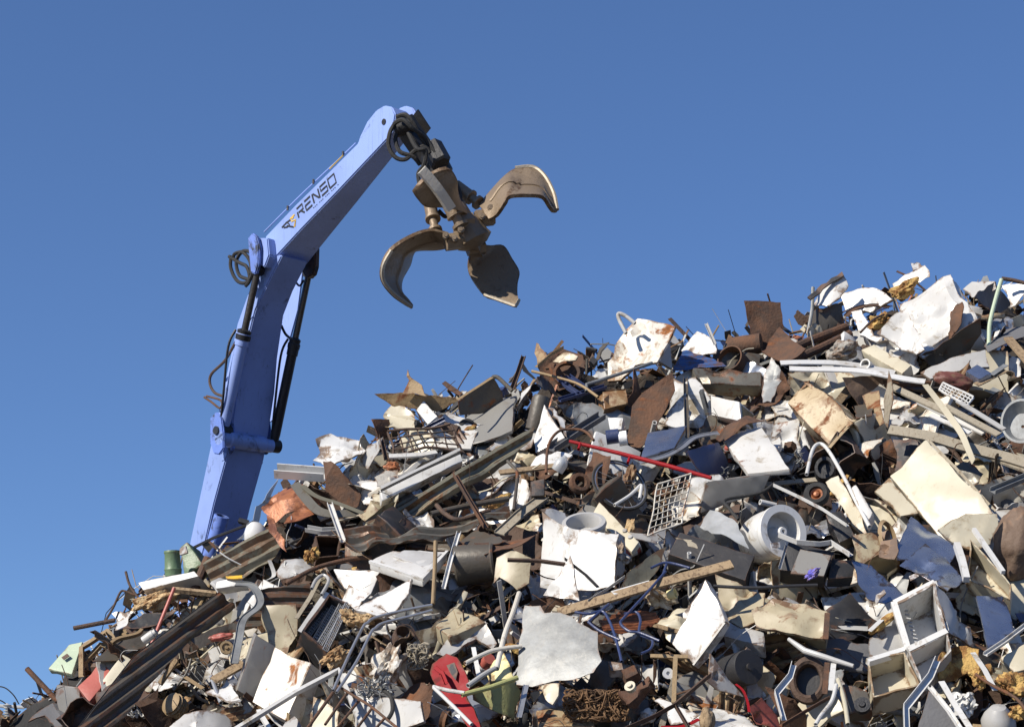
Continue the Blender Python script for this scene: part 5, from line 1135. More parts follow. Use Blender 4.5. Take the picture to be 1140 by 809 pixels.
# tv box
o = BX('television', 'black box with a grey screen tilted below the white round tank', 'black box with grey screen', 'dark', [(878, 602), (930, 614), (918, 640), (868, 634)], (-.1, -.9, .42), .2, d=.6, bev=.012, dent=.008)
sub(o, BR('bracket', None, None, 'lightgrey', [(876, 606), (868, 632)], 3, 'angle', d=.66))
psub(o, 'screen', 'grey', [(891, 611), (925, 618), (917, 641), (880, 638)], n=(-.1, -.9, .42), d=.625, folds=0, dent=0, edge=0)
BR('white_trim', 'white moulded trim along the top of the black screen box', 'white trim on the screen box', 'white', [(868, 594), (888, 602), (912, 604), (926, 602), (948, 616)], 6, 'angle', d=.85)
LP('violet_rag', 'violet plastic rag hanging off the black screen box', 'violet rag', 'violet', (904, 639), (10, 4.5), d=.85, tilt=-35, amp=.6)
BX('dark_case', 'black case wedged right of the grey screen', 'black case by the screen', 'dark', [(924, 620), (952, 622), (950, 642), (922, 644)], (0, -.9, .4), .15, d=.5, bev=.01)
BR('bent_strap', 'white bent bar running from above the tank down to the right', 'white bar above the tank', 'white', [(862, 539), (892, 553), (917, 566), (944, 584)], 4, 'angle', d=.85)
TB('steel_pipe', 'black hose bent over the back of the white round tank', 'black hose by the tank', 'rubber', [(862, 538), (845, 549), (808, 556), (812, 566), (822, 578)], 1.8, d=.75)
# bike-like white frame
o = TB('vehicle_frame', 'white bent tube vehicle frame arching right of the tank', 'white arched frame', 'white', [(898, 528), (905, 500), (914, 494), (924, 504), (940, 532), (952, 556), (968, 586)], 2.1, d=.8)
BX('white_cover', 'rounded white cover on the white arched frame', 'rounded white cover', 'white', [(947, 542), (953, 538), (972, 570), (965, 584)], (-.3, -.8, .5), .12, d=.85, bev=.02, dent=.01)
o = LT('small_tyre', 'small black tyre with a rusty hub inside the arched frame', 'small rusty-hubbed tyre', 'rubber', (909, 550), (-.25, -.9, .3), [(-6, 8), (-6, 13), (-3, 14.5), (1, 14.5), (4, 12), (4, 8), (2, 7.5), (-4, 7.5), (-6, 8)], d=.72, seg=28)
lid(o, 'hub', 'copper', (909, 550), (-.25, -.9, .3), [(-4, 7.6), (1, 7), (0, 5), (-2, 4), (2, 3), (3, .1)], .72, seg=20)
LT('engine_part', 'dark round engine part behind the arched white frame', 'dark round engine part', 'blackgrease', (918, 520), (-.2, -.9, .4), [(-10, .1), (-10, 14), (0, 13), (0, 9), (-5, 8), (-5, .1)], d=.5, seg=24, squash=(.85, 1.1))
BX('engine_block', 'dark finned engine block under the small tyre', 'finned engine block', 'blackgrease', [(918, 572), (938, 568), (952, 596), (934, 604)], (-.2, -.85, .5), .15, d=.45, bev=.01, dent=.03)
PN('plastic_cover', 'cream cracked plastic cover right of the small tyre', 'cream cracked cover', 'cream', [(918, 536), (934, 530), (944, 548), (962, 578), (968, 600), (950, 584), (932, 556)], n=FLt, d=.62, folds=3, famp=.2)
# cream cabinet
o = BX('cream_cabinet', 'big cream cabinet tilted on its corner, right side of the heap', 'big cream cabinet', 'cream', [(1031, 488), (1109, 571), (1050, 604), (990, 529)], (-.45, -.78, .43), .26, d=.7, bev=.015, dent=.035, crush=.02)
sub(o, BR('edge_strip', None, None, 'greywood', [(1033, 489), (1070, 527), (1108, 569)], 3, 'flat', d=.68, n=(-.45, -.78, .43)))
psub(o, 'handle', 'silver', [(1086, 550), (1092, 545), (1090, 552), (1086, 554)], n=FLt, d=.76, th=.03, folds=0)
PN('cream_panel', 'crumpled cream lower panel below the big cream cabinet', 'crumpled cream panel', 'cream', [(1044, 588), (1075, 570), (1110, 571), (1112, 582), (1102, 606), (1080, 612), (1060, 604)], n=(.05, -.95, .2), d=.82, folds=3, famp=.12)
PN('cream_panel', 'cream panel half in shadow at the left of the big cream cabinet', 'shadowed cream panel', 'cream', [(974, 546), (990, 531), (1004, 550), (1022, 571), (1003, 573)], n=(-.2, -.7, .65), d=.55, th=.02, folds=0)
PN('glossy_sheet', 'glossy blue reflective sheet under the big cream cabinet', 'upper glossy blue sheet', 'mirror', [(1015, 575), (1040, 591), (1066, 610), (1058, 628), (1030, 622), (998, 624), (1002, 600)], n=(.12, -.62, .75), d=.5, folds=0, dent=.025)
o = PN('glossy_sheet', 'glossy blue-grey sheet with a small white label, right of the lower blue one', 'glossy sheet with label', 'mirror', [(1030, 605), (1050, 620), (1073, 643), (1054, 658), (1028, 640), (1002, 628)], n=(.05, -.6, .8), d=.62, folds=0, dent=.03)
psub(o, 'label', 'paper', [(1012, 641), (1021, 637), (1023, 641), (1014, 646)], n=(.05, -.6, .8), d=.63, folds=0, dent=0, edge=0)
PN('glossy_sheet', 'deep blue glossy sheet left of the open white fridge', 'deep blue glossy sheet', 'mirror', [(948, 622), (970, 629), (988, 645), (1006, 662), (986, 672), (968, 668), (956, 648)], n=(.18, -.66, .7), d=.55, folds=0, dent=.02)
PN('torn_paper', 'torn white scrap lying on the deep blue glossy sheet', 'scrap on the blue sheet', 'white', [(974, 662), (985, 655), (987, 658), (980, 664), (977, 672), (974, 668)], d=.62, folds=1)
LT('bent_frame', 'tan curved frame piece left of the upper glossy blue sheet', 'tan curved frame', 'tan', (988, 600), (.4, -.85, .3), [(-4, 14), (0, 17), (4, 14), (0, 13), (-4, 14)], d=.5, seg=24, squash=(.7, 1.4))
PN('brown_board', 'small dark brown board below the tan curved frame', 'small dark brown board', 'leather', [(980, 603), (998, 598), (1000, 612), (996, 622), (978, 620)], n=FLt, d=.58, folds=1)
o = BX('drawer', 'cream plastic drawer standing on end right of the glossy sheets', 'cream plastic drawer', 'cream', [(1080, 600), (1127, 650), (1125, 668), (1076, 643)], (-.2, -.85, .5), .2, d=.6, openf='front', wall=.012, bev=0, dent=.015)
sub(o, BR('edge_bar', None, None, 'white', [(1065, 606), (1071, 624), (1076, 645)], 7, 'square', d=.85))
frame_tube('white_bar', 'bright white square bar leaning right of the cream drawer', 'bright white bar', 'white', [(1084, 589), (1100, 612), (1117, 637)], 4.5, .95)
o = LP('suitcase', 'dusty brown leather case at the right edge below the cabinet', 'brown leather case', 'leather', (1130, 604), (24, 40), d=.5, tilt=8, amp=.12)
# fridge open: frame from two openings
fn = norm_of((-.1, -.85, .5))
o = BX('refrigerator', 'open white refrigerator body with ribbed inner wall, lower right', 'open white refrigerator', 'white', [(995, 671), (1040, 648), (1054, 703), (1011, 724)], (-.15, -.85, .5), .34, d=.85, openf='front', wall=.02, bev=0, dent=.012)
for a, b, wd in (((995, 671), (1040, 648), 5), ((995, 671), (1011, 724), 7), ((1040, 648), (1054, 703), 5), ((1011, 724), (1054, 703), 7)):
    sub(o, BR('frame', None, None, 'white', [a, b], wd, 'square', d=.86, n=(-.15, -.85, .5)))
for k in range(9):
    x0, y0 = 1008 + k * 1.5, 679 + k * 4.4
    sub(o, BR('rib', None, None, 'lightgrey', [(x0 - 2, y0), (x0 + 3, y0 + 1)], 1.6, 'square', d=.72, n=(-.15, -.85, .5)))
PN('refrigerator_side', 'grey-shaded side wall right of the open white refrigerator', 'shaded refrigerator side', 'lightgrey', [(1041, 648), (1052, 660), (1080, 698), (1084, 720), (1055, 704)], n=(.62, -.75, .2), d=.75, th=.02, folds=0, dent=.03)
o = BX('freezer_compartment', 'white lower compartment below the open refrigerator', 'white lower compartment', 'white', [(1011, 725), (1054, 704), (1060, 724), (1026, 760)], (-.15, -.85, .5), .22, d=.8, openf='front', wall=.014, bev=0, dent=.012)
o = BX('refrigerator_liner', 'pale greenish cream fridge liner left of the lower compartment', 'pale greenish liner', 'cream', [(966, 736), (1008, 724), (1024, 762), (972, 776)], (-.1, -.8, .6), .2, d=.65, openf='front', wall=.014, bev=0, dent=.025)
sub(o, BR('liner_edge', None, None, 'white', [(966, 737), (1008, 724)], 7, 'square', d=.7))
PN('appliance_panel', 'grey inner wall panel left of the open refrigerator', 'grey inner wall panel', 'lightgrey', [(968, 710), (998, 685), (1010, 720), (990, 730), (968, 734)], n=(.1, -.85, .5), d=.6, folds=0, bend=.15)
LP('foam_strip', 'strip of yellow foam along the grey inner wall panel', 'yellow foam strip', 'foam', (983, 693), (19, 5.5), d=.8, tilt=-38, amp=.25)
BR('flat_bar', 'white metal edge above the yellow foam strip', 'white edge above the foam', 'white', [(968, 702), (996, 676)], 5, 'flat', d=.86)
# foam shell lower right
o = PN('foam_shell', 'hollow mustard foam shell below the open refrigerator', 'hollow mustard foam shell', 'foam', [(1042, 736), (1049, 725), (1062, 719), (1076, 718), (1088, 724), (1084, 745), (1072, 752), (1060, 756), (1044, 760)], n=(.1, -.95, .2), d=.6, th=.03, folds=0, bend=.5, dent=.06)
BR('bent_frame', 'white bent metal frame edging the mustard foam shell', 'white frame of the foam shell', 'white', [(1044, 733), (1036, 752), (1009, 786), (1010, 815)], 7, 'angle', d=.95)
o = BX('grey_door', 'grey flat door with white edging at the bottom right', 'grey door with white edge', 'felt', [(1034, 768), (1052, 782), (1074, 815), (1020, 815)], (-.1, -.9, .4), .08, d=.85, bev=.008, dent=.012)
sub(o, BR('edge_strip', None, None, 'white', [(1035, 764), (1056, 790), (1072, 815)], 5, 'channel', d=.98)); 
BR('white_slat', 'white slat right of the grey flat door', 'slat right of the grey door', 'white', [(1048, 758), (1062, 782), (1080, 810)], 7, 'slat', d=.9)
BX('metal_panel', 'dark grey-blue reflective sheet right of the open refrigerator', 'reflective sheet by the fridge', 'mirror', [(1087, 663), (1117, 663), (1131, 703), (1100, 722)], (.2, -.72, .66), .02, d=.62, bev=.004, dent=.025)
LP('foam_chunk', 'torn yellow foam right of the mustard foam shell', 'torn yellow foam', 'foam', (1092, 752), (11, 13), d=.75, amp=.5)
LP('foam_chunk', 'yellow foam chunk at the right edge near the bottom', 'foam at the right edge', 'foam', (1127, 764), (17, 13), d=.75, tilt=35, amp=.5)
LP('foam_chunk', 'small yellow foam piece at the right edge above the bigger chunk', 'small foam at the right edge', 'foam', (1134, 792), (9, 8), d=.8, amp=.5)
BR('white_slat', 'white slat across the torn yellow foam', 'slat across the foam', 'white', [(1083, 726), (1096, 745), (1108, 768)], 6, 'slat', d=.95)
TB('steel_rod', 'thin rusty rod over the yellow foam at lower right', 'rod over the foam', 'rust', [(1086, 750), (1104, 762), (1130, 776), (1142, 790)], 1.8, d=1.0)
o = BX('refrigerator_shell', 'beige fridge shell edge with foam inside, at the right edge', 'beige shell at the right edge', 'cream', [(1114, 732), (1142, 712), (1144, 745), (1128, 748)], (-.2, -.85, .5), .2, d=.75, bev=.02, dent=.03)
BR('flat_bar', 'white bar above the beige shell at the right edge', 'bar above the beige shell', 'white', [(1097, 728), (1118, 714), (1142, 696)], 6, 'channel', d=.95)
LT('plastic_dome', 'grey dented plastic dome at the bottom right corner', 'grey plastic dome', 'lightgrey', (1112, 803), (-.1, -.5, .86), [(-6, 20), (2, 20), (10, 16), (18, 9), (20, .1)], d=.6, seg=24, dent=.03)
TG('film_shreds', 'white torn foam shreds in the hollow beside the grey door', 'white foam shreds', 'white', (1072, 785), (13, 14), 26, 2.2, d=.5)
# ring, frames lower right
o = LT('tyre', 'dark rusted ring standing in the hollow at lower right', 'dark rusted ring', 'darkrust', (900, 757), (-.2, -.95, .15), [(-10, 17), (-8, 25), (0, 26.5), (5, 25), (7, 20), (5, 17), (-6, 15.5), (-10, 17)], d=.5, seg=36, squash=(.8, 1.05))
lid(o, 'inner_shade_disc', 'dark', (900, 757), (-.2, -.95, .15), [(-8, 17), (-8, .1)], .5, seg=30, squash=(.8, 1.05))  # black disc stands in for the deep shade inside the ring
BR('bent_frame', 'white bent sheet frame left of the dark rusted ring', 'white frame by the ring', 'white', [(884, 738), (880, 752), (865, 770), (869, 785), (873, 799)], 6, 'angle', d=.8)
TB('steel_pipe', 'wide silver pipe above the dark rusted ring', 'wide silver pipe', 'lightgrey', [(878, 711), (896, 724), (918, 731), (950, 741)], 4.4, d=.85, radii=[2.2, 3.6, 3.4, 2.4], smooth=False)
BR('angle_iron', 'rusty angle bar leaning up beside the rusted ring', 'rusty bar by the ring', 'rust', [(869, 806), (896, 790), (922, 775)], 5, 'angle', d=.85)
BR('flat_bar', 'narrow rust strip standing right of the rusted ring', 'rust strip by the ring', 'rust', [(921, 737), (918, 772)], 6, 'flat', d=.8)
BR('flat_bar', 'narrow white strip standing right of the rust strip', 'white strip by the ring', 'white', [(928, 738), (925, 768)], 6, 'flat', d=.8)
TB('bent_tube', 'cream bent tube right of the white strip at lower right', 'cream bent tube', 'cream', [(933, 756), (940, 780), (944, 806)], 2.6, d=.8)
TB('bent_tube', 'white curved tube sweeping to the bottom edge below the rusted ring', 'white curved tube', 'white', [(931, 762), (926, 780), (914, 796), (908, 806)], 2.4, d=.85)
BX('engine_cover', 'greasy dark engine part with pulleys at the bottom right', 'greasy engine part', 'dull', [(936, 757), (966, 768), (972, 790), (942, 795)], (-.1, -.9, .4), .15, d=.5, bev=.015, dent=.05)
LT('pulley_wheel', 'dark pulley on the greasy engine part', 'dark engine pulley', 'blackgrease', (960, 785), (-.2, -.9, .3), [(-4, .1), (-4, 9), (0, 7), (4, 9), (4, 4), (6, 3), (6, .1)], d=.72, seg=22)
BR('bent_strap', 'curved red strip left of the dark hollow below the disc', 'curved red strip', 'red', [(819, 761), (827, 768), (832, 780), (834, 792)], 3, 'flat', d=.75, smooth=True)
PN('metal_panel', 'dark red panel in the hollow below the labelled disc', 'dark red panel', 'brick', [(834, 786), (848, 778), (866, 796), (872, 812), (842, 806)], n=(.5, -.8, .1), d=.3, folds=1)
PN('sheet_scrap', 'white crumpled sheet with a red edge at bottom centre right', 'white sheet with red edge', 'white', [(729, 777), (736, 775), (756, 786), (779, 796), (772, 806), (748, 806)], d=.55, folds=3, famp=.2)
BR('flat_bar', 'red edge strip below the white crumpled sheet at the bottom', 'red edge strip', 'red', [(736, 809), (760, 808), (778, 800)], 5, 'flat', d=.75, smooth=True)
o = BR('steel_post', 'khaki steel post with a crossbar standing right of the cast motor part', 'khaki post with crossbar', 'tan', [(752, 731), (750, 782)], 5, 'square', d=.75, n=CAM)
sub(o, BR('crossbar', None, None, 'tan', [(724, 730), (766, 731)], 4, 'square', d=.75, n=CAM))
BR('angle_iron', 'long rust-brown angle bar bent at the bottom centre', 'long bent angle bar', 'darkrust', [(684, 814), (726, 796), (750, 783), (789, 750)], 6, 'angle', d=.85)
BR('angle_iron', 'dark bar dropping from the foot of the khaki post', 'bar below the khaki post', 'darkrust', [(752, 783), (768, 810)], 5, 'angle', d=.85)
o = BX('motor_casting', 'rusty cast motor bracket at the bottom centre', 'rusty cast bracket', 'rust', [(690, 772), (722, 752), (730, 756), (700, 784)], (-.3, -.7, .65), .1, d=.55, bev=.02, dent=.06, crush=.05)
LT('gear', 'cream toothed gear above the rusty cast bracket', 'cream toothed gear', 'cream', (701, 763), (-.4, -.8, .5), [(-6, .1), (-6, 6), (0, 6.5), (0, 3), (3, 3), (3, .1)], d=.8, seg=14)
LT('pulley_wheel', 'white disc with a dark centre left of the khaki post', 'white disc', 'white', (744, 749), (.2, -.95, .2), [(-3, .1), (-3, 6), (0, 6.4), (0, 2.4), (-2, 2.2), (-2, .1)], d=.8, seg=22)
TG('metal_turnings', 'heap of fine rusty metal turnings under the galvanised sheet', 'fine rusty turnings', 'turnings', (664, 785), (38, 18), 260, .9, d=.25)
LP('wood_stump', 'square brown timber stump at the bottom edge right of centre', 'brown timber stump', 'wood', (787, 802), (9, 15), d=.6, amp=.12)
BX('metal_box', 'rusty block with bolts above the cast bracket', 'rusty block with bolts', 'rust', [(690, 745), (706, 738), (712, 748), (696, 756)], (-.2, -.8, .55), .1, d=.6, bev=.012, dent=.03)
PN('mesh_bed', 'orange rusty mesh inside the blue chair frame', 'orange rusty mesh', 'copper', [(666, 690), (690, 680), (730, 682), (734, 690), (716, 700), (690, 704), (672, 702)], n=(0, -.6, .8), d=.5, folds=1, corr=.008, cpitch=.04, cdir=Vector((1, 0, .2)))
BX('small_box', 'small dirty grey box below the blue chair frame', 'small dirty grey box', 'lightgrey', [(677, 735), (693, 737), (694, 745), (679, 746)], (-.1, -.8, .6), .08, d=.6, bev=.005)
# ---------- upper right
o = BX('appliance_shell', 'huge smooth white crushed appliance shell on the top right ridge', 'huge white shell', 'white', [(999, 334), (1058, 297), (1092, 354), (1018, 399)], (-.4, -.82, .42), .55, d=.5, bev=.12, dent=.05, crush=.04, L=.06)
psub(o, 'crumpled_end', 'white', [(977, 372), (998, 350), (1010, 345), (1022, 372), (1030, 390), (1020, 396), (1004, 388)], n=(-.3, -.8, .2), d=.52, folds=3, famp=.2)
PN('appliance_shell', 'dark sheet standing in for shade below the huge white shell', 'shade sheet under white shell', 'dull', [(1026, 397), (1046, 385), (1064, 372), (1092, 354), (1094, 372), (1080, 390), (1060, 400), (1036, 408)], n=DN, d=.25, folds=2)  # dark sheet stands in for the shade under the shell
PN('appliance_shell', 'white crumpled shell left of the huge white shell', 'crumpled shell at its left', 'white', [(937, 329), (955, 322), (973, 321), (988, 328), (994, 335), (980, 343), (950, 346), (941, 344)], n=FLt, d=.3, folds=3, famp=.15, dent=.05)
PN('appliance_shell', 'white torn flap hanging below the crumpled white shell', 'white hanging flap', 'white', [(946, 346), (958, 344), (966, 360), (974, 374), (990, 378), (976, 382), (958, 372)], n=FLt, d=.35, folds=3)
LP('foam_chunk', 'yellow foam showing between the white ridge shells', 'foam between the white shells', 'foam', (979, 358), (13, 9), d=.45, tilt=-10, amp=.45)
LP('foam_chunk', 'yellow foam strips at the top of the huge white shell', 'foam atop the white shell', 'foam', (1006, 323), (15, 8), d=.3, tilt=-25, amp=.45)
BR('rust_rail', 'rusty curved rail under the crumpled white shell', 'rusty curved rail', 'rust', [(942, 352), (952, 344), (972, 340), (990, 342)], 6, 'lip', d=.5, smooth=True)
for pts in ([(958, 370), (972, 356), (984, 350)],):
    TB('steel_rod', 'thin dark rod across the foam between the white shells', 'rod across the ridge foam', 'darkrust', pts, 1.3, d=.7)
PN('sheet_scrap', 'small white flap standing at the very top of the heap', 'topmost white flap', 'white', [(1011, 293), (1027, 290), (1031, 297), (1016, 303)], n=(-.1, -.95, .2), d=.2, folds=1)
PN('sheet_scrap', 'white folded sheet below the topmost white flap', 'sheet below the top flap', 'white', [(992, 317), (1012, 304), (1029, 296), (1035, 309), (1014, 316), (1000, 324)], n=FLt, d=.22, folds=2)
o = PN('curled_sheet', 'curled white sheet with a dark rim on the right ridge', 'curled white sheet', 'white', [(901, 331), (916, 318), (937, 304), (941, 313), (934, 328), (922, 340), (908, 338)], n=(-.5, -.75, .4), d=.2, folds=0, bend=-.6)
psub(o, 'dark_rim', 'dark', [(899, 331), (914, 316), (937, 302), (939, 306), (916, 321), (903, 333)], n=(-.2, -.85, .45), d=.24, folds=0, th=.02)
BX('dark_case', 'dark grey steel box under the curled white sheet', 'dark box under the curl', 'dull', [(909, 342), (938, 336), (941, 362), (911, 370)], (.2, -.95, .1), .25, d=.15, bev=.015, dent=.03)
TB('steel_post', 'thin grey post standing left of the curled white sheet', 'thin grey ridge post', 'galv', [(905, 320), (904, 345), (899, 372)], 2, d=.2, n=CAM)
TB('steel_tube', 'pale green-blue tube standing bent at the right ridge', 'pale green bent tube', 'green', [(1100, 409), (1101, 380), (1102, 360), (1108, 335), (1115, 311)], 2.4, d=.6, n=CAM)
TB('steel_tube', 'dark tube running off to the right edge from the green tube', 'dark tube at the right ridge', 'darkrust', [(1115, 310), (1128, 312), (1144, 316)], 2.2, d=.45, n=CAM)
PN('sheet_scrap', 'grey-white crumpled sheet right of the huge white shell', 'grey-white crumpled sheet', 'lightgrey', [(1074, 322), (1081, 313), (1106, 312), (1110, 322), (1090, 328), (1084, 330)], n=FLt, d=.3, folds=3, famp=.2)
PN('sheet_scrap', 'dark folded sheet beside the green bent tube', 'dark sheet by the green tube', 'felt', [(1084, 330), (1108, 314), (1126, 340), (1116, 348), (1098, 344)], n=FR, d=.3, folds=2)
PN('sheet_scrap', 'white torn sheet at the right edge of the ridge', 'white sheet at the right ridge', 'white', [(1116, 320), (1142, 316), (1142, 326), (1130, 340), (1124, 342)], n=FLt, d=.35, folds=3, famp=.2)
PN('metal_panel', 'pale grey-green flat panel below the huge white shell', 'pale grey-green panel', 'lightgrey', [(1025, 411), (1060, 398), (1096, 387), (1101, 405), (1070, 412), (1036, 420)], n=(-.2, -.75, .6), d=.55, folds=0, bend=-.12, dent=.015)
LP('vinyl_cushion', 'maroon vinyl cushion below the pale grey-green panel', 'maroon vinyl cushion', 'maroon', (1062, 424), (25, 9), d=.55, tilt=14, amp=.2)
BX('metal_case', 'silver-blue metal case on the maroon cushion', 'silver-blue case', 'mirror', [(1075, 413), (1088, 405), (1104, 415), (1090, 422)], (-.1, -.6, .8), .08, d=.75, bev=.012, dent=.01)
BR('slat', 'pale blue slat right of the silver-blue case', 'pale blue slat', 'galv', [(1104, 417), (1120, 406)], 6, 'slat', d=.75)
BR('slat', 'orange timber slat below the pale blue slat', 'orange timber slat', 'wood', [(1087, 428), (1119, 412)], 8, 'slat', d=.68)
grid_rack('wire_rack', 'small white wire rack below the maroon cushion', 'small white wire rack', 'white', [(1050, 425), (1084, 443), (1074, 454), (1046, 433)], 9, 3, .7, d=.7, n=(-.1, -.7, .65), wob=.03)
for i, (a, b, wd, mm, lab, sh) in enumerate((
    ((1023, 447), (1096, 482), 8, 'white', 'upper bright white siding board in the right slope', 'upper white siding board'),
    ((1036, 462), (1080, 482), 6, 'white', 'short white siding board below the upper bright one', 'short white siding board'),
    ((992, 430), (1060, 462), 9, 'greywood', 'grey siding board in front of the dark hollow at right', 'grey siding board'),
    ((1052, 452), (1112, 484), 8, 'greywood', 'weathered siding board right of the white wire rack', 'weathered siding board'),
    ((1066, 446), (1118, 478), 6, 'lightgrey', 'thin pale siding board above the weathered one', 'thin pale siding board'))):
    BR('siding_board', lab, sh, mm, [a, b], wd, 'plank', d=.55 + .04 * i, up=Vector((-.1, -.7, .7)))
BR('timber_beam', 'long weathered grey beam running to the right edge above the cream cabinet', 'long weathered beam', 'greywood', [(988, 477), (1040, 488), (1083, 498), (1144, 516)], 13, 'plank', d=.66, up=Vector((-.1, -.85, .5)), rough=.03)
BR('timber_beam', 'second pale beam end at the right edge under the long beam', 'pale beam end', 'greywood', [(1080, 500), (1144, 524)], 9, 'plank', d=.6, up=Vector((-.1, -.6, .8)))
BR('steel_rail', 'grey steel rail at the right edge above the leather case', 'grey rail at the right edge', 'galv', [(1105, 546), (1144, 530)], 9, 'channel', d=.85)
o = LT('wash_tub', 'dented bright steel tub at the right edge', 'bright steel tub', 'galv', (1138, 470), (-.3, -.9, .3), [(-12, .1), (-12, 15), (-4, 22), (0, 26), (2, 27), (2, 24), (-3, 20), (-10, 14), (-10, .1)], d=.6, seg=30, squash=(.85, 1), dent=.03)
BR('bent_strap', 'torn cream strip curving over the white siding boards', 'torn cream strip', 'cream', [(1030, 428), (1044, 446), (1056, 462), (1070, 482), (1078, 500), (1084, 514)], 7, 'flat', d=.95, smooth=True, twist=1.2)
PN('timber_board', 'tall splintered board standing in front of the dark hollow at right', 'tall splintered board', 'greywood', [(989, 411), (992, 424), (994, 443), (988, 477), (983, 470), (985, 440)], n=(-.4, -.9, .1), d=.66, th=.02, folds=0)
BX('metal_case', 'white cream-topped case above the beige cabinet', 'white case above the beige cabinet', 'cream', [(958, 389), (973, 383), (1015, 406), (1004, 416)], (-.3, -.6, .75), .1, d=.5, bev=.01, dent=.02)
for a, b, c, lab, sh in (((868, 404), (930, 404), (997, 414), 'long white torn sheet lying level on top of the beige cabinet', 'long white torn sheet'), ((880, 410), (940, 412), (1030, 424), 'second white strip lying under the long torn sheet', 'second white level strip')):
    BR('white_strip', lab, sh, 'white', [a, b, c], 12, 'slat', d=.58, smooth=True, up=Vector((-.1, -.55, .8)), rough=.02)
LP('concrete_lump', 'grey concrete lump on top of the heap left of the white case', 'grey concrete lump', 'stone', (937, 391), (17, 11), d=.4, tilt=-15, amp=.35)
LT('white_tube', 'short white tube with an open end beside the white case', 'short open white tube', 'white', (963, 405), (-.5, -.85, .1), [(-22, 6), (0, 6), (0, 4.5), (-10, 4.3), (-10, .1)], d=.6, seg=20)
PN('cabinet_panel', 'dark brown inner panel in the hollow of the beige cabinet', 'brown panel in the hollow', 'leather', [(938, 420), (984, 418), (984, 470), (962, 462), (948, 440)], n=(.4, -.9, .1), d=.12, folds=0)
PN('board', 'tan torn board edge inside the hollow at right', 'torn board in the hollow', 'tan', [(960, 440), (978, 434), (983, 470), (974, 478), (966, 458)], n=FLt, d=.3, folds=1)
PN('dark_plate', 'dark curved car panel at the right edge of the upper slope', 'dark car panel at the edge', 'felt', [(1094, 380), (1120, 366), (1144, 362), (1144, 372), (1120, 382), (1100, 392)], n=UP, d=.4, folds=0, bend=-.2)
BR('timber_beam', 'brown timber length at the right edge of the upper slope', 'timber at the upper right edge', 'wood', [(1122, 376), (1146, 404)], 10, 'plank', d=.55)
# ================================================================== body of the heap and the pieces between
V, Fc = [], []
NX, NY = 250, 120
for j in range(NY + 1):
    for i in range(NX + 1):
        x = -15 + 30 * i / NX; y = 11.5 + 16 * j / NY
        q = Vector((x, y, 0))
        yr_ = ridge(x)[0]; z = H(x, y) - (.5 - .34 * max(0, 1 - abs(y - yr_ + .1) / .9)) + .22 * noise.noise(q * 1.3) + .16 * noise.noise(q * 3.1) + .1 * noise.noise(q * 7)
        V.append((x, y, max(z, -.05)))
for j in range(NY):
    for i in range(NX):
        a = j * (NX + 1) + i; Fc.append([a, a + 1, a + NX + 2, a + NX + 1])
o = mk('rubble', V, Fc, 'earth', ang=0, origin=(0, 0, 0)); o['kind'] = 'stuff'; o['label'] = 'rusty dirt and crushed scrap inside the heap, darkened for shaded gaps'; o['category'] = 'scrap rubble'

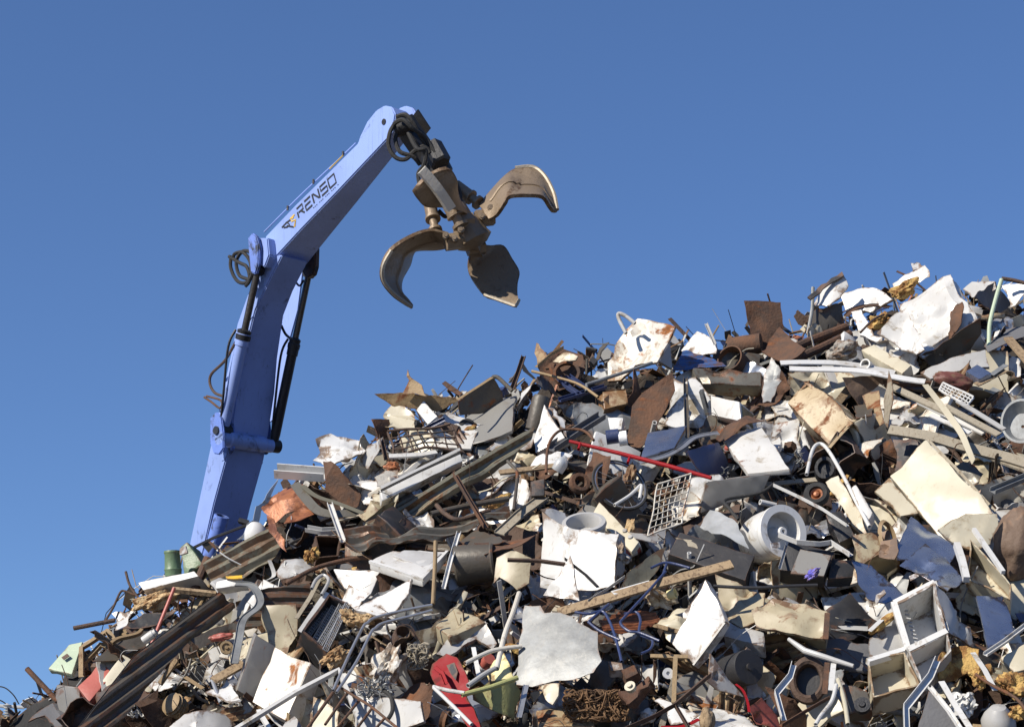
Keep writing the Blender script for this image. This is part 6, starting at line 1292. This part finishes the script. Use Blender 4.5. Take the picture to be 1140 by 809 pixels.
def silhouette(px):
    for a, b in zip(RIDGE, RIDGE[1:]):
        if px <= b[0]:
            t = (px - a[0]) / (b[0] - a[0]); return a[1] + t * (b[1] - a[1])
    return 900
rs = random.Random(21)
SM = ['darkrust', 'rust', 'dull', 'tan', 'white', 'galv', 'dark', 'greywood', 'cream', 'tan', 'turnings', 'lightgrey', 'copper', 'navy']
SW = [22, 11, 13, 5, 12, 6, 18, 7, 6, 6, 9, 7, 1, 2]
V, Fc, MI = [], [], []
def addg(v, f, m):
    b = len(V); V.extend(v); Fc.extend([[i + b for i in q] for q in f]); MI.extend([m] * len(f))
for k in range(13000):
    px, py = rs.uniform(-60, 1210), rs.uniform(290, 850)
    Y = SY(px, py); c = P(px, py, Y)
    if c.z - H(c.x, c.y) > .25: continue
    c = c + Vector((0, -1, .3)).normalized() * rs.uniform(-.52, -.04)
    m = rs.choices(range(len(SM)), SW)[0]
    d = Vector((rs.uniform(-1, 1), rs.uniform(-.7, .7), rs.uniform(-1, 1))).normalized()
    e = Vector((rs.uniform(-1, 1), rs.uniform(-.9, .3), rs.uniform(-.6, 1))); e = (e - d * e.dot(d)).normalized()
    t = rs.random()
    if rs.random() < .06 and py > silhouette(px) + 25:                          # long loose wire
        q = [c]; dd = d.copy()
        for _ in range(rs.randint(3, 6)):
            dd = (dd + Vector((rs.gauss(0, .5), rs.gauss(0, .3), rs.gauss(0, .5)))).normalized(); q.append(q[-1] + dd * rs.uniform(.06, .16))
        q = [p + Vector((0, -.12, .08)) for p in q]
        v, f = sweep_geo(smooth_path(q, 3), ring_prof(4), rs.choice((.002, .003, .003, .004, .006)))
        addg(v, f, m)
    elif t < .42:                                    # shard, bent once
        a, b = rs.uniform(.03, .13), rs.uniform(.015, .07); n = d.cross(e)
        pts = [c - d * a - e * b, c + d * rs.uniform(-.4, .4) * a - e * b * 1.2 + n * rs.uniform(-.03, .03), c + d * a - e * b * rs.uniform(.2, 1),
               c + d * a + e * b * rs.uniform(.3, 1), c + d * rs.uniform(-.4, .4) * a + e * b + n * rs.uniform(-.04, .04), c - d * a + e * b * rs.uniform(.2, 1)]
        low = [p - n * .006 for p in pts]
        f = [[0, 1, 4, 5], [1, 2, 3, 4], [11, 10, 7, 6], [10, 9, 8, 7]] + [[i + 6, (i + 1) % 6 + 6, (i + 1) % 6, i] for i in range(6)]
        addg(pts + low, f, m)
    elif t < .78:                                  # bit of rod, wire or strip
        L = rs.uniform(.05, .3) * (1.5 if rs.random() < .1 else 1); r = rs.choice((.003, .004, .006, .009, .014))
        bend = e * rs.uniform(-.3, .3) * L
        v, f = sweep_geo([c - d * L, c - d * L * .3 + bend * .6, c + d * L * .3 + bend, c + d * L], ring_prof(5) if rs.random() < .6 else [(-1.6, -.3), (1.6, -.3), (1.6, .3), (-1.6, .3)], r)
        addg(v, f, m)
    else:                                          # small block
        a, b, h = rs.uniform(.015, .06), rs.uniform(.015, .05), rs.uniform(.01, .035); n = d.cross(e)
        v = [c + d * a * sx * rs.uniform(.7, 1.1) + e * b * sy * rs.uniform(.7, 1.1) + n * h * sz for sx in (-1, 1) for sy in (-1, 1) for sz in (-1, 1)]
        addg(v, [[0, 1, 3, 2], [4, 6, 7, 5], [0, 4, 5, 1], [2, 3, 7, 6], [0, 2, 6, 4], [1, 5, 7, 3]], m)
o = mk('scrap_debris', V, Fc, SM, ang=30, midx=MI, origin=(0, 0, 0)); o['kind'] = 'stuff'; o['label'] = 'small shards, rods and chips of scrap filling the gaps of the heap'; o['category'] = 'scrap debris'

# ---- loose pieces, each an object: a few shapes per kind, copied
rf = random.Random(5)
Z3 = Vector((0, 0, 1))
def me_from(V, Fc, ang=32):
    me = bpy.data.meshes.new('piece'); me.from_pydata([Vector(v) for v in V], [], Fc); me.materials.append(M['rust'])
    me.polygons.foreach_set('use_smooth', [True] * len(me.polygons)); me.set_sharp_from_angle(angle=R(ang)); return me
def me_bm(bm, ang=32):
    bm.verts.ensure_lookup_table(); bm.verts.index_update()
    V = [v.co.copy() for v in bm.verts]; Fc = [[v.index for v in f.verts] for f in bm.faces]
    bm.normal_update(); rim = [0.0] * len(V)
    for e in bm.edges:
        if len(e.link_faces) == 2:
            a = min(1.0, e.calc_face_angle(0) / .7)
            if a > .2:
                for v in e.verts: rim[v.index] = max(rim[v.index], a)
    bm.free(); me = me_from(V, Fc, ang)
    me.attributes.new('rim', 'FLOAT', 'POINT').data.foreach_set('value', rim); return me
def p_sheet(w, h, folds, famp, dent, bend=0, corr=0):
    k = rf.randint(4, 7); pts = []
    for i in range(k):
        a = 2 * math.pi * (i + rf.uniform(-.3, .3)) / k; r_ = rf.uniform(.75, 1.1)
        pts.append(Vector((math.cos(a) * w * r_, math.sin(a) * h * r_, 0)))
    return me_bm(sheet_bm(pts, Z3, .005, .04, folds, famp, dent, .02, bend, rf.uniform(0, 3), rf.randint(0, 9999), corr, .07, Vector((1, .2, 0))))
def p_panel(w, h, th=.03):
    q = [Vector((-w, h, 0)), Vector((w, h, 0)), Vector((w, -h, 0)), Vector((-w, -h, 0))]
    return me_bm(box_bm(q + [p - Z3 * th for p in q], bev=.006, L=.1, dent=.02, seed=rf.randint(0, 999), crush=.03))
def p_box(w, h, dz, openf, crush):
    q = [Vector((-w, h, dz)), Vector((w, h, dz)), Vector((w, -h, dz)), Vector((-w, -h, dz))]
    return me_bm(box_bm(q + [p - Z3 * 2 * dz for p in q], bev=0 if openf else .008, L=.1, dent=.03, seed=rf.randint(0, 999), crush=crush, openf=openf, wall=.006))
def p_tube(L, r, bend, k=8, hollow=True, wob=0.0):
    pts = [Vector((-L, 0, 0)), Vector((-L * .3, bend * .6 + rf.uniform(-wob, wob), rf.uniform(-wob, wob))), Vector((L * .3, bend + rf.uniform(-wob, wob), rf.uniform(-wob, wob))), Vector((L, -bend * .5, 0))]
    return me_from(*sweep_geo(smooth_path(pts, 5) if bend or wob else [pts[0], Vector(), pts[3]], ring_prof(k), r, up=Z3, hollow=hollow))
def p_kink(L, r):
    a = Vector((-L, 0, 0)); b = Vector((-L * rf.uniform(-.1, .5), rf.uniform(-.1, .1), rf.uniform(-.05, .05))); c_ = b + Vector((rf.uniform(.1, .3), rf.uniform(-.25, .25), rf.uniform(-.1, .1)))
    q = [a, a.lerp(b, .9), b + (c_ - b) * .06, c_, c_ + Vector((rf.uniform(0, .1), rf.uniform(-.1, .1), 0))]
    return me_from(*sweep_geo(q, ring_prof(8), r, up=Z3, hollow=True))
def p_bar(L, w, prof, bend=0.0, twist=0.0):
    return me_from(*sweep_geo(smooth_path([Vector((-L, 0, 0)), Vector((-L * .25, bend, 0)), Vector((L * .4, bend * .6, bend * .5)), Vector((L, -bend, 0))], 5), PROF[prof], w, up=Z3, twist=twist), ang=25)
def p_lathe(prof, seg=22, dent=0.0): return me_from(*lathe_geo((0, 0, 0), Z3, prof, seg, None, dent, rf.randint(0, 99)))
def p_rack(w, h, nu, nv, r):
    parts = []; sd = rf.random() * 50
    wv = lambda p: p + noise.noise_vector(p * 3 + Vector((sd, 0, 0))) * .05
    for i in range(nu + 1): parts.append(sweep_geo([wv(Vector((-w + 2 * w * i / nu, -h + 2 * h * t / 5, 0))) for t in range(6)], ring_prof(4), r * (1.7 if i in (0, nu) else 1)))
    for j in range(nv + 1): parts.append(sweep_geo([wv(Vector((-w + 2 * w * t / 5, -h + 2 * h * j / nv, r * 1.5))) for t in range(6)], ring_prof(4), r * (1.7 if j in (0, nv) else 1)))
    return me_from(*join_geo(parts), ang=50)
PROTO = [   # name, what the label calls it, category, shapes, (material, colour), share, how it lies
    ('sheet_scrap', 'crumpled {c} sheet scrap', 'sheet scrap', [p_sheet(rf.uniform(.16, .36), rf.uniform(.12, .26), 6, .36, .06) for _ in range(14)],
     [('white', 'white')] * 5 + [('lightgrey', 'pale grey'), ('galv', 'galvanised'), ('dull', 'dark'), ('darkrust', 'dark rusty'), ('silver', 'bright steel'), ('rust', 'rusty'), ('beige', 'beige'), ('whiterust', 'rust-stained'), ('duct', 'weathered grey'), ('cream', 'cream'), ('cream', 'cream')], 46, 0),
    ('sheet_metal', 'bent {c} panel', 'metal panel', [p_panel(rf.uniform(.17, .34), rf.uniform(.13, .22)) for _ in range(5)],
     [('white', 'white')] * 3 + [('lightgrey', 'pale grey'), ('whiterust', 'rust-stained white'), ('grey', 'grey'), ('cream', 'cream'), ('beigerust', 'stained beige'), ('dull', 'dark'), ('felt', 'slate grey')], 14, 0),
    ('corrugated_scrap', 'corrugated {c} sheet piece', 'roof sheet', [p_sheet(rf.uniform(.25, .4), rf.uniform(.1, .15), 1, .1, .03, 0, .012) for _ in range(3)],
     [('olive', 'olive'), ('duct', 'weathered'), ('dull', 'dark'), ('tan', 'tan')], 6, 0),
    ('metal_box', 'crushed {c} metal box', 'metal box', [p_box(rf.uniform(.1, .22), rf.uniform(.09, .16), rf.uniform(.06, .11), rf.choice((None, 'front', 'right')), .05) for _ in range(5)],
     [('white', 'white'), ('grey', 'grey'), ('dark', 'black'), ('rust', 'rusty'), ('beige', 'beige'), ('darkrust', 'dark rusty'), ('dull', 'dark grey')], 9, 1),
    ('steel_pipe', 'straight {c} pipe', 'pipe', [p_tube(rf.uniform(.25, .6), rf.uniform(.014, .026), 0, 10) for _ in range(4)],
     [('rust', 'rusty'), ('darkrust', 'dark rusty'), ('lightgrey', 'pale grey'), ('galv', 'galvanised'), ('tan', 'tan'), ('white', 'white'), ('dull', 'dark')], 5, 2),
    ('bent_tube', 'bent {c} tube', 'tube', [p_kink(rf.uniform(.2, .4), rf.uniform(.007, .012)) for _ in range(5)],
     [('white', 'white'), ('silver', 'silver'), ('darkrust', 'dark rusty'), ('navy', 'dark blue'), ('dull', 'dark'), ('rust', 'rusty')], 3, 2),
    ('steel_rod', 'thin {c} rod', 'rod', [p_tube(rf.uniform(.25, .55), rf.uniform(.005, .008), rf.uniform(0.01, .1), 6, False, .06) for _ in range(5)],
     [('rust', 'rusty'), ('darkrust', 'dark rusty'), ('galv', 'grey'), ('tan', 'tan'), ('white', 'white')], 7, 2),
    ('angle_iron', '{c} angle iron', 'angle iron', [p_bar(rf.uniform(.2, .5), rf.uniform(.014, .024), 'angle', rf.uniform(-.03, .05), rf.uniform(0, .5)) for _ in range(4)],
     [('rust', 'rusty'), ('darkrust', 'dark rusty'), ('lightgrey', 'pale grey'), ('white', 'white'), ('dull', 'dark')], 6, 2),
    ('steel_channel', '{c} channel bar', 'channel', [p_bar(rf.uniform(.2, .45), rf.uniform(.018, .03), 'channel', rf.uniform(-.02, .03), rf.uniform(0, .3)) for _ in range(3)],
     [('white', 'white'), ('galv', 'galvanised'), ('tan', 'tan'), ('navy', 'dark blue'), ('darkrust', 'dark rusty')], 6, 2),
    ('bent_strap', 'twisted {c} strap', 'strap', [p_bar(rf.uniform(.15, .35), rf.uniform(.016, .03), 'flat', rf.uniform(.06, .14), rf.uniform(.5, 2)) for _ in range(4)],
     [('galv', 'galvanised'), ('rust', 'rusty'), ('white', 'white'), ('silver', 'silver'), ('dull', 'dark')], 9, 2),
    ('timber_offcut', '{c} timber offcut', 'timber', [p_bar(rf.uniform(.12, .4), rf.uniform(.02, .045), 'plank', 0) for _ in range(4)],
     [('wood', 'pale'), ('greywood', 'weathered grey')], 6, 2),
    ('wire_tangle', 'tangle of {c} wire', 'wire', [me_from(*tangle_geo((0, 0, 0), (.16, .11, .07), 16, .0035, rf.randint(0, 999)), ang=50) for _ in range(3)],
     [('rust', 'rusty'), ('dark', 'black'), ('galv', 'grey'), ('tan', 'tan'), ('silver', 'bright')], 7, 0),
    ('cable', 'loose {c} cable', 'cable', [p_tube(rf.uniform(.25, .4), .009, rf.uniform(.1, .2), 7, False, .12) for _ in range(3)],
     [('rubber', 'black'), ('white', 'white'), ('grey', 'grey'), ('navy', 'dark blue')], 6, 0),
    ('foam_scrap', 'torn lump of {c} foam', 'foam', [me_bm(lump_geo(Vector(), (.11, .07, .05), rf.randint(0, 999), 3, .5), 60) for _ in range(3)],
     [('foam', 'yellow'), ('tanfoam', 'tan'), ('film', 'dirty white')], 4, 0),
    ('bracket_plate', '{c} bracket plate', 'bracket', [p_box(rf.uniform(.05, .1), rf.uniform(.03, .06), rf.uniform(.01, .02), None, .04) for _ in range(3)],
     [('rust', 'rusty'), ('darkrust', 'dark rusty'), ('grey', 'grey'), ('copper', 'copper-coloured'), ('cream', 'cream')], 6, 1),
    ('metal_can', 'dented {c} can', 'can', [p_lathe([(-.09, .001), (-.09, .06), (-.085, .064), (.08, .064), (.085, .06), (.085, .053), (.05, .053), (.05, .001)], 20, .012), p_lathe([(-.12, .001), (-.12, .05), (.11, .05), (.12, .046), (.12, .001)], 20, .014)],
     [('silver', 'silver'), ('rust', 'rusty'), ('white', 'white'), ('navy', 'dark blue'), ('brick', 'faded red')], 4, 1),
    ('pulley', '{c} pulley wheel', 'pulley', [p_lathe([(-.02, .001), (-.02, .03), (-.01, .03), (-.01, .065), (-.025, .075), (-.025, .085), (0, .075), (.025, .085), (.025, .075), (.01, .065), (.01, .03), (.03, .025), (.03, .001)], 24), p_lathe([(-.03, .05), (-.02, .085), (0, .09), (.02, .085), (.03, .05), (0, .045), (-.03, .05)], 24)],
     [('dull', 'dark'), ('rust', 'rusty'), ('lightgrey', 'pale grey'), ('rubber', 'black')], 4, 1),
    ('electric_motor', '{c} motor', 'motor', [p_lathe([(-.1, .001), (-.1, .05), (-.08, .075), (.06, .075), (.06, .07), (.065, .07), (.065, .075), (.08, .06), (.09, .02), (.15, .018), (.15, .001)], 20)],
     [('blackgrease', 'greasy black'), ('darkrust', 'rusty'), ('grey', 'grey')], 3, 1),
    ('wire_rack', 'bent {c} wire rack', 'wire rack', [p_rack(.2, .14, 9, 3, .0035), p_rack(.16, .13, 6, 6, .003)],
     [('lightgrey', 'grey'), ('galv', 'galvanised'), ('darkrust', 'rusty')], 4, 0),
]
# small parts of some kinds, with their material and the name of the part
EXTRA = {'electric_motor': [('shaft', 'silver', p_lathe([(.09, .001), (.09, .012), (.19, .012), (.19, .001)], 12)), ('mounting_foot', 'dull', p_box(.07, .012, .07, None, 0))],
         'metal_can': [('rim', 'silver', p_lathe([(.076, .060), (.076, .068), (.088, .068), (.088, .058), (.076, .060)], 20)), ('label', 'paper', p_lathe([(-.04, .0655), (.04, .0655), (.04, .064), (-.04, .064), (-.04, .0655)], 20))],
         'pulley': [('bolt', 'galv', p_lathe([(-.035, .001), (-.035, .013), (.036, .013), (.036, .001)], 6)), ('hub', 'dull', p_lathe([(-.028, .001), (-.028, .028), (.03, .028), (.03, .001)], 14))],
         'bracket_plate': [('bolt', 'dull', p_lathe([(-.028, .001), (-.028, .012), (.028, .012), (.03, .001)], 6))]}
KID = {}
SPOT = []
FILL = []
NF = 940
for k in range(NF):
    while True:
        px, py = rf.uniform(2, 1138), rf.uniform(300, 808)
        if py > silhouette(px) + 14 + (30 if px < 160 else 0) * rf.random(): break
    pr = rf.choices(PROTO, [p[5] for p in PROTO])[0]
    me = rf.choice(pr[3]); mm, cw_ = rf.choice(pr[4])
    first = k == 0
    o = bpy.data.objects.new(pr[0], me) if not FILL else FILL[0][0].copy()
    if FILL: o.data = me; o.name = pr[0]
    col.objects.link(o)
    o.material_slots[0].link = 'OBJECT'; o.material_slots[0].material = M[mm]
    nrm = (HN + Vector((rf.gauss(0, .55), rf.gauss(-.15, .4), rf.gauss(0, .45)))).normalized()
    if pr[6] == 1: nrm = (HN * .6 + Vector((rf.gauss(0, .8), rf.gauss(0, .8), rf.gauss(0, .8)))).normalized()
    rot = nrm.to_track_quat('Z', 'Y').to_matrix().to_4x4() @ Matrix.Rotation(rf.uniform(0, 2 * math.pi), 4, 'Z')
    if pr[6] == 2 and rf.random() < .3: rot = rot @ Matrix.Rotation(rf.uniform(-.9, .9), 4, 'Y')
    s = rf.uniform(.8, 1.4) if pr[6] < 2 and pr[0] in ('sheet_scrap', 'sheet_metal', 'corrugated_scrap', 'metal_box') else rf.uniform(.6, 1.0)
    o.matrix_world = Matrix.Translation(on_heap(px, py, rf.uniform(-.30, .14))) @ rot @ Matrix.Scale(s, 4)
    if pr[0] in EXTRA:
        for nm_, km_, kme in EXTRA[pr[0]]:
            if (pr[0], nm_) not in KID: ch = KID[pr[0], nm_] = bpy.data.objects.new(nm_, kme)
            else: ch = KID[pr[0], nm_].copy()
            col.objects.link(ch); ch.parent = o
            ch.material_slots[0].link = 'OBJECT'; ch.material_slots[0].material = M[km_]
    o['category'] = pr[2]; o['kind'] = 'thing'; FILL.append((o, pr, cw_))

# ---- what the camera's place sees of each piece: the ones nothing shows of are left out
bpy.context.view_layer.update()
dg = bpy.context.evaluated_depsgraph_get()
org = Vector((0, 0, CAMZ)); seen = {}
par = {o.name: (o.parent.parent.name if o.parent and o.parent.parent else (o.parent.name if o.parent else o.name)) for o in scene.objects}
for iy in range(95, 269):
    for ix in range(0, 380):
        px, py = ix * 3 + 1.5, iy * 3 + 1.5
        if py < silhouette(px) - 70: continue
        hit, loc, nr, fi, ob, mx = scene.ray_cast(dg, org, (P(px, py, 1) - org).normalized())
        if hit:
            e = seen.setdefault(par.get(ob.name, ob.name), [0, 0, 0]); e[0] += 1; e[1] += px; e[2] += py
LM = []
for o, sh in HERO:
    e = seen.get(o.name)
    if not e or e[0] < 3: print('HIDDEN HERO', o.name, sh, e)
    if e and e[0] >= 7: LM.append((e[1] / e[0], e[2] / e[0], e[0], sh))
    elif not e or e[0] < 2:
        if sh not in ('blue crane arm', 'steel grapple', 'distant power pole'):
            for c in list(o.children): bpy.data.objects.remove(c)
            bpy.data.objects.remove(o)
used = set(); kept = 0
def drop(o):
    for c in list(o.children): bpy.data.objects.remove(c)
    bpy.data.objects.remove(o)
heroes = {o.name for o in scene.objects if 'label' in o.keys() and o.get('kind') == 'thing'}
HN_ = {}
PL = {}
for o, pr, cw_ in FILL:
    e = seen.get(o.name)
    if not e or e[0] < 7:
        drop(o); continue
    ctr_ = o.matrix_world.translation; dr_ = (ctr_ - org)
    hit, loc, nr, fi, ob, mx = scene.ray_cast(dg, org, dr_.normalized())
    if hit and (par.get(ob.name) in heroes or ob.parent) and 0 < dr_.length - (loc - org).length < .16:
        drop(o); continue                # would stick through a bigger piece
    x, y = e[1] / e[0], e[2] / e[0]
    noun = pr[1].format(c=cw_)
    lab = None
    for lx, ly, n_, sh in sorted(LM, key=lambda L: math.hypot(L[0] - x, L[1] - y) - .35 * math.sqrt(L[2]) * 3)[:7]:
        dx, dy = x - lx, y - ly
        if abs(dx) > 1.6 * abs(dy): rel = 'just right of' if dx > 0 else 'just left of'
        elif abs(dy) > 1.6 * abs(dx): rel = 'just below' if dy > 0 else 'just above'
        else: rel = ('below and ' if dy > 0 else 'above and ') + ('right of' if dx > 0 else 'left of')
        t = f'{noun} {rel} the {sh}'
        if (noun, rel, sh) not in used and len(t.split()) <= 16:
            used.add((noun, rel, sh)); lab = t; break
    if not lab:
        drop(o); continue
    o['label'] = lab; kept += 1
    PL[pr[2]] = PL.get(pr[2], 0) + 1
print('LOOSE PIECES KEPT', kept, PL)
# group phrases
cats = {}
for o in scene.objects:
    if o.parent is None and 'category' in o.keys() and o.get('kind') == 'thing': cats.setdefault(o['category'], []).append(o)
for c, os_ in cats.items():
    if len(os_) > 1:
        for o in os_: o['group'] = f'{c} pieces in the scrap heap'

# ================================================================== camera and daylight
cam = bpy.data.cameras.new('camera'); co = bpy.data.objects.new('camera', cam); col.objects.link(co)
co.location = (0, 0, CAMZ); co.rotation_euler = (R(90), 0, 0)
cam.sensor_fit = 'HORIZONTAL'; cam.sensor_width = 36; cam.lens = F / 1140 * 36
cam.shift_x = 0; cam.shift_y = (HOR - 404.5) / 1140
cam.clip_start = .5; cam.clip_end = 20000
scene.camera = co
SUN_AZ, SUN_EL = R(55), R(38)          # to the left of the direction behind the camera
sd = Vector((-math.sin(SUN_AZ) * math.cos(SUN_EL), -math.cos(SUN_AZ) * math.cos(SUN_EL), math.sin(SUN_EL)))
sl = bpy.data.lights.new('sun', 'SUN'); so = bpy.data.objects.new('sun', sl); col.objects.link(so)
sl.energy = 5.0; sl.angle = R(.53); sl.color = (1, .93, .82)
so.rotation_euler = (-sd).to_track_quat('-Z', 'Y').to_euler(); so.location = (-8, 0, 20)
w = bpy.data.worlds.new('World'); scene.world = w; w.use_nodes = True
nt = w.node_tree; bg = nt.nodes['Background']
sk = nt.nodes.new('ShaderNodeTexSky'); sk.sky_type = 'NISHITA'; sk.sun_disc = False
sk.sun_elevation = SUN_EL; sk.sun_rotation = math.atan2(sd.x, sd.y)
sk.air_density = 1.0; sk.dust_density = 0; sk.ozone_density = 9.0; sk.altitude = 200
tc = nt.nodes.new('ShaderNodeTexCoord'); va = nt.nodes.new('ShaderNodeVectorMath'); va.operation = 'ADD'; va.inputs[1].default_value = (0, 0, .10)
vn = nt.nodes.new('ShaderNodeVectorMath'); vn.operation = 'NORMALIZE'
nt.links.new(tc.outputs['Generated'], va.inputs[0]); nt.links.new(va.outputs[0], vn.inputs[0]); nt.links.new(vn.outputs[0], sk.inputs['Vector'])
tint = nt.nodes.new('ShaderNodeVectorMath'); tint.operation = 'MULTIPLY'; tint.inputs[1].default_value = (1.02, .965, 1.0)      # a polarised sky: a little less green
nt.links.new(sk.outputs[0], tint.inputs[0]); nt.links.new(tint.outputs[0], bg.inputs['Color']); bg.inputs['Strength'].default_value = .099
vs = scene.view_settings; vs.view_transform = 'Standard'; vs.look = 'None'; vs.gamma = 1; vs.exposure = .38; vs.use_curve_mapping = False
scene.cycles.max_bounces = 6; scene.cycles.diffuse_bounces = 3; scene.cycles.use_denoising = True
